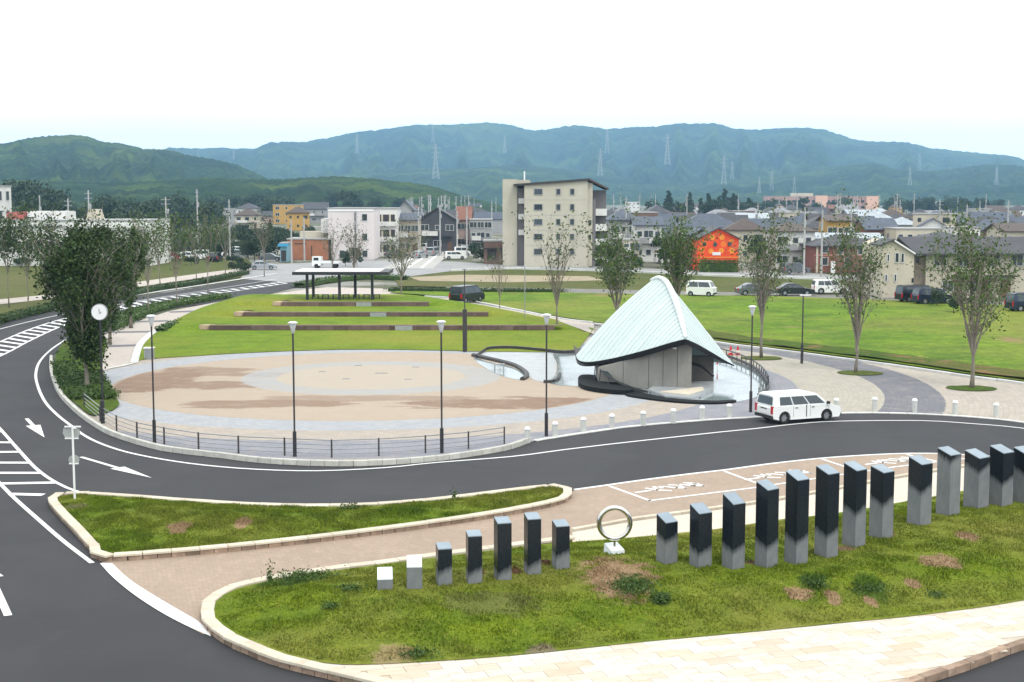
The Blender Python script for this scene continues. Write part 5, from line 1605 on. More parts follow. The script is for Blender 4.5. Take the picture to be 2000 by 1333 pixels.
for k, py in enumerate((421, 451, 480, 507)):
    MB().box((Xp(1172), ys + 1.1, Zp(py)), (Xp(1184) - Xp(1161), 1.9, 0.16)).build('balcony_floor', mW['apt'], apt)
    MB().box((Xp(1172.5), ys + 0.2, Zp(py - 6)), (Xp(1184) - Xp(1161), 0.14, 1.15)).build('balcony_wall', mW['white'], apt)
    MB().box((Xp(1184.5), ys + 1.2, Zp(py - 6)), (0.14, 1.9, 1.15)).build('balcony_wall', mW['white'], apt)
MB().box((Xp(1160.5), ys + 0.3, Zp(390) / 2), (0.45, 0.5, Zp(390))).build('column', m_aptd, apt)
# roof: thin dark mono-pitch with overhang on the right
mb = MB()
mb.solid([(Xp(1003), Ya - 0.4, Zp(364)), (Xp(1150), Ya - 0.4, Zp(353)), (Xp(1150), Ya + 11.5, Zp(353) + 0.1), (Xp(1003), Ya + 11.5, Zp(364) + 0.1)], (0, 0, 0.35)).build('roof', m_dark, apt)
MB().solid([(Xp(1150), Ya - 0.4, Zp(353)), (Xp(1189), Ya + 1.5, Zp(371)), (Xp(1189), Ya + 11.5, Zp(371)), (Xp(1150), Ya + 11.5, Zp(353))], (0, 0, 0.3)).build('roof', mR['brown'], apt)
for row, py in enumerate((375, 405, 434, 463, 492)):
    for (px, w) in ((1051, 15), (1090, 7), (1117, 7)):
        o = MB().box((Xp(px), Ya + 0.02, Zp(py)), (w / s_ap, 0.12, 10.5 / s_ap)).build('window', m_win, apt)
        f = MB()
        for q in (-1, 1):
            f.box((Xp(px) + q * (w / 2 + 0.6) / s_ap, Ya - 0.05, Zp(py)), (0.09, 0.1, 12.5 / s_ap)); f.box((Xp(px), Ya - 0.052, Zp(py) + q * 5.8 / s_ap), (w / s_ap, 0.1, 0.09))
        f.build('frame', m_grey, o)
    if row in (2, 3): MB().box((Xp(1152), ys - 0.03, Zp(py + 1)), (5 / s_ap, 0.1, 9 / s_ap)).build('window', m_win, apt)
for py in (391, 421, 450, 480): MB().box(((xl + xr) / 2, Ya - 0.004, Zp(py)), (xr - xl, 0.03, 0.05)).build('floor_joint', m_grey, apt)
# stair tower to the left, gap with landings
MB().box((Xp(996), Ya + 6, Zp(350) / 2), (Xp(1011) - Xp(982), 6, Zp(350))).build('stair_tower', mW['apt'], apt)
MB().box((Xp(1010), Ya + 9.0, Zp(351) / 2), (Xp(1037) - Xp(984), 5.4, Zp(351))).build('lift_tower', mW['apt'], apt)
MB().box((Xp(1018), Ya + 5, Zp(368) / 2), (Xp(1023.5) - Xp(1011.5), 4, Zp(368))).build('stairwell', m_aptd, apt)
for py in (393, 424, 455): MB().box((Xp(1018.5), Ya + 2.6, Zp(py)), (1.0, 1.6, 0.9)).build('landing', mW['white'], apt)
MB().tube([(Xp(1025), Ya + 8, Zp(352)), (Xp(1025), Ya + 8, Zp(333))], 0.12, 6).build('antenna', m_white, apt)

def bbox_build(name, label, px0, px1, ytop, ybase, wall_m, depth, cat='building', roof_m=None, group=None):
    Y = G(1000, ybase).y
    x0, x1 = (px0 - 1000) / FPX * Y, (px1 - 1000) / FPX * Y
    H = zrow(ytop, Y)
    r = thing(name, label, cat, ((x0 + x1) / 2, Y + depth / 2, 0), 0, group)
    w = x1 - x0
    MB().box((0, 0, H / 2), (w, depth, H)).build('wall', wall_m, r)
    MB().box((0, 0, H + 0.08), (w + 0.3, depth + 0.3, 0.2)).build('roof', roof_m or m_flat, r)
    return r, w, H, depth, FPX / Y
# long white building on the left
lw, w, H, dp, s = bbox_build('long_white_building', 'long low white building with a flat roof behind the trees at the left', -20, 294, 432, 520, mW['white'], 14)
for i in range(14):
    add_window(lw, -w / 2 + w * (i + 0.5) / 14, -dp / 2, H * 0.45, 1.2, 1.4, 'y')
MB().box((w * 0.25, -dp / 2 - 0.1, H - 0.75), (w * 0.48, 0.25, 0.7)).build('roof_band', m_white, lw)
MB().box((w * 0.25, -dp / 2 - 0.06, H - 1.75), (w * 0.48, 0.16, 0.5)).build('grey_band', m_grey, lw)
MB().box((-w * 0.25, -dp / 2 - 0.05, H - 1.0), (w * 0.48, 0.12, 0.35)).build('grey_band', m_grey, lw)
MB().box((-w / 2 + 7.5, 3, H + 0.85), (6.5, 6, 1.4)).build('rooftop_box', mW['white'], lw)
MB().box((-w / 2 + 2.2, 3, H + 0.75), (3.2, 6, 1.3)).build('rooftop_sign', M('faded_red', (0.42, 0.12, 0.10), 0.7), lw)
MB().add([(w * 0.05, -2, H + 0.1), (w * 0.13, -2, H + 0.1), (w * 0.11, -2, H + 1.9), (w * 0.07, -2, H + 1.9), (w * 0.05, 2, H + 0.1), (w * 0.13, 2, H + 0.1), (w * 0.11, 2, H + 1.9), (w * 0.07, 2, H + 1.9)], [(0, 1, 2, 3), (7, 6, 5, 4), (0, 3, 7, 4), (1, 5, 6, 2), (3, 2, 6, 7), (0, 4, 5, 1)]).build('rooftop_hut', mW['cream'], lw)
tb, w, H, dp, s = bbox_build('tall_white_building', 'tall white stepped building at the left picture edge', -90, -8, 364, 512, mW['white'], 9)
MB().box((-w * 0.14, 0, H + 2.0), (w * 0.72, 8.4, 4.0)).build('upper_block', mW['white'], tb)
for zz_ in (1.7, 5.2): add_window(tb, w / 2, 2.4, H - zz_, 1.6, 1.6, 'x+'); add_window(tb, w / 2, -1.6, H - zz_, 2.2, 1.6, 'x+')
vs_ = thing('red_banner_sign', 'small red upright sign above the dark tree before the long white building', 'sign', G(209, 512))
MB().tube([(0, 0, 0), (0, 0, 6.6)], 0.08, 6).build('post', m_grey, vs_)
MB().box((0, -0.12, 5.3), (0.95, 0.12, 2.3)).build('panel', m_red, vs_)

# pinkish white building
pw_, w, H, dp, s = bbox_build('pinkish_white_building', 'pinkish-white flat-roofed building left of the white balcony building', 642, 731, 408, 508, M('wall_lilac_white', (0.66, 0.60, 0.59), 0.85, var=0.06, scale=0.3), 12)
for x, z in ((0.30, 0.83), (0.30, 0.45), (0.30, 0.12), (-0.2, 0.12)): add_window(pw_, w * x, -dp / 2, H * z, 0.9, 1.2, 'y')
MB().tube([(w * 0.10, -dp / 2 - 0.12, 0.3), (w * 0.10, -dp / 2 - 0.12, H - 0.6)], 0.16, 6).build('drain_pipe', m_dark, pw_)
MB().box((-w / 2 - 0.8, 0, H * 0.66), (1.7, 7, 2.6)).build('side_box', mW['white'], pw_)
MB().box((0, -dp / 2 - 0.04, H - 0.3), (w, 0.14, 0.35)).build('parapet', m_white, pw_)
pb, w, H, dp, s = bbox_build('balcony_building', 'white three-storey building with recessed balconies right of the pinkish one', 734, 776, 408, 500, mW['white'], 10)
for k in range(3):
    MB().box((0, -dp / 2 - 0.02, H - 1.9 - 3.0 * k), (w - 0.8, 0.2, 1.5)).build('recess_shade_panel', m_dark, pb)  # dark panel on the flat wall, painted shade of a balcony recess
    MB().box((0, -dp / 2 - 0.25, H - 3.0 - 3.0 * k), (w, 0.5, 0.9)).build('balcony', mW['white'], pb)
    for i in (-1, 1): MB().box((i * w * 0.18, -dp / 2 - 0.14, H - 1.9 - 3.0 * k), (0.35, 0.12, 1.5)).build('pillar', mW['cream'], pb)
# brick hall with cream box
bh, w, H, dp, s = bbox_build('brick_hall', 'low orange-brown brick building with a cream box on its roof', 562, 648, 468, 508, M('wall_orange_brick', (0.36, 0.155, 0.085), 0.9, var=0.12, scale=1.2, bump=0.2), 9)
MB().box((0.1 * w, 2.0, H + 0.7), (w * 0.80, 4, 1.3)).build('cream_box', mW['cream'], bh)
MB().box((-w * 0.2, -dp / 2 - 0.02, H - 0.8), (2.2, 0.08, 0.15)).build('louvre', m_dark, bh)
MB().box((w * 0.05, -dp / 2 - 0.02, H * 0.45), (0.15, 0.08, 2.0)).build('drain_pipe', m_dark, bh)
bs, w, H, dp, s = bbox_build('blue_kiosk', 'small pale blue kiosk left of the orange-brown brick building', 548, 561, 476, 512, M('pale_blue', (0.22, 0.42, 0.50), 0.6), 4)
MB().box((0, -2.05, 1.1), (0.9, 0.08, 1.9)).build('door', m_dark, bs)
MB().box((0, -2.3, H - 0.3), (w + 0.6, 1.0, 0.4)).build('awning', M('bright_blue', (0.05, 0.35, 0.60), 0.5), bs)
# brown low wall building left of the apartment block
bb_, w, H, dp, s = bbox_build('brown_low_building', 'low brown building with dark openings left of the apartment block', 945, 1022, 472, 516, M('wall_brown_tile', (0.21, 0.13, 0.105), 0.9, var=0.15, scale=1), 8)
for x in (-0.3, 0.05, 0.33): MB().box((w * x, -dp / 2 - 0.02, H * 0.42), (w * 0.22, 0.1, 1.7)).build('opening', m_dark, bb_)
MB().box((0, -dp / 2 - 0.5, H * 0.70), (w, 1.1, 0.18)).build('canopy', m_dark, bb_)
# school-like pink building in the distance
pk, w, H, dp, s = bbox_build('long_pink_building', 'long distant pinkish school building with two pale towers', 1495, 1705, 384, 416, M('wall_dusty_pink', (0.42, 0.27, 0.24), 0.85, var=0.1, scale=0.1), 14)
mpk = M('wall_salmon', (0.72, 0.45, 0.34), 0.85, var=0.05, scale=0.1)
MB().box((-w * 0.5 + w * 0.50, -dp / 2 - 1.5, H * 0.52), (w * 0.11, 3, H * 1.06)).build('tower', mpk, pk)
MB().box((w * 0.47, -dp / 2 - 1.5, H * 0.5), (w * 0.11, 3, H * 1.04)).build('tower', mpk, pk)
MB().box((-w * 0.16, 0, H + 1.2), (w * 0.2, 6, 2.4)).build('penthouse', mW['cream'], pk)
for k in range(2):
    for i in range(22): MB().box((-w / 2 + w * (i + 0.5) / 22, -dp / 2 - 0.05, H * (0.35 + 0.35 * k)), (w / 22 * 0.6, 0.2, 1.6)).build('window', m_win, pk)

# the bright orange house
Yo = G(1400, 529).y
def XY(px, Y): return (px - 1000) / FPX * Y
xo0, xo1 = XY(1362, Yo), XY(1442, Yo)
w_o = xo1 - xo0; d_o = 9.0
he, hr = zrow(467, Yo), zrow(447, Yo)
oh = thing('orange_house', 'bright orange-red gabled house with yellow flower spots and a dark roof', 'house', ((xo0 + xo1) / 2, Yo + d_o / 2, 0), R(0))
m_or = M('orange_red_wall', (0.80, 0.075, 0.015), 0.7, var=0.18, scale=0.8)
gable_walls(w_o, d_o, he, hr - he, 'y').build('wall', m_or, oh)
gable_roof(w_o, d_o, he, hr - he, 0.35, 'y').build('roof', mR['dark grey'], oh)
m_yel = M('yellow_flower', (0.85, 0.30, 0.03), 0.7); m_yel2 = M('orange_flower', (0.85, 0.20, 0.02), 0.7)
def flower(x, z, rr_, m):
    mb = MB(); n = 20
    vs = [(x + rr_ * (1 + 0.22 * math.cos(6 * 2 * math.pi * k / n * 1.0)) * math.cos(2 * math.pi * k / n), -d_o / 2 - 0.01, z + rr_ * (1 + 0.22 * math.cos(6 * 2 * math.pi * k / n)) * math.sin(2 * math.pi * k / n)) for k in range(n)]
    mb.solid(vs, (0, -0.02, 0)).build('flower_spot', m, oh)
for px, py, q, m in ((1390, 464, .42, m_yel), (1409, 464, .42, m_yel), (1375, 477, .5, m_yel2), (1388, 491, .42, m_yel), (1408, 490, .42, m_yel), (1370, 488, .55, m_yel2), (1429, 490, .45, m_yel), (1412, 477, .45, m_yel2), (1428, 471, .4, m_yel2)):
    flower(XY(px, Yo) - (xo0 + xo1) / 2, zrow(py, Yo), q, m)
for px, py in ((1375, 477), (1396, 478), (1424, 477)):
    x = XY(px, Yo) - (xo0 + xo1) / 2; z = zrow(py, Yo)
    f = MB().solid([(x + 0.34 * math.cos(k * math.pi / 5), -d_o / 2 - 0.04, z + 0.34 * math.sin(k * math.pi / 5)) for k in range(10)], (0, -0.03, 0)).build('window', m_win, oh)
MB().box((XY(1399, Yo) - (xo0 + xo1) / 2, -d_o / 2 - 0.05, zrow(496, Yo)), (1.3, 0.06, 0.5)).build('sign', m_white, oh)
MB().box((0, -d_o / 2 - 0.02, zrow(503, Yo)), (w_o + 0.2, 0.14, 0.14)).build('base_band', m_yel, oh)
nb = thing('dark_roof_house', 'house with dark blue-black roof behind and left of the orange house', 'house', (XY(1362, Yo + 11), Yo + 11, 0), R(0))
gable_walls(6.5, 8, zrow(470, Yo + 11), 1.9, 'y').build('wall', mW['brown'], nb); gable_roof(6.5, 8, zrow(470, Yo + 11), 1.9, 0.5, 'y').build('roof', mR['slate blue'], nb)
add_window(nb, 0, -4, 3.2, 1.4, 1, 'y')

# beige house at the right
Yb = G(1750, 583).y
bx0, bx1 = XY(1722, Yb), XY(1785, Yb)
bg_ = thing('beige_house', 'beige two-storey row house with long dark slate roof at the right picture edge', 'house', (0, 0, 0))
ze_, zr_ = zrow(497, Yb), zrow(470, Yb)
xm_ = (bx0 + bx1) / 2; ww = bx1 - bx0
mb = MB().solid([(bx0, Yb, 0), (bx1, Yb, 0), (bx1, Yb, ze_), (xm_ - ww * 0.15, Yb, zr_), (bx0, Yb, zrow(480, Yb))], (0, 9, 0)); mb.build('wall', mW['cream'], bg_)
xe = XY(2120, Yb)
MB().box(((bx1 + XY(1812, Yb)) / 2, Yb + 4.8, ze_ / 2), (XY(1812, Yb) - bx1 - 0.02, 7, ze_ - 0.02)).build('recessed_wall', M('wall_brown_grey', (0.30, 0.25, 0.20), 0.85), bg_)
MB().box(((XY(1812, Yb) + xe) / 2, Yb + 5.0, ze_ / 2), (xe - XY(1812, Yb), 8.6, ze_)).build('wall', mW['cream'], bg_)
ymid = Yb + 4.6; zr2 = zrow(466, ymid) 
mb = MB()
mb.solid([(xm_ - 0.6, Yb - 0.5, ze_ - 0.12), (xe, Yb - 0.5, ze_ - 0.12), (xe, ymid, zr2), (xm_ - 0.6, ymid, zr2)], (0, 0, 0.2))
mb.solid([(xm_ - 0.6, ymid, zr2), (xe, ymid, zr2), (xe, Yb + 9.7, ze_ - 0.1), (xm_ - 0.6, Yb + 9.7, ze_ - 0.1)], (0, 0, 0.2))
# keep the long roof behind the gable
mb2 = MB()
x_s = bx1 + 0.05
mb2.solid([(x_s, Yb - 0.45, ze_ - 0.1), (xe, Yb - 0.45, ze_ - 0.1), (xe, ymid, zr2), (XY(1752, ymid), ymid, zr2)], (0, 0, 0.2))
mb2.solid([(XY(1752, ymid), ymid, zr2), (xe, ymid, zr2), (xe, Yb + 9.7, ze_), (x_s, Yb + 9.7, ze_)], (0, 0, 0.2))
mb2.build('roof', mR['dark grey'], bg_)
mb3 = MB(); ax = xm_ - ww * 0.15
mb3.solid([(ax, Yb - 0.35, zr_ + 0.04), (bx1 + 0.35, Yb - 0.35, ze_ - 0.10), (bx1 + 0.35, Yb + 4.6, ze_ - 0.10), (ax, Yb + 4.6, zr_ + 0.04)], (0, 0, 0.16))
mb3.build('gable_roof', mR['dark grey'], bg_)
mb4 = MB().solid([(ax, Yb - 0.35, zr_ + 0.04), (bx0 - 0.3, Yb - 0.35, zrow(480, Yb) - 0.05), (bx0 - 0.3, Yb + 4.6, zrow(480, Yb) - 0.05), (ax, Yb + 4.6, zr_ + 0.04)], (0, 0, 0.16)); mb4.build('gable_roof', mR['dark grey'], bg_)
MB().solid([(ax, Yb - 0.38, zr_ + 0.10), (bx1 + 0.35, Yb - 0.38, ze_ - 0.04), (bx1 + 0.35, Yb - 0.38, ze_ - 0.24), (ax, Yb - 0.38, zr_ - 0.10)], (0, 0.02, 0)).build('verge_board', m_white, bg_)
for px, py, a, b in ((1751, 504, 6, 17), (1762, 504, 4, 16), (1734, 504, 3, 12), (1731, 543, 3, 12), (1749, 543, 3, 12)):
    add_window(bg_, XY(px, Yb), Yb, zrow(py, Yb), a / 16.4, b / 16.4, 'y')
add_window(bg_, XY(1792, Yb + 1.3), Yb + 1.3, zrow(505, Yb + 1.3), 0.3, 1.1, 'y', False); add_window(bg_, XY(1783, Yb), Yb, zrow(548, Yb), 0.22, 0.5, 'y', False)
for px in (1836, 1880, 1940, 1985): add_window(bg_, XY(px, Yb + 0.7), Yb + 0.7, zrow(507, Yb + 0.7), 1.35, 1.4, 'y')
for px in (1872, 1925, 1965): MB().box((XY(px, Yb + 0.7), Yb + 0.66, 1.1), (1.1, 0.1, 2.1)).build('door', m_door, bg_)
for px in (1890, 1960): MB().box((XY(px, Yb), Yb + 0.2, 2.55), (3.2, 1.4, 0.14)).build('porch_roof', mR['dark grey'], bg_)
for px in (1852, 1905): add_window(bg_, XY(px, Yb + 0.7), Yb + 0.7, 1.35, 1.2, 1.2, 'y')

# brick-red house
Yr = G(1650, 533).y
rb = thing('brick_red_house', 'brick-red house with white-framed windows and dark hipped roof left of the beige house', 'house', ((XY(1590, Yr) + XY(1722, Yr)) / 2, Yr + 4.5, 0), 0)
w_ = XY(1722, Yr) - XY(1590, Yr); h_ = zrow(481, Yr)
m_bkr = M('wall_red_brick', (0.235, 0.095, 0.075), 0.9, var=0.15, scale=1.5, bump=0.2)
MB().box((0, 0, h_ / 2), (w_, 9, h_)).build('wall', m_bkr, rb)
hip_roof(w_, 9, h_, zrow(462, Yr + 4) - h_ + 0.3, 0.5).build('roof', mR['dark grey'], rb)
MB().box((0, -4.53, zrow(499, Yr)), (w_, 0.08, 0.14)).build('band', m_yel2 if False else M('salmon_trim', (0.55, 0.25, 0.2), 0.7), rb)
for px, py in ((1611, 487), (1611, 511), (1640, 490), (1654, 511), (1680, 490), (1700, 511)): add_window(rb, XY(px, Yr) - XY(1656, Yr), -4.5, zrow(py, Yr), 0.8, 1.1, 'y')
MB().box((XY(1595, Yr) - XY(1656, Yr), -4.6, h_ / 2), (0.3, 0.2, h_)).build('drain_pipe', mW['cream'], rb)
MB().box((XY(1624, Yr) - XY(1656, Yr), -5.4, 0.9), (0.6, 0.5, 1.8)).build('entrance_wall', m_white, rb)

# individually seen houses in the middle distance
def hs(px0, px1, ye, yr, yb, roof, wc, rc, label, d=8, nx=3, st=2, rz=0, bal=True):
    Y = G(1000, yb).y; x0, x1 = XY(px0, Y), XY(px1, Y)
    h = zrow(ye, Y); rise = max(0.4, zrow(yr, Y + d / 2) - h)
    return house(x1 - x0, d, h, roof, wc, rc, label, ((x0 + x1) / 2, Y + d / 2, 0), R(rz), None, nx, st, True, rise, balcony=bal)
hs(818, 891, 430, 407, 492, 'gy', 'dark grey', 'dark grey', 'black gabled house right of the white balcony building', 9)
hs(895, 918, 428, 405, 488, 'gx', 'pale pink', 'red-brown', 'pink house with orange-red roof right of the black gabled house', 8, 2)
hs(776, 818, 430, 418, 498, 'gx', 'beige', 'slate blue', 'low beige house with grey-blue roof left of the black gabled house', 8)
hs(778, 806, 408, 392, 478, 'gy', 'grey', 'slate blue', 'tall narrow house with steep dark blue roof above the low beige house', 9)
hs(918, 960, 430, 415, 490, 'flat', 'grey', 'dark grey', 'grey flat-roofed block left of the apartment building', 8, 3, 3)
hs(1515, 1590, 452, 434, 527, 'hip', 'white', 'brown', 'white house with brown hipped roof right of the orange house', 9, 3)
hs(1616, 1664, 432, 422, 510, 'gx', 'ochre', 'brown', 'ochre-yellow house above the brick-red house', 8)
hs(1690, 1750, 448, 428, 508, 'gx', 'brick red', 'slate blue', 'red-walled house with wide blue-grey roof behind the brick-red house', 9)
hs(1748, 1840, 448, 440, 512, 'flat', 'cream', 'light grey', 'cream flat-roofed building with pale edge above the beige house', 8, 5)
hs(1800, 1900, 470, 452, 525, 'hip', 'grey', 'dark grey', 'grey house with dark hipped roof above the long slate roof', 9)
hs(1862, 1912, 446, 428, 505, 'flat', 'white', 'light grey', 'white box house with flat roof near the right edge', 8, 3)
hs(1955, 2040, 452, 438, 515, 'gx', 'cream', 'brown', 'cream house with brown roof at the far right edge', 8, 3)
hs(1590, 1720, 466, 457, 519, 'gx', 'white', 'silver', 'long white building with pale silver roof right behind the brick-red house', 7, 6)
hs(1240, 1292, 440, 425, 512, 'gx', 'white', 'slate blue', 'white house with blue roof left of the round green tree', 8)
hs(1192, 1245, 430, 408, 505, 'hip', 'grey', 'slate blue', 'large grey-blue roofed house right of the apartment block', 10)
hs(1215, 1248, 470, 463, 520, 'flat', 'cream', 'light grey', 'small cream box house behind the sparse tree beside the apartment block', 6, 2)
hs(1445, 1500, 430, 418, 500, 'gx', 'white', 'silver', 'white house with shining pale roof above and right of the orange house', 8)
hs(535, 588, 401, 395, 438, 'flat', 'ochre', 'brown', 'orange-yellow building with white base left of the pinkish building', 10, 3, 3)
hs(590, 640, 408, 396, 436, 'gx', 'grey', 'dark grey', 'grey house with wide dark roof right of the orange-yellow building', 10)
hs(463, 505, 408, 397, 434, 'hip', 'white', 'dark grey', 'white house with grey hipped roof left of the orange-yellow building', 10)

# ---- the rest of the town: house models, then individual copies, row behind row
protos = []
for i, (w, d, h, rf) in enumerate([(8.5, 7, 5.6, 'gx'), (7.5, 8, 5.8, 'gy'), (9.5, 8, 5.6, 'hip'), (11, 8, 5.4, 'gx'), (8, 7.5, 6.2, 'hip'), (9, 9, 8.0, 'flat'), (10, 7, 3.4, 'gx'), (12, 9, 6.0, 'hip')]):
    st = 1 if h < 4 else (3 if h > 7 else 2)
    P = house(w, d, h, rf, 'cream', 'dark grey', 'x', (0, 0, 0), 0, None, 3, st, False)
    protos.append((P, w, d, rf, st))
rg2 = random.Random(11)
wk = ['cream', 'white', 'beige', 'grey', 'white', 'cream', 'brown', 'beige', 'white', 'grey', 'cream', 'white', 'pale pink', 'brown', 'grey', 'ochre']
rk = ['dark grey', 'slate blue', 'dark grey', 'brown', 'light grey', 'slate blue', 'dark grey', 'brown', 'dark grey', 'silver', 'dark grey', 'slate blue', 'light grey', 'dark grey', 'slate blue', 'red-brown']
taken = []   # world footprints already used
for o in list(COL.objects):
    if o.parent is None and o.get('category') in ('house', 'building', 'apartment block') and o.get('label') != 'x':
        pass
FIX = [(G(1000, yb).y, a, b) for a, b, yb in ((1024, 1190, 521), (980, 1024, 516), (1345, 1445, 529), (1720, 2100, 583), (1588, 1724, 533), (818, 891, 492), (895, 918, 488), (776, 818, 498), (778, 806, 478), (918, 960, 490), (1515, 1590, 527), (1616, 1664, 510), (1690, 1750, 508), (1748, 1840, 512), (1800, 1900, 525), (1862, 1912, 505), (1955, 2040, 515), (1590, 1720, 519), (1240, 1292, 512), (1192, 1245, 505), (1215, 1248, 520), (1445, 1500, 500), (535, 588, 438), (590, 640, 436), (463, 505, 434), (1495, 1705, 416), (642, 776, 508), (562, 648, 508))]
def blocked(x, y):
    px = 1000 + x / y * FPX
    for (Y, a, b) in FIX:
        if a - 14 < px < b + 14 and Y - 10 < y < Y + 20: return True
    return False
first_use = set()
cnt = 0
rows = [(248, 12), (262, 12), (277, 12), (293, 12), (311, 12.5), (331, 12.5), (354, 13), (380, 13.5), (410, 14), (445, 15), (486, 16.5), (540, 19), (610, 22), (700, 27), (820, 33), (980, 42)]
def zone(px, y):
    # where the photograph shows houses
    if px > 1178: return y > 240 and not (1185 < px < 1330 and y < 262) 
    if 770 < px < 985: return y > 345 and not (810 < px < 915 and y < 420)
    if 400 < px < 770: return y > 455
    if 20 < px <= 400: return y > 620
    return False
for Y, step in rows:
    x = -0.40 * Y
    while x < 0.42 * Y:
        xx = x + rg2.uniform(-2, 2); yy = Y + rg2.uniform(-5, 5)
        px = 1000 + xx / yy * FPX
        x += step * rg2.uniform(0.82, 1.12)
        if not zone(px, yy) or blocked(xx, yy) or px > 2060: continue
        if cnt >= 290: break
        if yy > 480 and rg2.random() < 0.30: continue
        i = rg2.randrange(len(protos)); i = i if i != 5 or rg2.random() < 0.35 else 2; P, w, d, rf, st = protos[i]
        wc, rc = rg2.choice(wk), rg2.choice(rk)
        if rc == 'red-brown' and yy < 480: rc = 'slate blue'
        r = copy_tree(P); k_ = rg2.uniform(0.78, 0.98); r.scale = (k_, k_, k_ * 1.04)
        r.location = (xx, yy, 0); r.rotation_euler = (0, 0, rg2.choice((0, 0, 0.25, -0.3, 0.12, math.pi / 2, math.pi)) + rg2.uniform(-0.1, 0.1))
        for ch in r.children:
            b_ = ch.name.split('.')[0]
            if b_ == 'wall': swap_mat(ch, mW[wc])
            elif b_ in ('roof', 'porch_roof') and rf != 'flat': swap_mat(ch, mR[rc])
        shp = {'gx': 'gabled', 'gy': 'gable-fronted', 'hip': 'hipped-roof', 'flat': 'flat-roofed'}[rf]
        side = ('left of the pinkish building' if px < 640 else 'between the pinkish building and the apartment block') if px < 1000 else ('between the apartment block and the orange house' if px < 1355 else ('right of the orange house' if px < 1590 else 'above the brick-red house' if px < 1725 else 'above the beige house'))
        dd = 'near' if yy < 330 else ('middle-distance' if yy < 520 else 'distant')
        r['label'] = ('%s %s %s house%s, %s' % (dd, wc, shp, '' if rf == 'flat' else ' with %s roof' % rc, side))
        r['category'] = 'house'; r['group'] = 'houses of the town'
        cnt += 1
print('houses', cnt, Y)
# the model houses themselves stand in the far rows
for k, (P, w, d, rf, st) in enumerate(protos):
    P.location = (150 + k * 22, 1080 + (k % 3) * 15, 0) if k < 5 else (-330 + k * 30, 1090, 0)
    P['label'] = 'very distant cream house number place'
    shp = {'gx': 'gabled', 'gy': 'gable-fronted', 'hip': 'hipped-roof', 'flat': 'flat-roofed'}[rf]
    P['label'] = 'farthest cream %s house with dark grey roof at the foot of the hills' % shp; P['group'] = 'houses of the town'

# ================================================================ TREES
def leaf_mat(name, c1, c2, c3):
    t = NT(name); t.set(0.6, 0, 0.3)
    p = t.objc(); oi = t.n('ObjectInfo')
    c = t.mix(t.rng(t.noise(p, 1.1, 3, 0.7), 0.35, 0.65), c1, c2)
    c = t.mix(t.rng(t.noise(p, 6.0, 3, 0.8), 0.45, 0.7, 0, 0.8), c, c3)
    c = t.mix(t.math('MULTIPLY', oi.outputs['Random'], 0.35), c, tuple(x * 0.55 for x in c1))
    t.col(c)
    return t.m
m_leaf = leaf_mat('young_leaf', (0.034, 0.075, 0.012), (0.065, 0.12, 0.016), (0.12, 0.17, 0.035))
m_leafd = leaf_mat('dense_leaf', (0.016, 0.040, 0.008), (0.038, 0.080, 0.010), (0.080, 0.115, 0.018))
m_leaff = leaf_mat('far_leaf', (0.022, 0.045, 0.022), (0.038, 0.070, 0.028), (0.055, 0.085, 0.030))
m_leafb = leaf_mat('bush_leaf', (0.035, 0.075, 0.010), (0.055, 0.110, 0.014), (0.09, 0.13, 0.02))
m_bark = M('bark', (0.23, 0.20, 0.16), 0.95, var=0.3, scale=5, bump=0.5, stretch=(1, 1, 0.3))
m_barkd = M('dark_bark', (0.14, 0.115, 0.09), 0.95, var=0.3, scale=5, bump=0.5, stretch=(1, 1, 0.3))

def leaves_mesh(name, pts, size, m, seed=0, flat=0.0):
    g = np.random.default_rng(seed)
    n = len(pts); P = np.array(pts, float)
    a = g.normal(size=(n, 3)); a /= np.linalg.norm(a, axis=1)[:, None]
    if flat: a[:, 2] *= (1 - flat)
    b = np.cross(a, g.normal(size=(n, 3))); b /= np.linalg.norm(b, axis=1)[:, None]
    a /= np.linalg.norm(a, axis=1)[:, None]
    s = size * g.uniform(0.6, 1.4, n)[:, None]
    V = np.empty((n, 4, 3))
    V[:, 0] = P - a * s; V[:, 1] = P + b * s * 0.55; V[:, 2] = P + a * s; V[:, 3] = P - b * s * 0.55
    me = bpy.data.meshes.new(name)
    me.vertices.add(n * 4); me.vertices.foreach_set('co', V.reshape(-1))
    me.loops.add(n * 4); me.loops.foreach_set('vertex_index', np.arange(n * 4, dtype=np.int32))
    me.polygons.add(n); me.polygons.foreach_set('loop_start', np.arange(0, n * 4, 4, dtype=np.int32))
    me.materials.append(m); me.update(calc_edges=True)
    return me

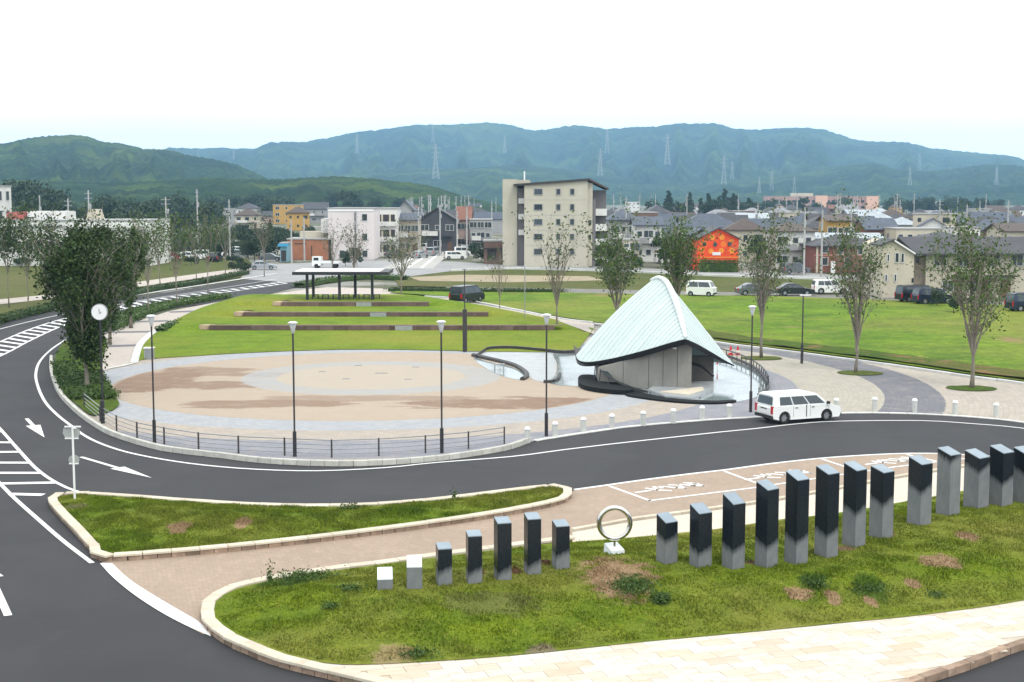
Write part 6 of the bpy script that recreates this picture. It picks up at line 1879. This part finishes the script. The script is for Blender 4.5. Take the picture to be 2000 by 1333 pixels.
def young_tree(h, spread, tfrac, nleaf, seed, leaf=0.13, bark=None, m=None, label='', loc=(0, 0, 0), rz=0, top_bias=0.5, r0=0.11, nl=8, cat='tree', tight=1.0):
    g = random.Random(seed)
    r = thing('tree', label, cat, loc, rz)
    th = h * tfrac
    tr = MB()
    pts = [(0, 0, -0.1)]; x = y = 0
    for k in range(1, 5):
        x += g.uniform(-0.04, 0.04); y += g.uniform(-0.04, 0.04); pts.append((x, y, th * k / 4))
    top = Vector(pts[-1])
    tr.tube(pts, [r0 * (1.25 if k == 0 else 1 - 0.1 * k) for k in range(5)], 7)
    tr.build('trunk', bark or m_bark, r, True)
    br = MB(); tips = []
    def limb(p, d, l, rad, lev):
        n = 4; q = [p]; dd = d.normalized()
        for k in range(n):
            dd = (dd + Vector((g.uniform(-.12, .12), g.uniform(-.12, .12), 0.07 if lev else 0.10))).normalized()
            q.append(q[-1] + dd * l / n)
        br.tube(q, [rad * (1 - 0.75 * k / n) for k in range(n + 1)], 5 if lev == 0 else 4, False)
        for k in range(1, n + 1):
            tips.append((q[k], lev, l))
        if lev < 2:
            for _ in range(4 if lev == 0 else 3):
                k = g.randint(1, n - 1) if lev == 0 else g.randint(1, n)
                az = g.uniform(0, 2 * math.pi)
                s_ = 0.65 if lev == 0 else 0.9
                nd = (dd + Vector((math.cos(az), math.sin(az), 0)) * s_ * tight).normalized()
                limb(q[k], nd, l * g.uniform(0.38, 0.6), rad * 0.5, lev + 1)
    for i in range(nl):
        az = 2 * math.pi * (i + g.uniform(-.3, .3)) / nl
        out = spread / 2 / (h - th) * g.uniform(0.55, 1.05)
        z0 = th * g.uniform(0.72, 1.0)
        base = Vector(pts[3]).lerp(top, (z0 - th * 0.75) / (th * 0.25)) if z0 > th * 0.75 else Vector((0, 0, z0))
        d = Vector((math.cos(az) * out, math.sin(az) * out, 1))
        limb(base, d, (h - z0) * g.uniform(0.72, 0.98), r0 * 0.55, 0)
    limb(top, Vector((0, 0, 1)), h - th, r0 * 0.7, 0)
    o = br.build('branches', bark or m_bark, r, False, fix=False)
    P = []
    for _ in range(nleaf):
        p, lev, l = g.choice(tips)
        zz = (p.z - th) / max(0.1, h - th)
        if g.random() > (1 - top_bias) + top_bias * zz * 1.3: continue
        s_ = 0.30 if lev else 0.22
        P.append((p.x + g.gauss(0, s_), p.y + g.gauss(0, s_), p.z + g.gauss(0, s_)))
    if P:
        me = leaves_mesh('foliage', P, leaf, m or m_leaf, seed)
        inst('foliage', me, r)
    return r
def tree_at(px, yb, yt, wpx, label, tfrac=0.3, nleaf=1500, seed=1, z=0.05, tag_=None, **kw):
    p = G(px, yb, z); h = zrow(yt, p.y) - z
    sp = wpx / FPX * p.y
    return young_tree(h, sp, tfrac, nleaf, seed, label=label, loc=p, rz=seed, **kw)
tree_at(1898, 757, 470, 175, 'sparse vase-shaped tree at the right, in front of the beige house', 0.26, 4600, 3, leaf=0.095, top_bias=0.95, r0=0.14, nl=10)
tree_at(1671, 727, 462, 100, 'sparse upright tree in front of the brick-red house', 0.20, 2700, 5, leaf=0.095, top_bias=0.9, r0=0.12, nl=9, tight=0.8)
tree_at(1487, 699, 450, 90, 'sparse tree with bare lower trunk right of the pavilion, before the orange house', 0.32, 2100, 8, leaf=0.10, top_bias=0.75, r0=0.12)
tree_at(1322, 640, 455, 96, 'leafy tree directly above the pavilion roof, left of the orange house', 0.34, 3700, 12, leaf=0.12, r0=0.14, top_bias=0.35)
tree_at(1205, 650, 462, 118, 'leafy tree behind the left slope of the pavilion roof', 0.28, 3000, 15, leaf=0.12, r0=0.13, top_bias=0.2)
tree_at(1088, 640, 448, 62, 'thin nearly bare tree in front of the apartment block', 0.25, 420, 18, leaf=0.12, r0=0.10, nl=7, tight=0.6)
tree_at(976, 617, 500, 56, 'small bare young tree beside the path left of the apartment block', 0.35, 120, 21, leaf=0.10, r0=0.06, nl=6, tight=0.7)
tree_at(783, 592, 452, 96, 'bare-branched tree just right of the open shelter', 0.40, 620, 24, leaf=0.12, r0=0.10, nl=9)
tree_at(692, 560, 448, 92, 'thin bare tree behind the open shelter', 0.40, 420, 28, leaf=0.12, r0=0.09)
tree_at(650, 548, 446, 60, 'slim bare tree behind the left half of the shelter', 0.4, 260, 29, leaf=0.12, r0=0.08)
# the dark group on the left verge
def dense_tree(px, yb, yt, wpx, label, seed, nleaf, tfrac=0.22, leaf=0.15, z=0.1, m=None, lean=0.0, cz=0.58):
    p = G(px, yb, z); h = zrow(yt, p.y) - z; sp = wpx / FPX * p.y
    r = young_tree(h * 0.93, sp * 0.8, tfrac, int(nleaf * 0.25), seed, leaf=leaf, bark=m_bark, m=m or m_leafd, label=label, loc=p, rz=seed, top_bias=0.1, r0=0.16, nl=9)
    g = random.Random(seed + 100)
    P = []
    blobs = []
    nb_ = 46
    for _ in range(nb_):
        t = g.random() ** 0.8
        zz = h * (0.16 + 0.80 * t)
        env = sp * 0.5 * (0.24 + 0.76 * sstep(0.30, 0.62, t)) * (1 - 0.45 * sstep(0.82, 1.0, t)) * g.uniform(0.15, 1.0)
        az = g.uniform(0, 6.28)
        blobs.append((math.cos(az) * env, math.sin(az) * env, zz, sp * g.uniform(0.055, 0.12)))
    for k in range(nleaf):
        bx_, by_, bz_, br_ = blobs[k % nb_]
        d = Vector((g.gauss(0, 1), g.gauss(0, 1), g.gauss(0, 1))) * br_ * 0.62
        P.append((bx_ + d.x, by_ + d.y, bz_ + d.z * 1.7))
    inst('foliage', leaves_mesh('foliage', P, leaf, m or m_leafd, seed), r)
    return r
dense_tree(172, 760, 452, 185, 'large dark leafy tree on the verge beside the round white disc', 31, 15000, leaf=0.105)
dense_tree(148, 700, 478, 130, 'dark leafy tree behind the largest one at the bend of the road', 33, 9500, leaf=0.11)
dense_tree(214, 672, 446, 105, 'tall dark tree right behind the round white disc', 36, 8000, leaf=0.11)
dense_tree(256, 640, 446, 62, 'dark tree at the right side of the dark group, above the walkway', 39, 6500, leaf=0.11, tfrac=0.3)
for i, (px, yb, yt, w, nl_, dk_) in enumerate([(290, 613, 446, 66, 900, 0), (346, 598, 438, 70, 700, 0), (406, 583, 432, 74, 700, 0), (313, 560, 446, 60, 600, 0), (384, 548, 440, 60, 500, 0), (440, 536, 436, 60, 500, 0), (516, 540, 425, 50, 500, 1),
                                         (18, 600, 432, 90, 2600, 1), (55, 588, 455, 60, 1200, 0), (90, 600, 440, 70, 1800, 1), (130, 588, 470, 50, 700, 0)]):
    labs_ = ['slim sparse tree on the hedge strip, nearest the dark group', 'slim sparse tree in the middle of the hedge strip', 'slim sparse tree at the right end of the hedge strip', 'thin tree on the far side of the road, left of the others', 'thin tree on the far side of the road, above the hedge strip', 'thin tree on the far side of the road, farthest along',
             'thin tree with darker crown left of the brick hall', 'dark sparse tree at the left picture edge', 'slender light tree second from the left picture edge', 'dark sparse tree in front of the long white building', 'slender tree half hidden by the dark group']
    tree_at(px, yb, yt, w, labs_[i], 0.42, nl_, 50 + i, leaf=0.14, r0=0.075, nl=7, tight=0.8, m=m_leafd if dk_ else m_leaf)

# far trees: a few crown models, individually copied
def crown_tree(kind, seed, n, label='x'):
    g = random.Random(seed)
    r = thing('tree', label, 'tree')
    MB().tube([(0, 0, 0), (0, 0, 3.5)], [0.2, 0.12], 6).build('trunk', m_barkd, r)
    P = []
    if kind == 'round': bl_ = [(g.uniform(-2, 2), g.uniform(-2, 2), g.uniform(2.2, 6.2), g.uniform(1.0, 1.9)) for _ in range(14)]
    elif kind == 'cone': bl_ = [(g.gauss(0, .3), g.gauss(0, .3), 1.0 + k * 0.62, 1.9 * (1 - k / 15) + 0.25) for k in range(14)]
    else: bl_ = [(g.uniform(-4, 4), g.uniform(-1.2, 1.2), g.uniform(1.5, 4.2), g.uniform(1.2, 1.8)) for _ in range(14)]
    for k in range(n):
        b_ = bl_[k % 14]; d = Vector((g.gauss(0, 1), g.gauss(0, 1), g.gauss(0, 1))).normalized() * b_[3] * g.uniform(0.6, 1.05)
        P.append((b_[0] + d.x, b_[1] + d.y, max(0.2, b_[2] + d.z * (0.8 if kind != 'cone' else 0.6))))
    inst('foliage', leaves_mesh('foliage', P, 0.30, m_leaff, seed), r)
    return r
crowns = [crown_tree('round', 1, 1500), crown_tree('round', 2, 1500), crown_tree('cone', 3, 1500), crown_tree('wide', 4, 1500), crown_tree('round', 5, 1100), crown_tree('cone', 6, 1300)]
used = set()
def far_tree(k, x, y, s, lab, z=0):
    r = crowns[k] if k not in used else copy_tree(crowns[k])
    used.add(k)
    r.location = (x, y, z); r.scale = (s, s, s * rg2.uniform(0.9, 1.15)); r.rotation_euler = (0, 0, rg2.uniform(0, 6))
    r['label'] = lab; r['category'] = 'tree'; r['group'] = 'trees around the town'
KN = ['round green tree', 'bushy green tree', 'dark conical tree', 'broad low dark tree', 'round green tree', 'dark conical tree']
def far_px(k, px, ybase, ytop, lab):
    Y = G(1000, ybase).y; h = zrow(ytop, Y)
    far_tree(k, XY(px, Y), Y, max(0.25, h / (8.0 if k not in (2, 5) else 10.0)), lab)
# near-town individuals
for k, px, yb, yt, lab in [(1, 1183, 524, 470, 'dark green tree at the right foot of the apartment block'), (0, 1300, 522, 450, 'round olive-green tree left of the orange house'), (4, 1335, 518, 455, 'second round olive-green tree touching the orange house'),
                            (1, 1478, 520, 452, 'dark green tree between the orange house and the white house'), 
                            (4, 1530, 531, 508, 'green bush in front of the white house'), (4, 1560, 533, 505, 'green bush left of the brick-red house'), (1, 690, 522, 478, 'dark green tree right of the brick hall'), (0, 675, 520, 490, 'small green tree beside the brick hall'),
                            (3, 560, 500, 455, 'broad green trees behind the brick hall'), (3, 610, 498, 452, 'broad green trees between brick hall and pinkish building'), (0, 850, 490, 468, 'green tree below the black gabled house'), (1, 880, 488, 468, 'bushy tree at the right foot of the black gabled house'),
                            (4, 820, 492, 462, 'round tree left of the black gabled house'), (1, 925, 505, 472, 'olive tree by the street left of the brown low building'), (0, 940, 512, 480, 'yellow-green bush beside the brown low building'), (2, 530, 500, 440, 'dark conical tree left of the blue kiosk'),
                            (5, 640, 500, 470, 'conical tree at the corner of the pinkish building'), (3, 480, 500, 462, 'broad tree behind the parked cars on the left'), (3, 420, 500, 452, 'broad tree right of the long white building'), (3, 370, 500, 450, 'broad leafy trees next to the long white building'), (1, 350, 505, 470, 'bushy tree at the right end of the long white building'),
                            (1, 1865, 612, 588, 'low green bush before the beige house'), (4, 1832, 600, 570, 'green shrub beside the dark cars at the beige house'), (0, 1245, 528, 498, 'green bush beside the white boxes')]:
    far_px(k, px, yb, yt, lab)
rg3 = random.Random(5)
def band(px0, px1, Y0, Y1, n, kinds, s0, s1, where):
    for _ in range(n):
        Y = rg3.uniform(Y0, Y1); px = rg3.uniform(px0, px1); k = rg3.choice(kinds)
        sz = rg3.uniform(s0, s1)
        far_tree(k, XY(px, Y), Y, sz, '%s%s %s' % ('large ' if sz > (s0 + s1) / 2 else '', KN[k], where))
band(40, 490, 208, 250, 20, [3, 0, 3], 0.16, 0.32, 'scattered over the field beyond the road on the left')
band(0, 345, 300, 420, 34, [0, 1, 3, 4], 1.0, 1.5, 'in the wood behind the long white building')
band(-20, 130, 420, 520, 8, [0, 1], 1.8, 2.4, 'on the rise behind the white buildings')
band(130, 420, 430, 600, 24, [0, 1, 4, 3], 1.1, 1.7, 'in the wood left of the grey houses')
band(335, 560, 250, 340, 20, [0, 1, 3, 4], 0.4, 0.6, 'behind the parked cars on the left')
band(400, 640, 300, 430, 26, [0, 1, 3, 4], 0.40, 0.62, 'in the green belt behind the brick hall')
band(400, 780, 620, 900, 22, [0, 1, 3, 4], 1.3, 2.0, 'below the wooded ridge')
band(1270, 1480, 600, 740, 26, [2, 5, 1, 0, 4], 1.0, 1.5, 'in the dark grove above the orange house')
band(1480, 1650, 800, 900, 12, [0, 1, 4], 1.1, 1.6, 'before the long pink building')
band(1720, 1960, 820, 1000, 26, [0, 1, 3, 4], 1.2, 1.8, 'in the far grove at the right')
band(1180, 2050, 300, 600, 26, [0, 1, 4, 3], 0.5, 0.9, 'among the houses on the right')
band(790, 970, 330, 620, 10, [0, 1, 4, 3], 0.6, 1.0, 'among the houses left of the apartment block')

# ================================================================ POLES AND PYLONS
def pole(h, label='x'):
    r = thing('utility_pole', label, 'utility pole')
    MB().tube([(0, 0, 0), (0, 0, h)], [0.17, 0.11], 7).build('pole', m_poleg, r)
    for z_ in (h - 0.5, h - 1.3): MB().box((0, 0, z_), (1.7, 0.10, 0.10)).build('crossarm', m_grey, r)
    MB().lathe([(0.22, h - 3.1), (0.25, h - 2.9), (0.25, h - 2.3), (0.18, h - 2.2)], 10, (0.33, 0, 0)).build('transformer', m_grey, r)
    return r
m_poleg = M('concrete_pole', (0.42, 0.42, 0.41), 0.85, var=0.1, scale=2)
pp0 = pole(12.0); pfirst = True
def place_pole(px, yb, yt, lab):
    global pfirst
    Y = G(1000, yb).y; h = zrow(yt, Y)
    r = pp0 if pfirst else copy_tree(pp0); pfirst = False
    r.location = (XY(px, Y), Y, 0); r.scale = (1, 1, h / 12.0) if h > 0 else (1, 1, 1); r.rotation_euler = (0, 0, rg3.uniform(0, 3))
    r['label'] = lab; r['category'] = 'utility pole'; r['group'] = 'concrete utility poles of the town'
for px, yb, yt, lab in [(82, 505, 382, 'utility pole behind the left end of the long white building'), (137, 512, 388, 'pale utility pole rising behind the long white building'), (177, 515, 372, 'tall utility pole above the middle of the long white building'), (327, 512, 385, 'utility pole at the right end of the long white building'),
                        (388, 505, 370, 'tall pole with lights right of the long white building'), (450, 512, 390, 'pale utility pole by the parked cars on the left'), (595, 510, 425, 'thin pole before the brick hall'), (570, 515, 430, 'thin pole at the left end of the brick hall'),
                        (697, 520, 412, 'dark pole in front of the pinkish building'), (818, 500, 405, 'utility pole left of the black gabled house'), (860, 500, 400, 'utility pole in front of the black gabled house'), (893, 500, 412, 'utility pole right of the black gabled house'), (912, 505, 405, 'utility pole beside the pink house'),
                        (1570, 540, 405, 'utility pole between the white house and the brick-red house'), (1604, 545, 410, 'tall pale pole in front of the brick-red house'), (1660, 515, 395, 'utility pole above the brick-red house'), (1222, 505, 385, 'utility pole right of the apartment block'),
                        (1340, 470, 380, 'utility pole in the grove left of the orange house'), (1478, 500, 400, 'utility pole right of the orange house'), (1885, 500, 400, 'utility pole above the long slate roof'), (1965, 505, 392, 'utility pole near the right picture edge')]:
    place_pole(px, yb, yt, lab)
for _ in range(46):
    Y = rg3.uniform(300, 800); px = rg3.choice((rg3.uniform(1195, 2000), rg3.uniform(1195, 2000), rg3.uniform(790, 970)))
    yb = 385 + FPX * CAMZ / Y; yt = 385 + FPX * (CAMZ - rg3.uniform(10.5, 13)) / Y
    side = 'among the houses left of the apartment block' if px < 1000 else ('among the houses between the apartment block and the orange house' if px < 1400 else 'among the houses at the right')
    place_pole(px, yb, yt, ('distant' if Y > 520 else 'nearer') + ' grey utility pole ' + side)
# lattice pylons on the hills
m_pyl = M('galvanised_steel', (0.36, 0.40, 0.40), 0.6, 0.2, var=0.08, scale=0.05)
def pylon(px, yb, yt, Y, lab):
    zb_ = zrow(yb, Y); h = zrow(yt, Y) - zb_; b = h * 0.075
    r = thing('pylon', lab, 'pylon', (XY(px, Y), Y, zb_), rg3.uniform(-.4, .4), 'power pylons on the hillside')
    def wd(t): return b * (1 - t) ** 1.3 + h * 0.012
    leg = MB(); t0 = h * 0.007
    for sx in (-1, 1):
        for sy in (-1, 1):
            leg.tube([(sx * wd(k / 8), sy * wd(k / 8), h * k / 8) for k in range(9)], t0, 4)
    leg.build('legs', m_pyl, r)
    br = MB()
    for k in range(8):
        a, c = k / 8, (k + 1) / 8
        for s_ in (-1, 1):
            br.tube([(-wd(a), s_ * wd(a), h * a), (wd(c), s_ * wd(c), h * c)], t0 * 0.6, 3); br.tube([(wd(a), s_ * wd(a), h * a), (-wd(c), s_ * wd(c), h * c)], t0 * 0.6, 3)
            br.tube([(s_ * wd(a), -wd(a), h * a), (s_ * wd(c), wd(c), h * c)], t0 * 0.6, 3)
    br.build('bracing', m_pyl, r)
    for t in (0.62, 0.75, 0.88):
        MB().tube([(-h * 0.12, 0, h * t), (h * 0.12, 0, h * t)], t0, 4).build('crossarm', m_pyl, r)
for i, (px, yb, yt, Y) in enumerate([(852, 350, 281, 2300), (1301, 322, 262, 2500), (1184, 300, 254, 2900), (1171, 344, 290, 2400), (1411, 360, 305, 2200), (1427, 350, 314, 2500), (986, 300, 266, 3000), (1504, 372, 332, 2000), (1772, 362, 325, 2200), (1940, 362, 325, 2300), (700, 300, 262, 3400), (847, 278, 243, 3600), (1548, 378, 345, 1900), (1480, 378, 345, 1950), (461, 312, 290, 2800), (1790, 335, 300, 3300), (393, 308, 288, 3200)]):
    pl_ = ['large pale pylon above the black gabled house', 'large pale pylon above the orange house', 'pale pylon above the right end of the apartment block', 'slim pylon just right of the apartment block roof', 'pylon above and right of the orange house, left one of a pair', 'pylon above the orange house, right one of a pair',
           'faint pylon left of the apartment stair tower', 'small pylon above the left end of the long pink building', 'pylon on the hill above the beige house', 'pylon on the hill at the right picture edge', 'faint pylon on the hill above the pinkish building', 'faint pylon near the skyline above the black gabled house',
           'small low pylon over the long pink building', 'small low pylon left of the long pink building', 'faint pylon on the skyline right of the left hill', 'faint high pylon on the right hill', 'faint pylon on the skyline at the left hill'][i]
    pylon(px, yb, yt, Y, pl_)

# ================================================================ HEDGES, GRASS, WEEDS
def hedge(name, px, w, h, lab, n, seed, m=None, z=0.05):
    path = smooth(GP(px), 0.5)
    g = random.Random(seed); P = []
    for _ in range(n):
        k = g.randrange(len(path) - 1); p = path[k].lerp(path[k + 1], g.random())
        P.append((p.x + max(-.55, min(.55, g.gauss(0, 0.33))) * w, p.y + max(-.55, min(.55, g.gauss(0, .33))) * w, z + min(1.0, abs(g.gauss(0, 0.5))) * h * 0.9 if g.random() < 0.6 else z + h * g.uniform(0.5, 1.0)))
    r = thing(name, lab, 'hedge')
    core = MB(); hw = w / 2 * 0.7; a = offset_path(path, hw); b = offset_path(path, -hw)
    V = []
    for p, q in zip(a, b): V += [(p.x, p.y, z), (p.x, p.y, z + h * 0.75), (q.x, q.y, z + h * 0.75), (q.x, q.y, z)]
    core.add(V, [(4 * i + k, 4 * i + k + 1, 4 * i + 5 + k, 4 * i + 4 + k) for i in range(len(a) - 1) for k in range(3)])
    core.build('hedge_core', m or m_leafb, r)
    inst('foliage', leaves_mesh('foliage', P, 0.10, m or m_leafb, seed), r)
hedge('hedge', [(205, 648), (240, 628), (290, 609), (340, 597), (400, 587), (437, 582)], 2.6, 0.5, 'bright green low hedge strip between the road and the walkway', 9000, 1)
hedge('hedge', [(-60, 652), (0, 630), (60, 615), (118, 601)], 1.6, 0.6, 'low hedge along the far side of the road at the left edge', 5000, 2, m_leafd)
hedge('hedge', [(225, 586), (300, 568), (380, 556), (480, 536)], 1.6, 0.6, 'low hedge along the far side of the road, right of the dark trees', 5000, 3, m_leafd)
hedge('hedge', [(585, 562), (650, 551), (720, 545), (790, 548)], 2.0, 0.7, 'low hedge strip seen through the open shelter', 3500, 4, m_leafb)
hedge('hedge', [(760, 570), (850, 571), (960, 572), (1100, 573)], 1.6, 0.5, 'dark grass bank behind the black minivan', 3500, 6, m_leafd)
hedge('hedge', [(1366, 531.5), (1400, 532), (1441, 532.5)], 1.2, 1.9, 'tall olive-green hedge hiding the foot of the orange house', 4500, 11, m_leafb)
hedge('hedge', [(312, 650), (345, 636), (420, 612), (500, 596), (575, 583)], 1.0, 0.35, 'thin green planting edge along the terrace lawn', 3500, 5, m_leafb, 0.1)
hedge('hedge', [(122, 715), (137, 752), (163, 784)], 1.3, 0.25, 'low green ground cover under the large dark tree', 5000, 7, m_leafb, 0.1)
hedge('hedge', [(176, 735), (190, 762), (208, 782)], 1.2, 0.3, 'low green ground cover at the foot of the black pole', 4000, 8, m_leafb, 0.1)

# grass blades standing up from the near lawns
def blades(name, A, hf, n, zbase, m, lab, hgt=0.07, seed=1, yclip=90):
    g = np.random.default_rng(seed)
    x0, y0 = A.min(0); x1, y1 = A.max(0); y1 = min(y1, yclip)
    x0 = max(x0, -28); x1 = min(x1, 34)
    q = np.stack([g.uniform(x0, x1, n * 3), g.uniform(y0, y1, n * 3)], 1)
    q = q[inside_np(q, A)][:n]
    d = dist_np(q, A)
    n = len(q)
    z = zbase + hf(q, d)
    cl = np.array([noise.noise(Vector((a * 1.3, b * 1.3, 0))) for a, b in q])
    h = hgt * g.uniform(0.5, 1.3, n) * np.clip(1 + 1.6 * cl, 0.35, 2.6)
    an = g.uniform(0, 2 * math.pi, n); w = 0.018 * g.uniform(0.6, 1.6, n)
    lx, ly = g.normal(0, 0.4, n) * h, g.normal(0, 0.4, n) * h
    V = np.empty((n, 3, 3))
    V[:, 0] = np.stack([q[:, 0] - w * np.cos(an), q[:, 1] - w * np.sin(an), z - 0.01], 1)
    V[:, 1] = np.stack([q[:, 0] + w * np.cos(an), q[:, 1] + w * np.sin(an), z - 0.01], 1)
    V[:, 2] = np.stack([q[:, 0] + lx, q[:, 1] + ly, z + h], 1)
    me = bpy.data.meshes.new(name)
    me.vertices.add(n * 3); me.vertices.foreach_set('co', V.reshape(-1))
    me.loops.add(n * 3); me.loops.foreach_set('vertex_index', np.arange(n * 3, dtype=np.int32))
    me.polygons.add(n); me.polygons.foreach_set('loop_start', np.arange(0, n * 3, 3, dtype=np.int32))
    me.materials.append(m); me.update(calc_edges=True)
    o = bpy.data.objects.new(name, me); COL.objects.link(o)
    tag(o, lab, 'grass', None, 'stuff')
def hf1(q, d):
    t = np.clip(d / 3.5, 0, 1); t = t * t * (3 - 2 * t)
    nn = np.array([noise.noise(Vector((a * 0.6, b * 0.6, 1))) for a, b in q])
    return 0.42 * t + 0.05 * nn * np.minimum(1, d)
def hf2(q, d):
    t = np.clip(d / 2.2, 0, 1); t = t * t * (3 - 2 * t)
    return 0.22 * t
blades('lawn_grass', lawnA, hf1, 150000, LZ, m_lawn1, 'short uneven grass on the lawn of the stone pillars', 0.052, 1)
blades('island_lawn_grass', islA, hf2, 60000, 0.16, m_lawn2, 'short uneven grass on the pointed traffic island', 0.06, 2)
def weed(px, py, r_, h, n, lab, seed):
    p = onlawn(px, py) if py > 1050 else Vector(G(px, py, 0.3))
    g = random.Random(seed)
    P = [(g.gauss(0, r_ * 0.45), g.gauss(0, min(0.35, r_ * 0.45)), abs(g.gauss(0, h * 0.45)) + 0.03) for _ in range(n)]
    r = thing('weed_clump', lab, 'weeds', p, 0, 'weed clumps on the lawns')
    inst('foliage', leaves_mesh('foliage', P, 0.038, m_leafb, seed), r)
for i, (a, b, c_, d_, n_, lab) in enumerate([(1235, 1153, 0.75, 0.22, 900, 'broad dark green weed clump in the middle of the bare earth patch'), (1290, 1176, 0.3, 0.22, 350, 'small dark weed clump at the right side of the bare earth patch'), (1592, 1146, 0.4, 0.25, 350, 'weed clump between the two small bare patches on the right lawn'),
                              (527, 1134, 0.12, 0.45, 120, 'upright weed at the lawn kerb near its left tip'), (600, 1130, 1.1, 0.10, 1500, 'long low weed patch along the upper kerb of the lawn'), (685, 1152, 0.35, 0.12, 250, 'small weed patch left of the shortest stone'), (645, 1188, 0.25, 0.12, 160, 'small weed tuft below and left of the stones'),
                              (1700, 1152, 0.6, 0.12, 350, 'weed patch on the right part of the lawn'), (1828, 1165, 0.3, 0.10, 150, 'small weed patch near the pavement on the right'), (888, 968 + 6, 0.15, 0.35, 100, 'weed tuft on the far kerb of the island'), (820, 1280, 0.5, 0.12, 300, 'weed patch at the pavement edge below the stones'), (685, 992, 0.5, 0.10, 200, 'weed patch spilling over the island kerb')]):
    weed(a, b, c_, d_, n_, lab, 200 + i)

# ================================================================ LABELS: single out look-alikes by their place
ORD = ['first', 'second', 'third', 'fourth', 'fifth', 'sixth', 'seventh', 'eighth', 'ninth', 'tenth', 'eleventh', 'twelfth', 'thirteenth', 'fourteenth', 'fifteenth', 'sixteenth', 'seventeenth', 'eighteenth', 'nineteenth', 'twentieth']
by = {}
for o in COL.objects:
    if o.parent is None and o.get('label') and o.get('category'):
        by.setdefault(o['label'], []).append(o)
for lab, os_ in by.items():
    if len(os_) < 2:
        os_[0]['label'] = ' '.join(lab.split()[:16]); continue
    os_.sort(key=lambda o: o.location.x / max(1, o.location.y))
    n = len(os_)
    for i, o in enumerate(os_):
        if n == 2: w = ('left one', 'right one')[i]
        elif i == 0: w = 'leftmost'
        elif i == n - 1: w = 'rightmost'
        else: w = (ORD[i] if i < 20 else 'twentieth or later') + ' from left'
        words = lab.split()
        o['label'] = ' '.join(words[:16 - len(w.split())]).rstrip(',') + ', ' + w
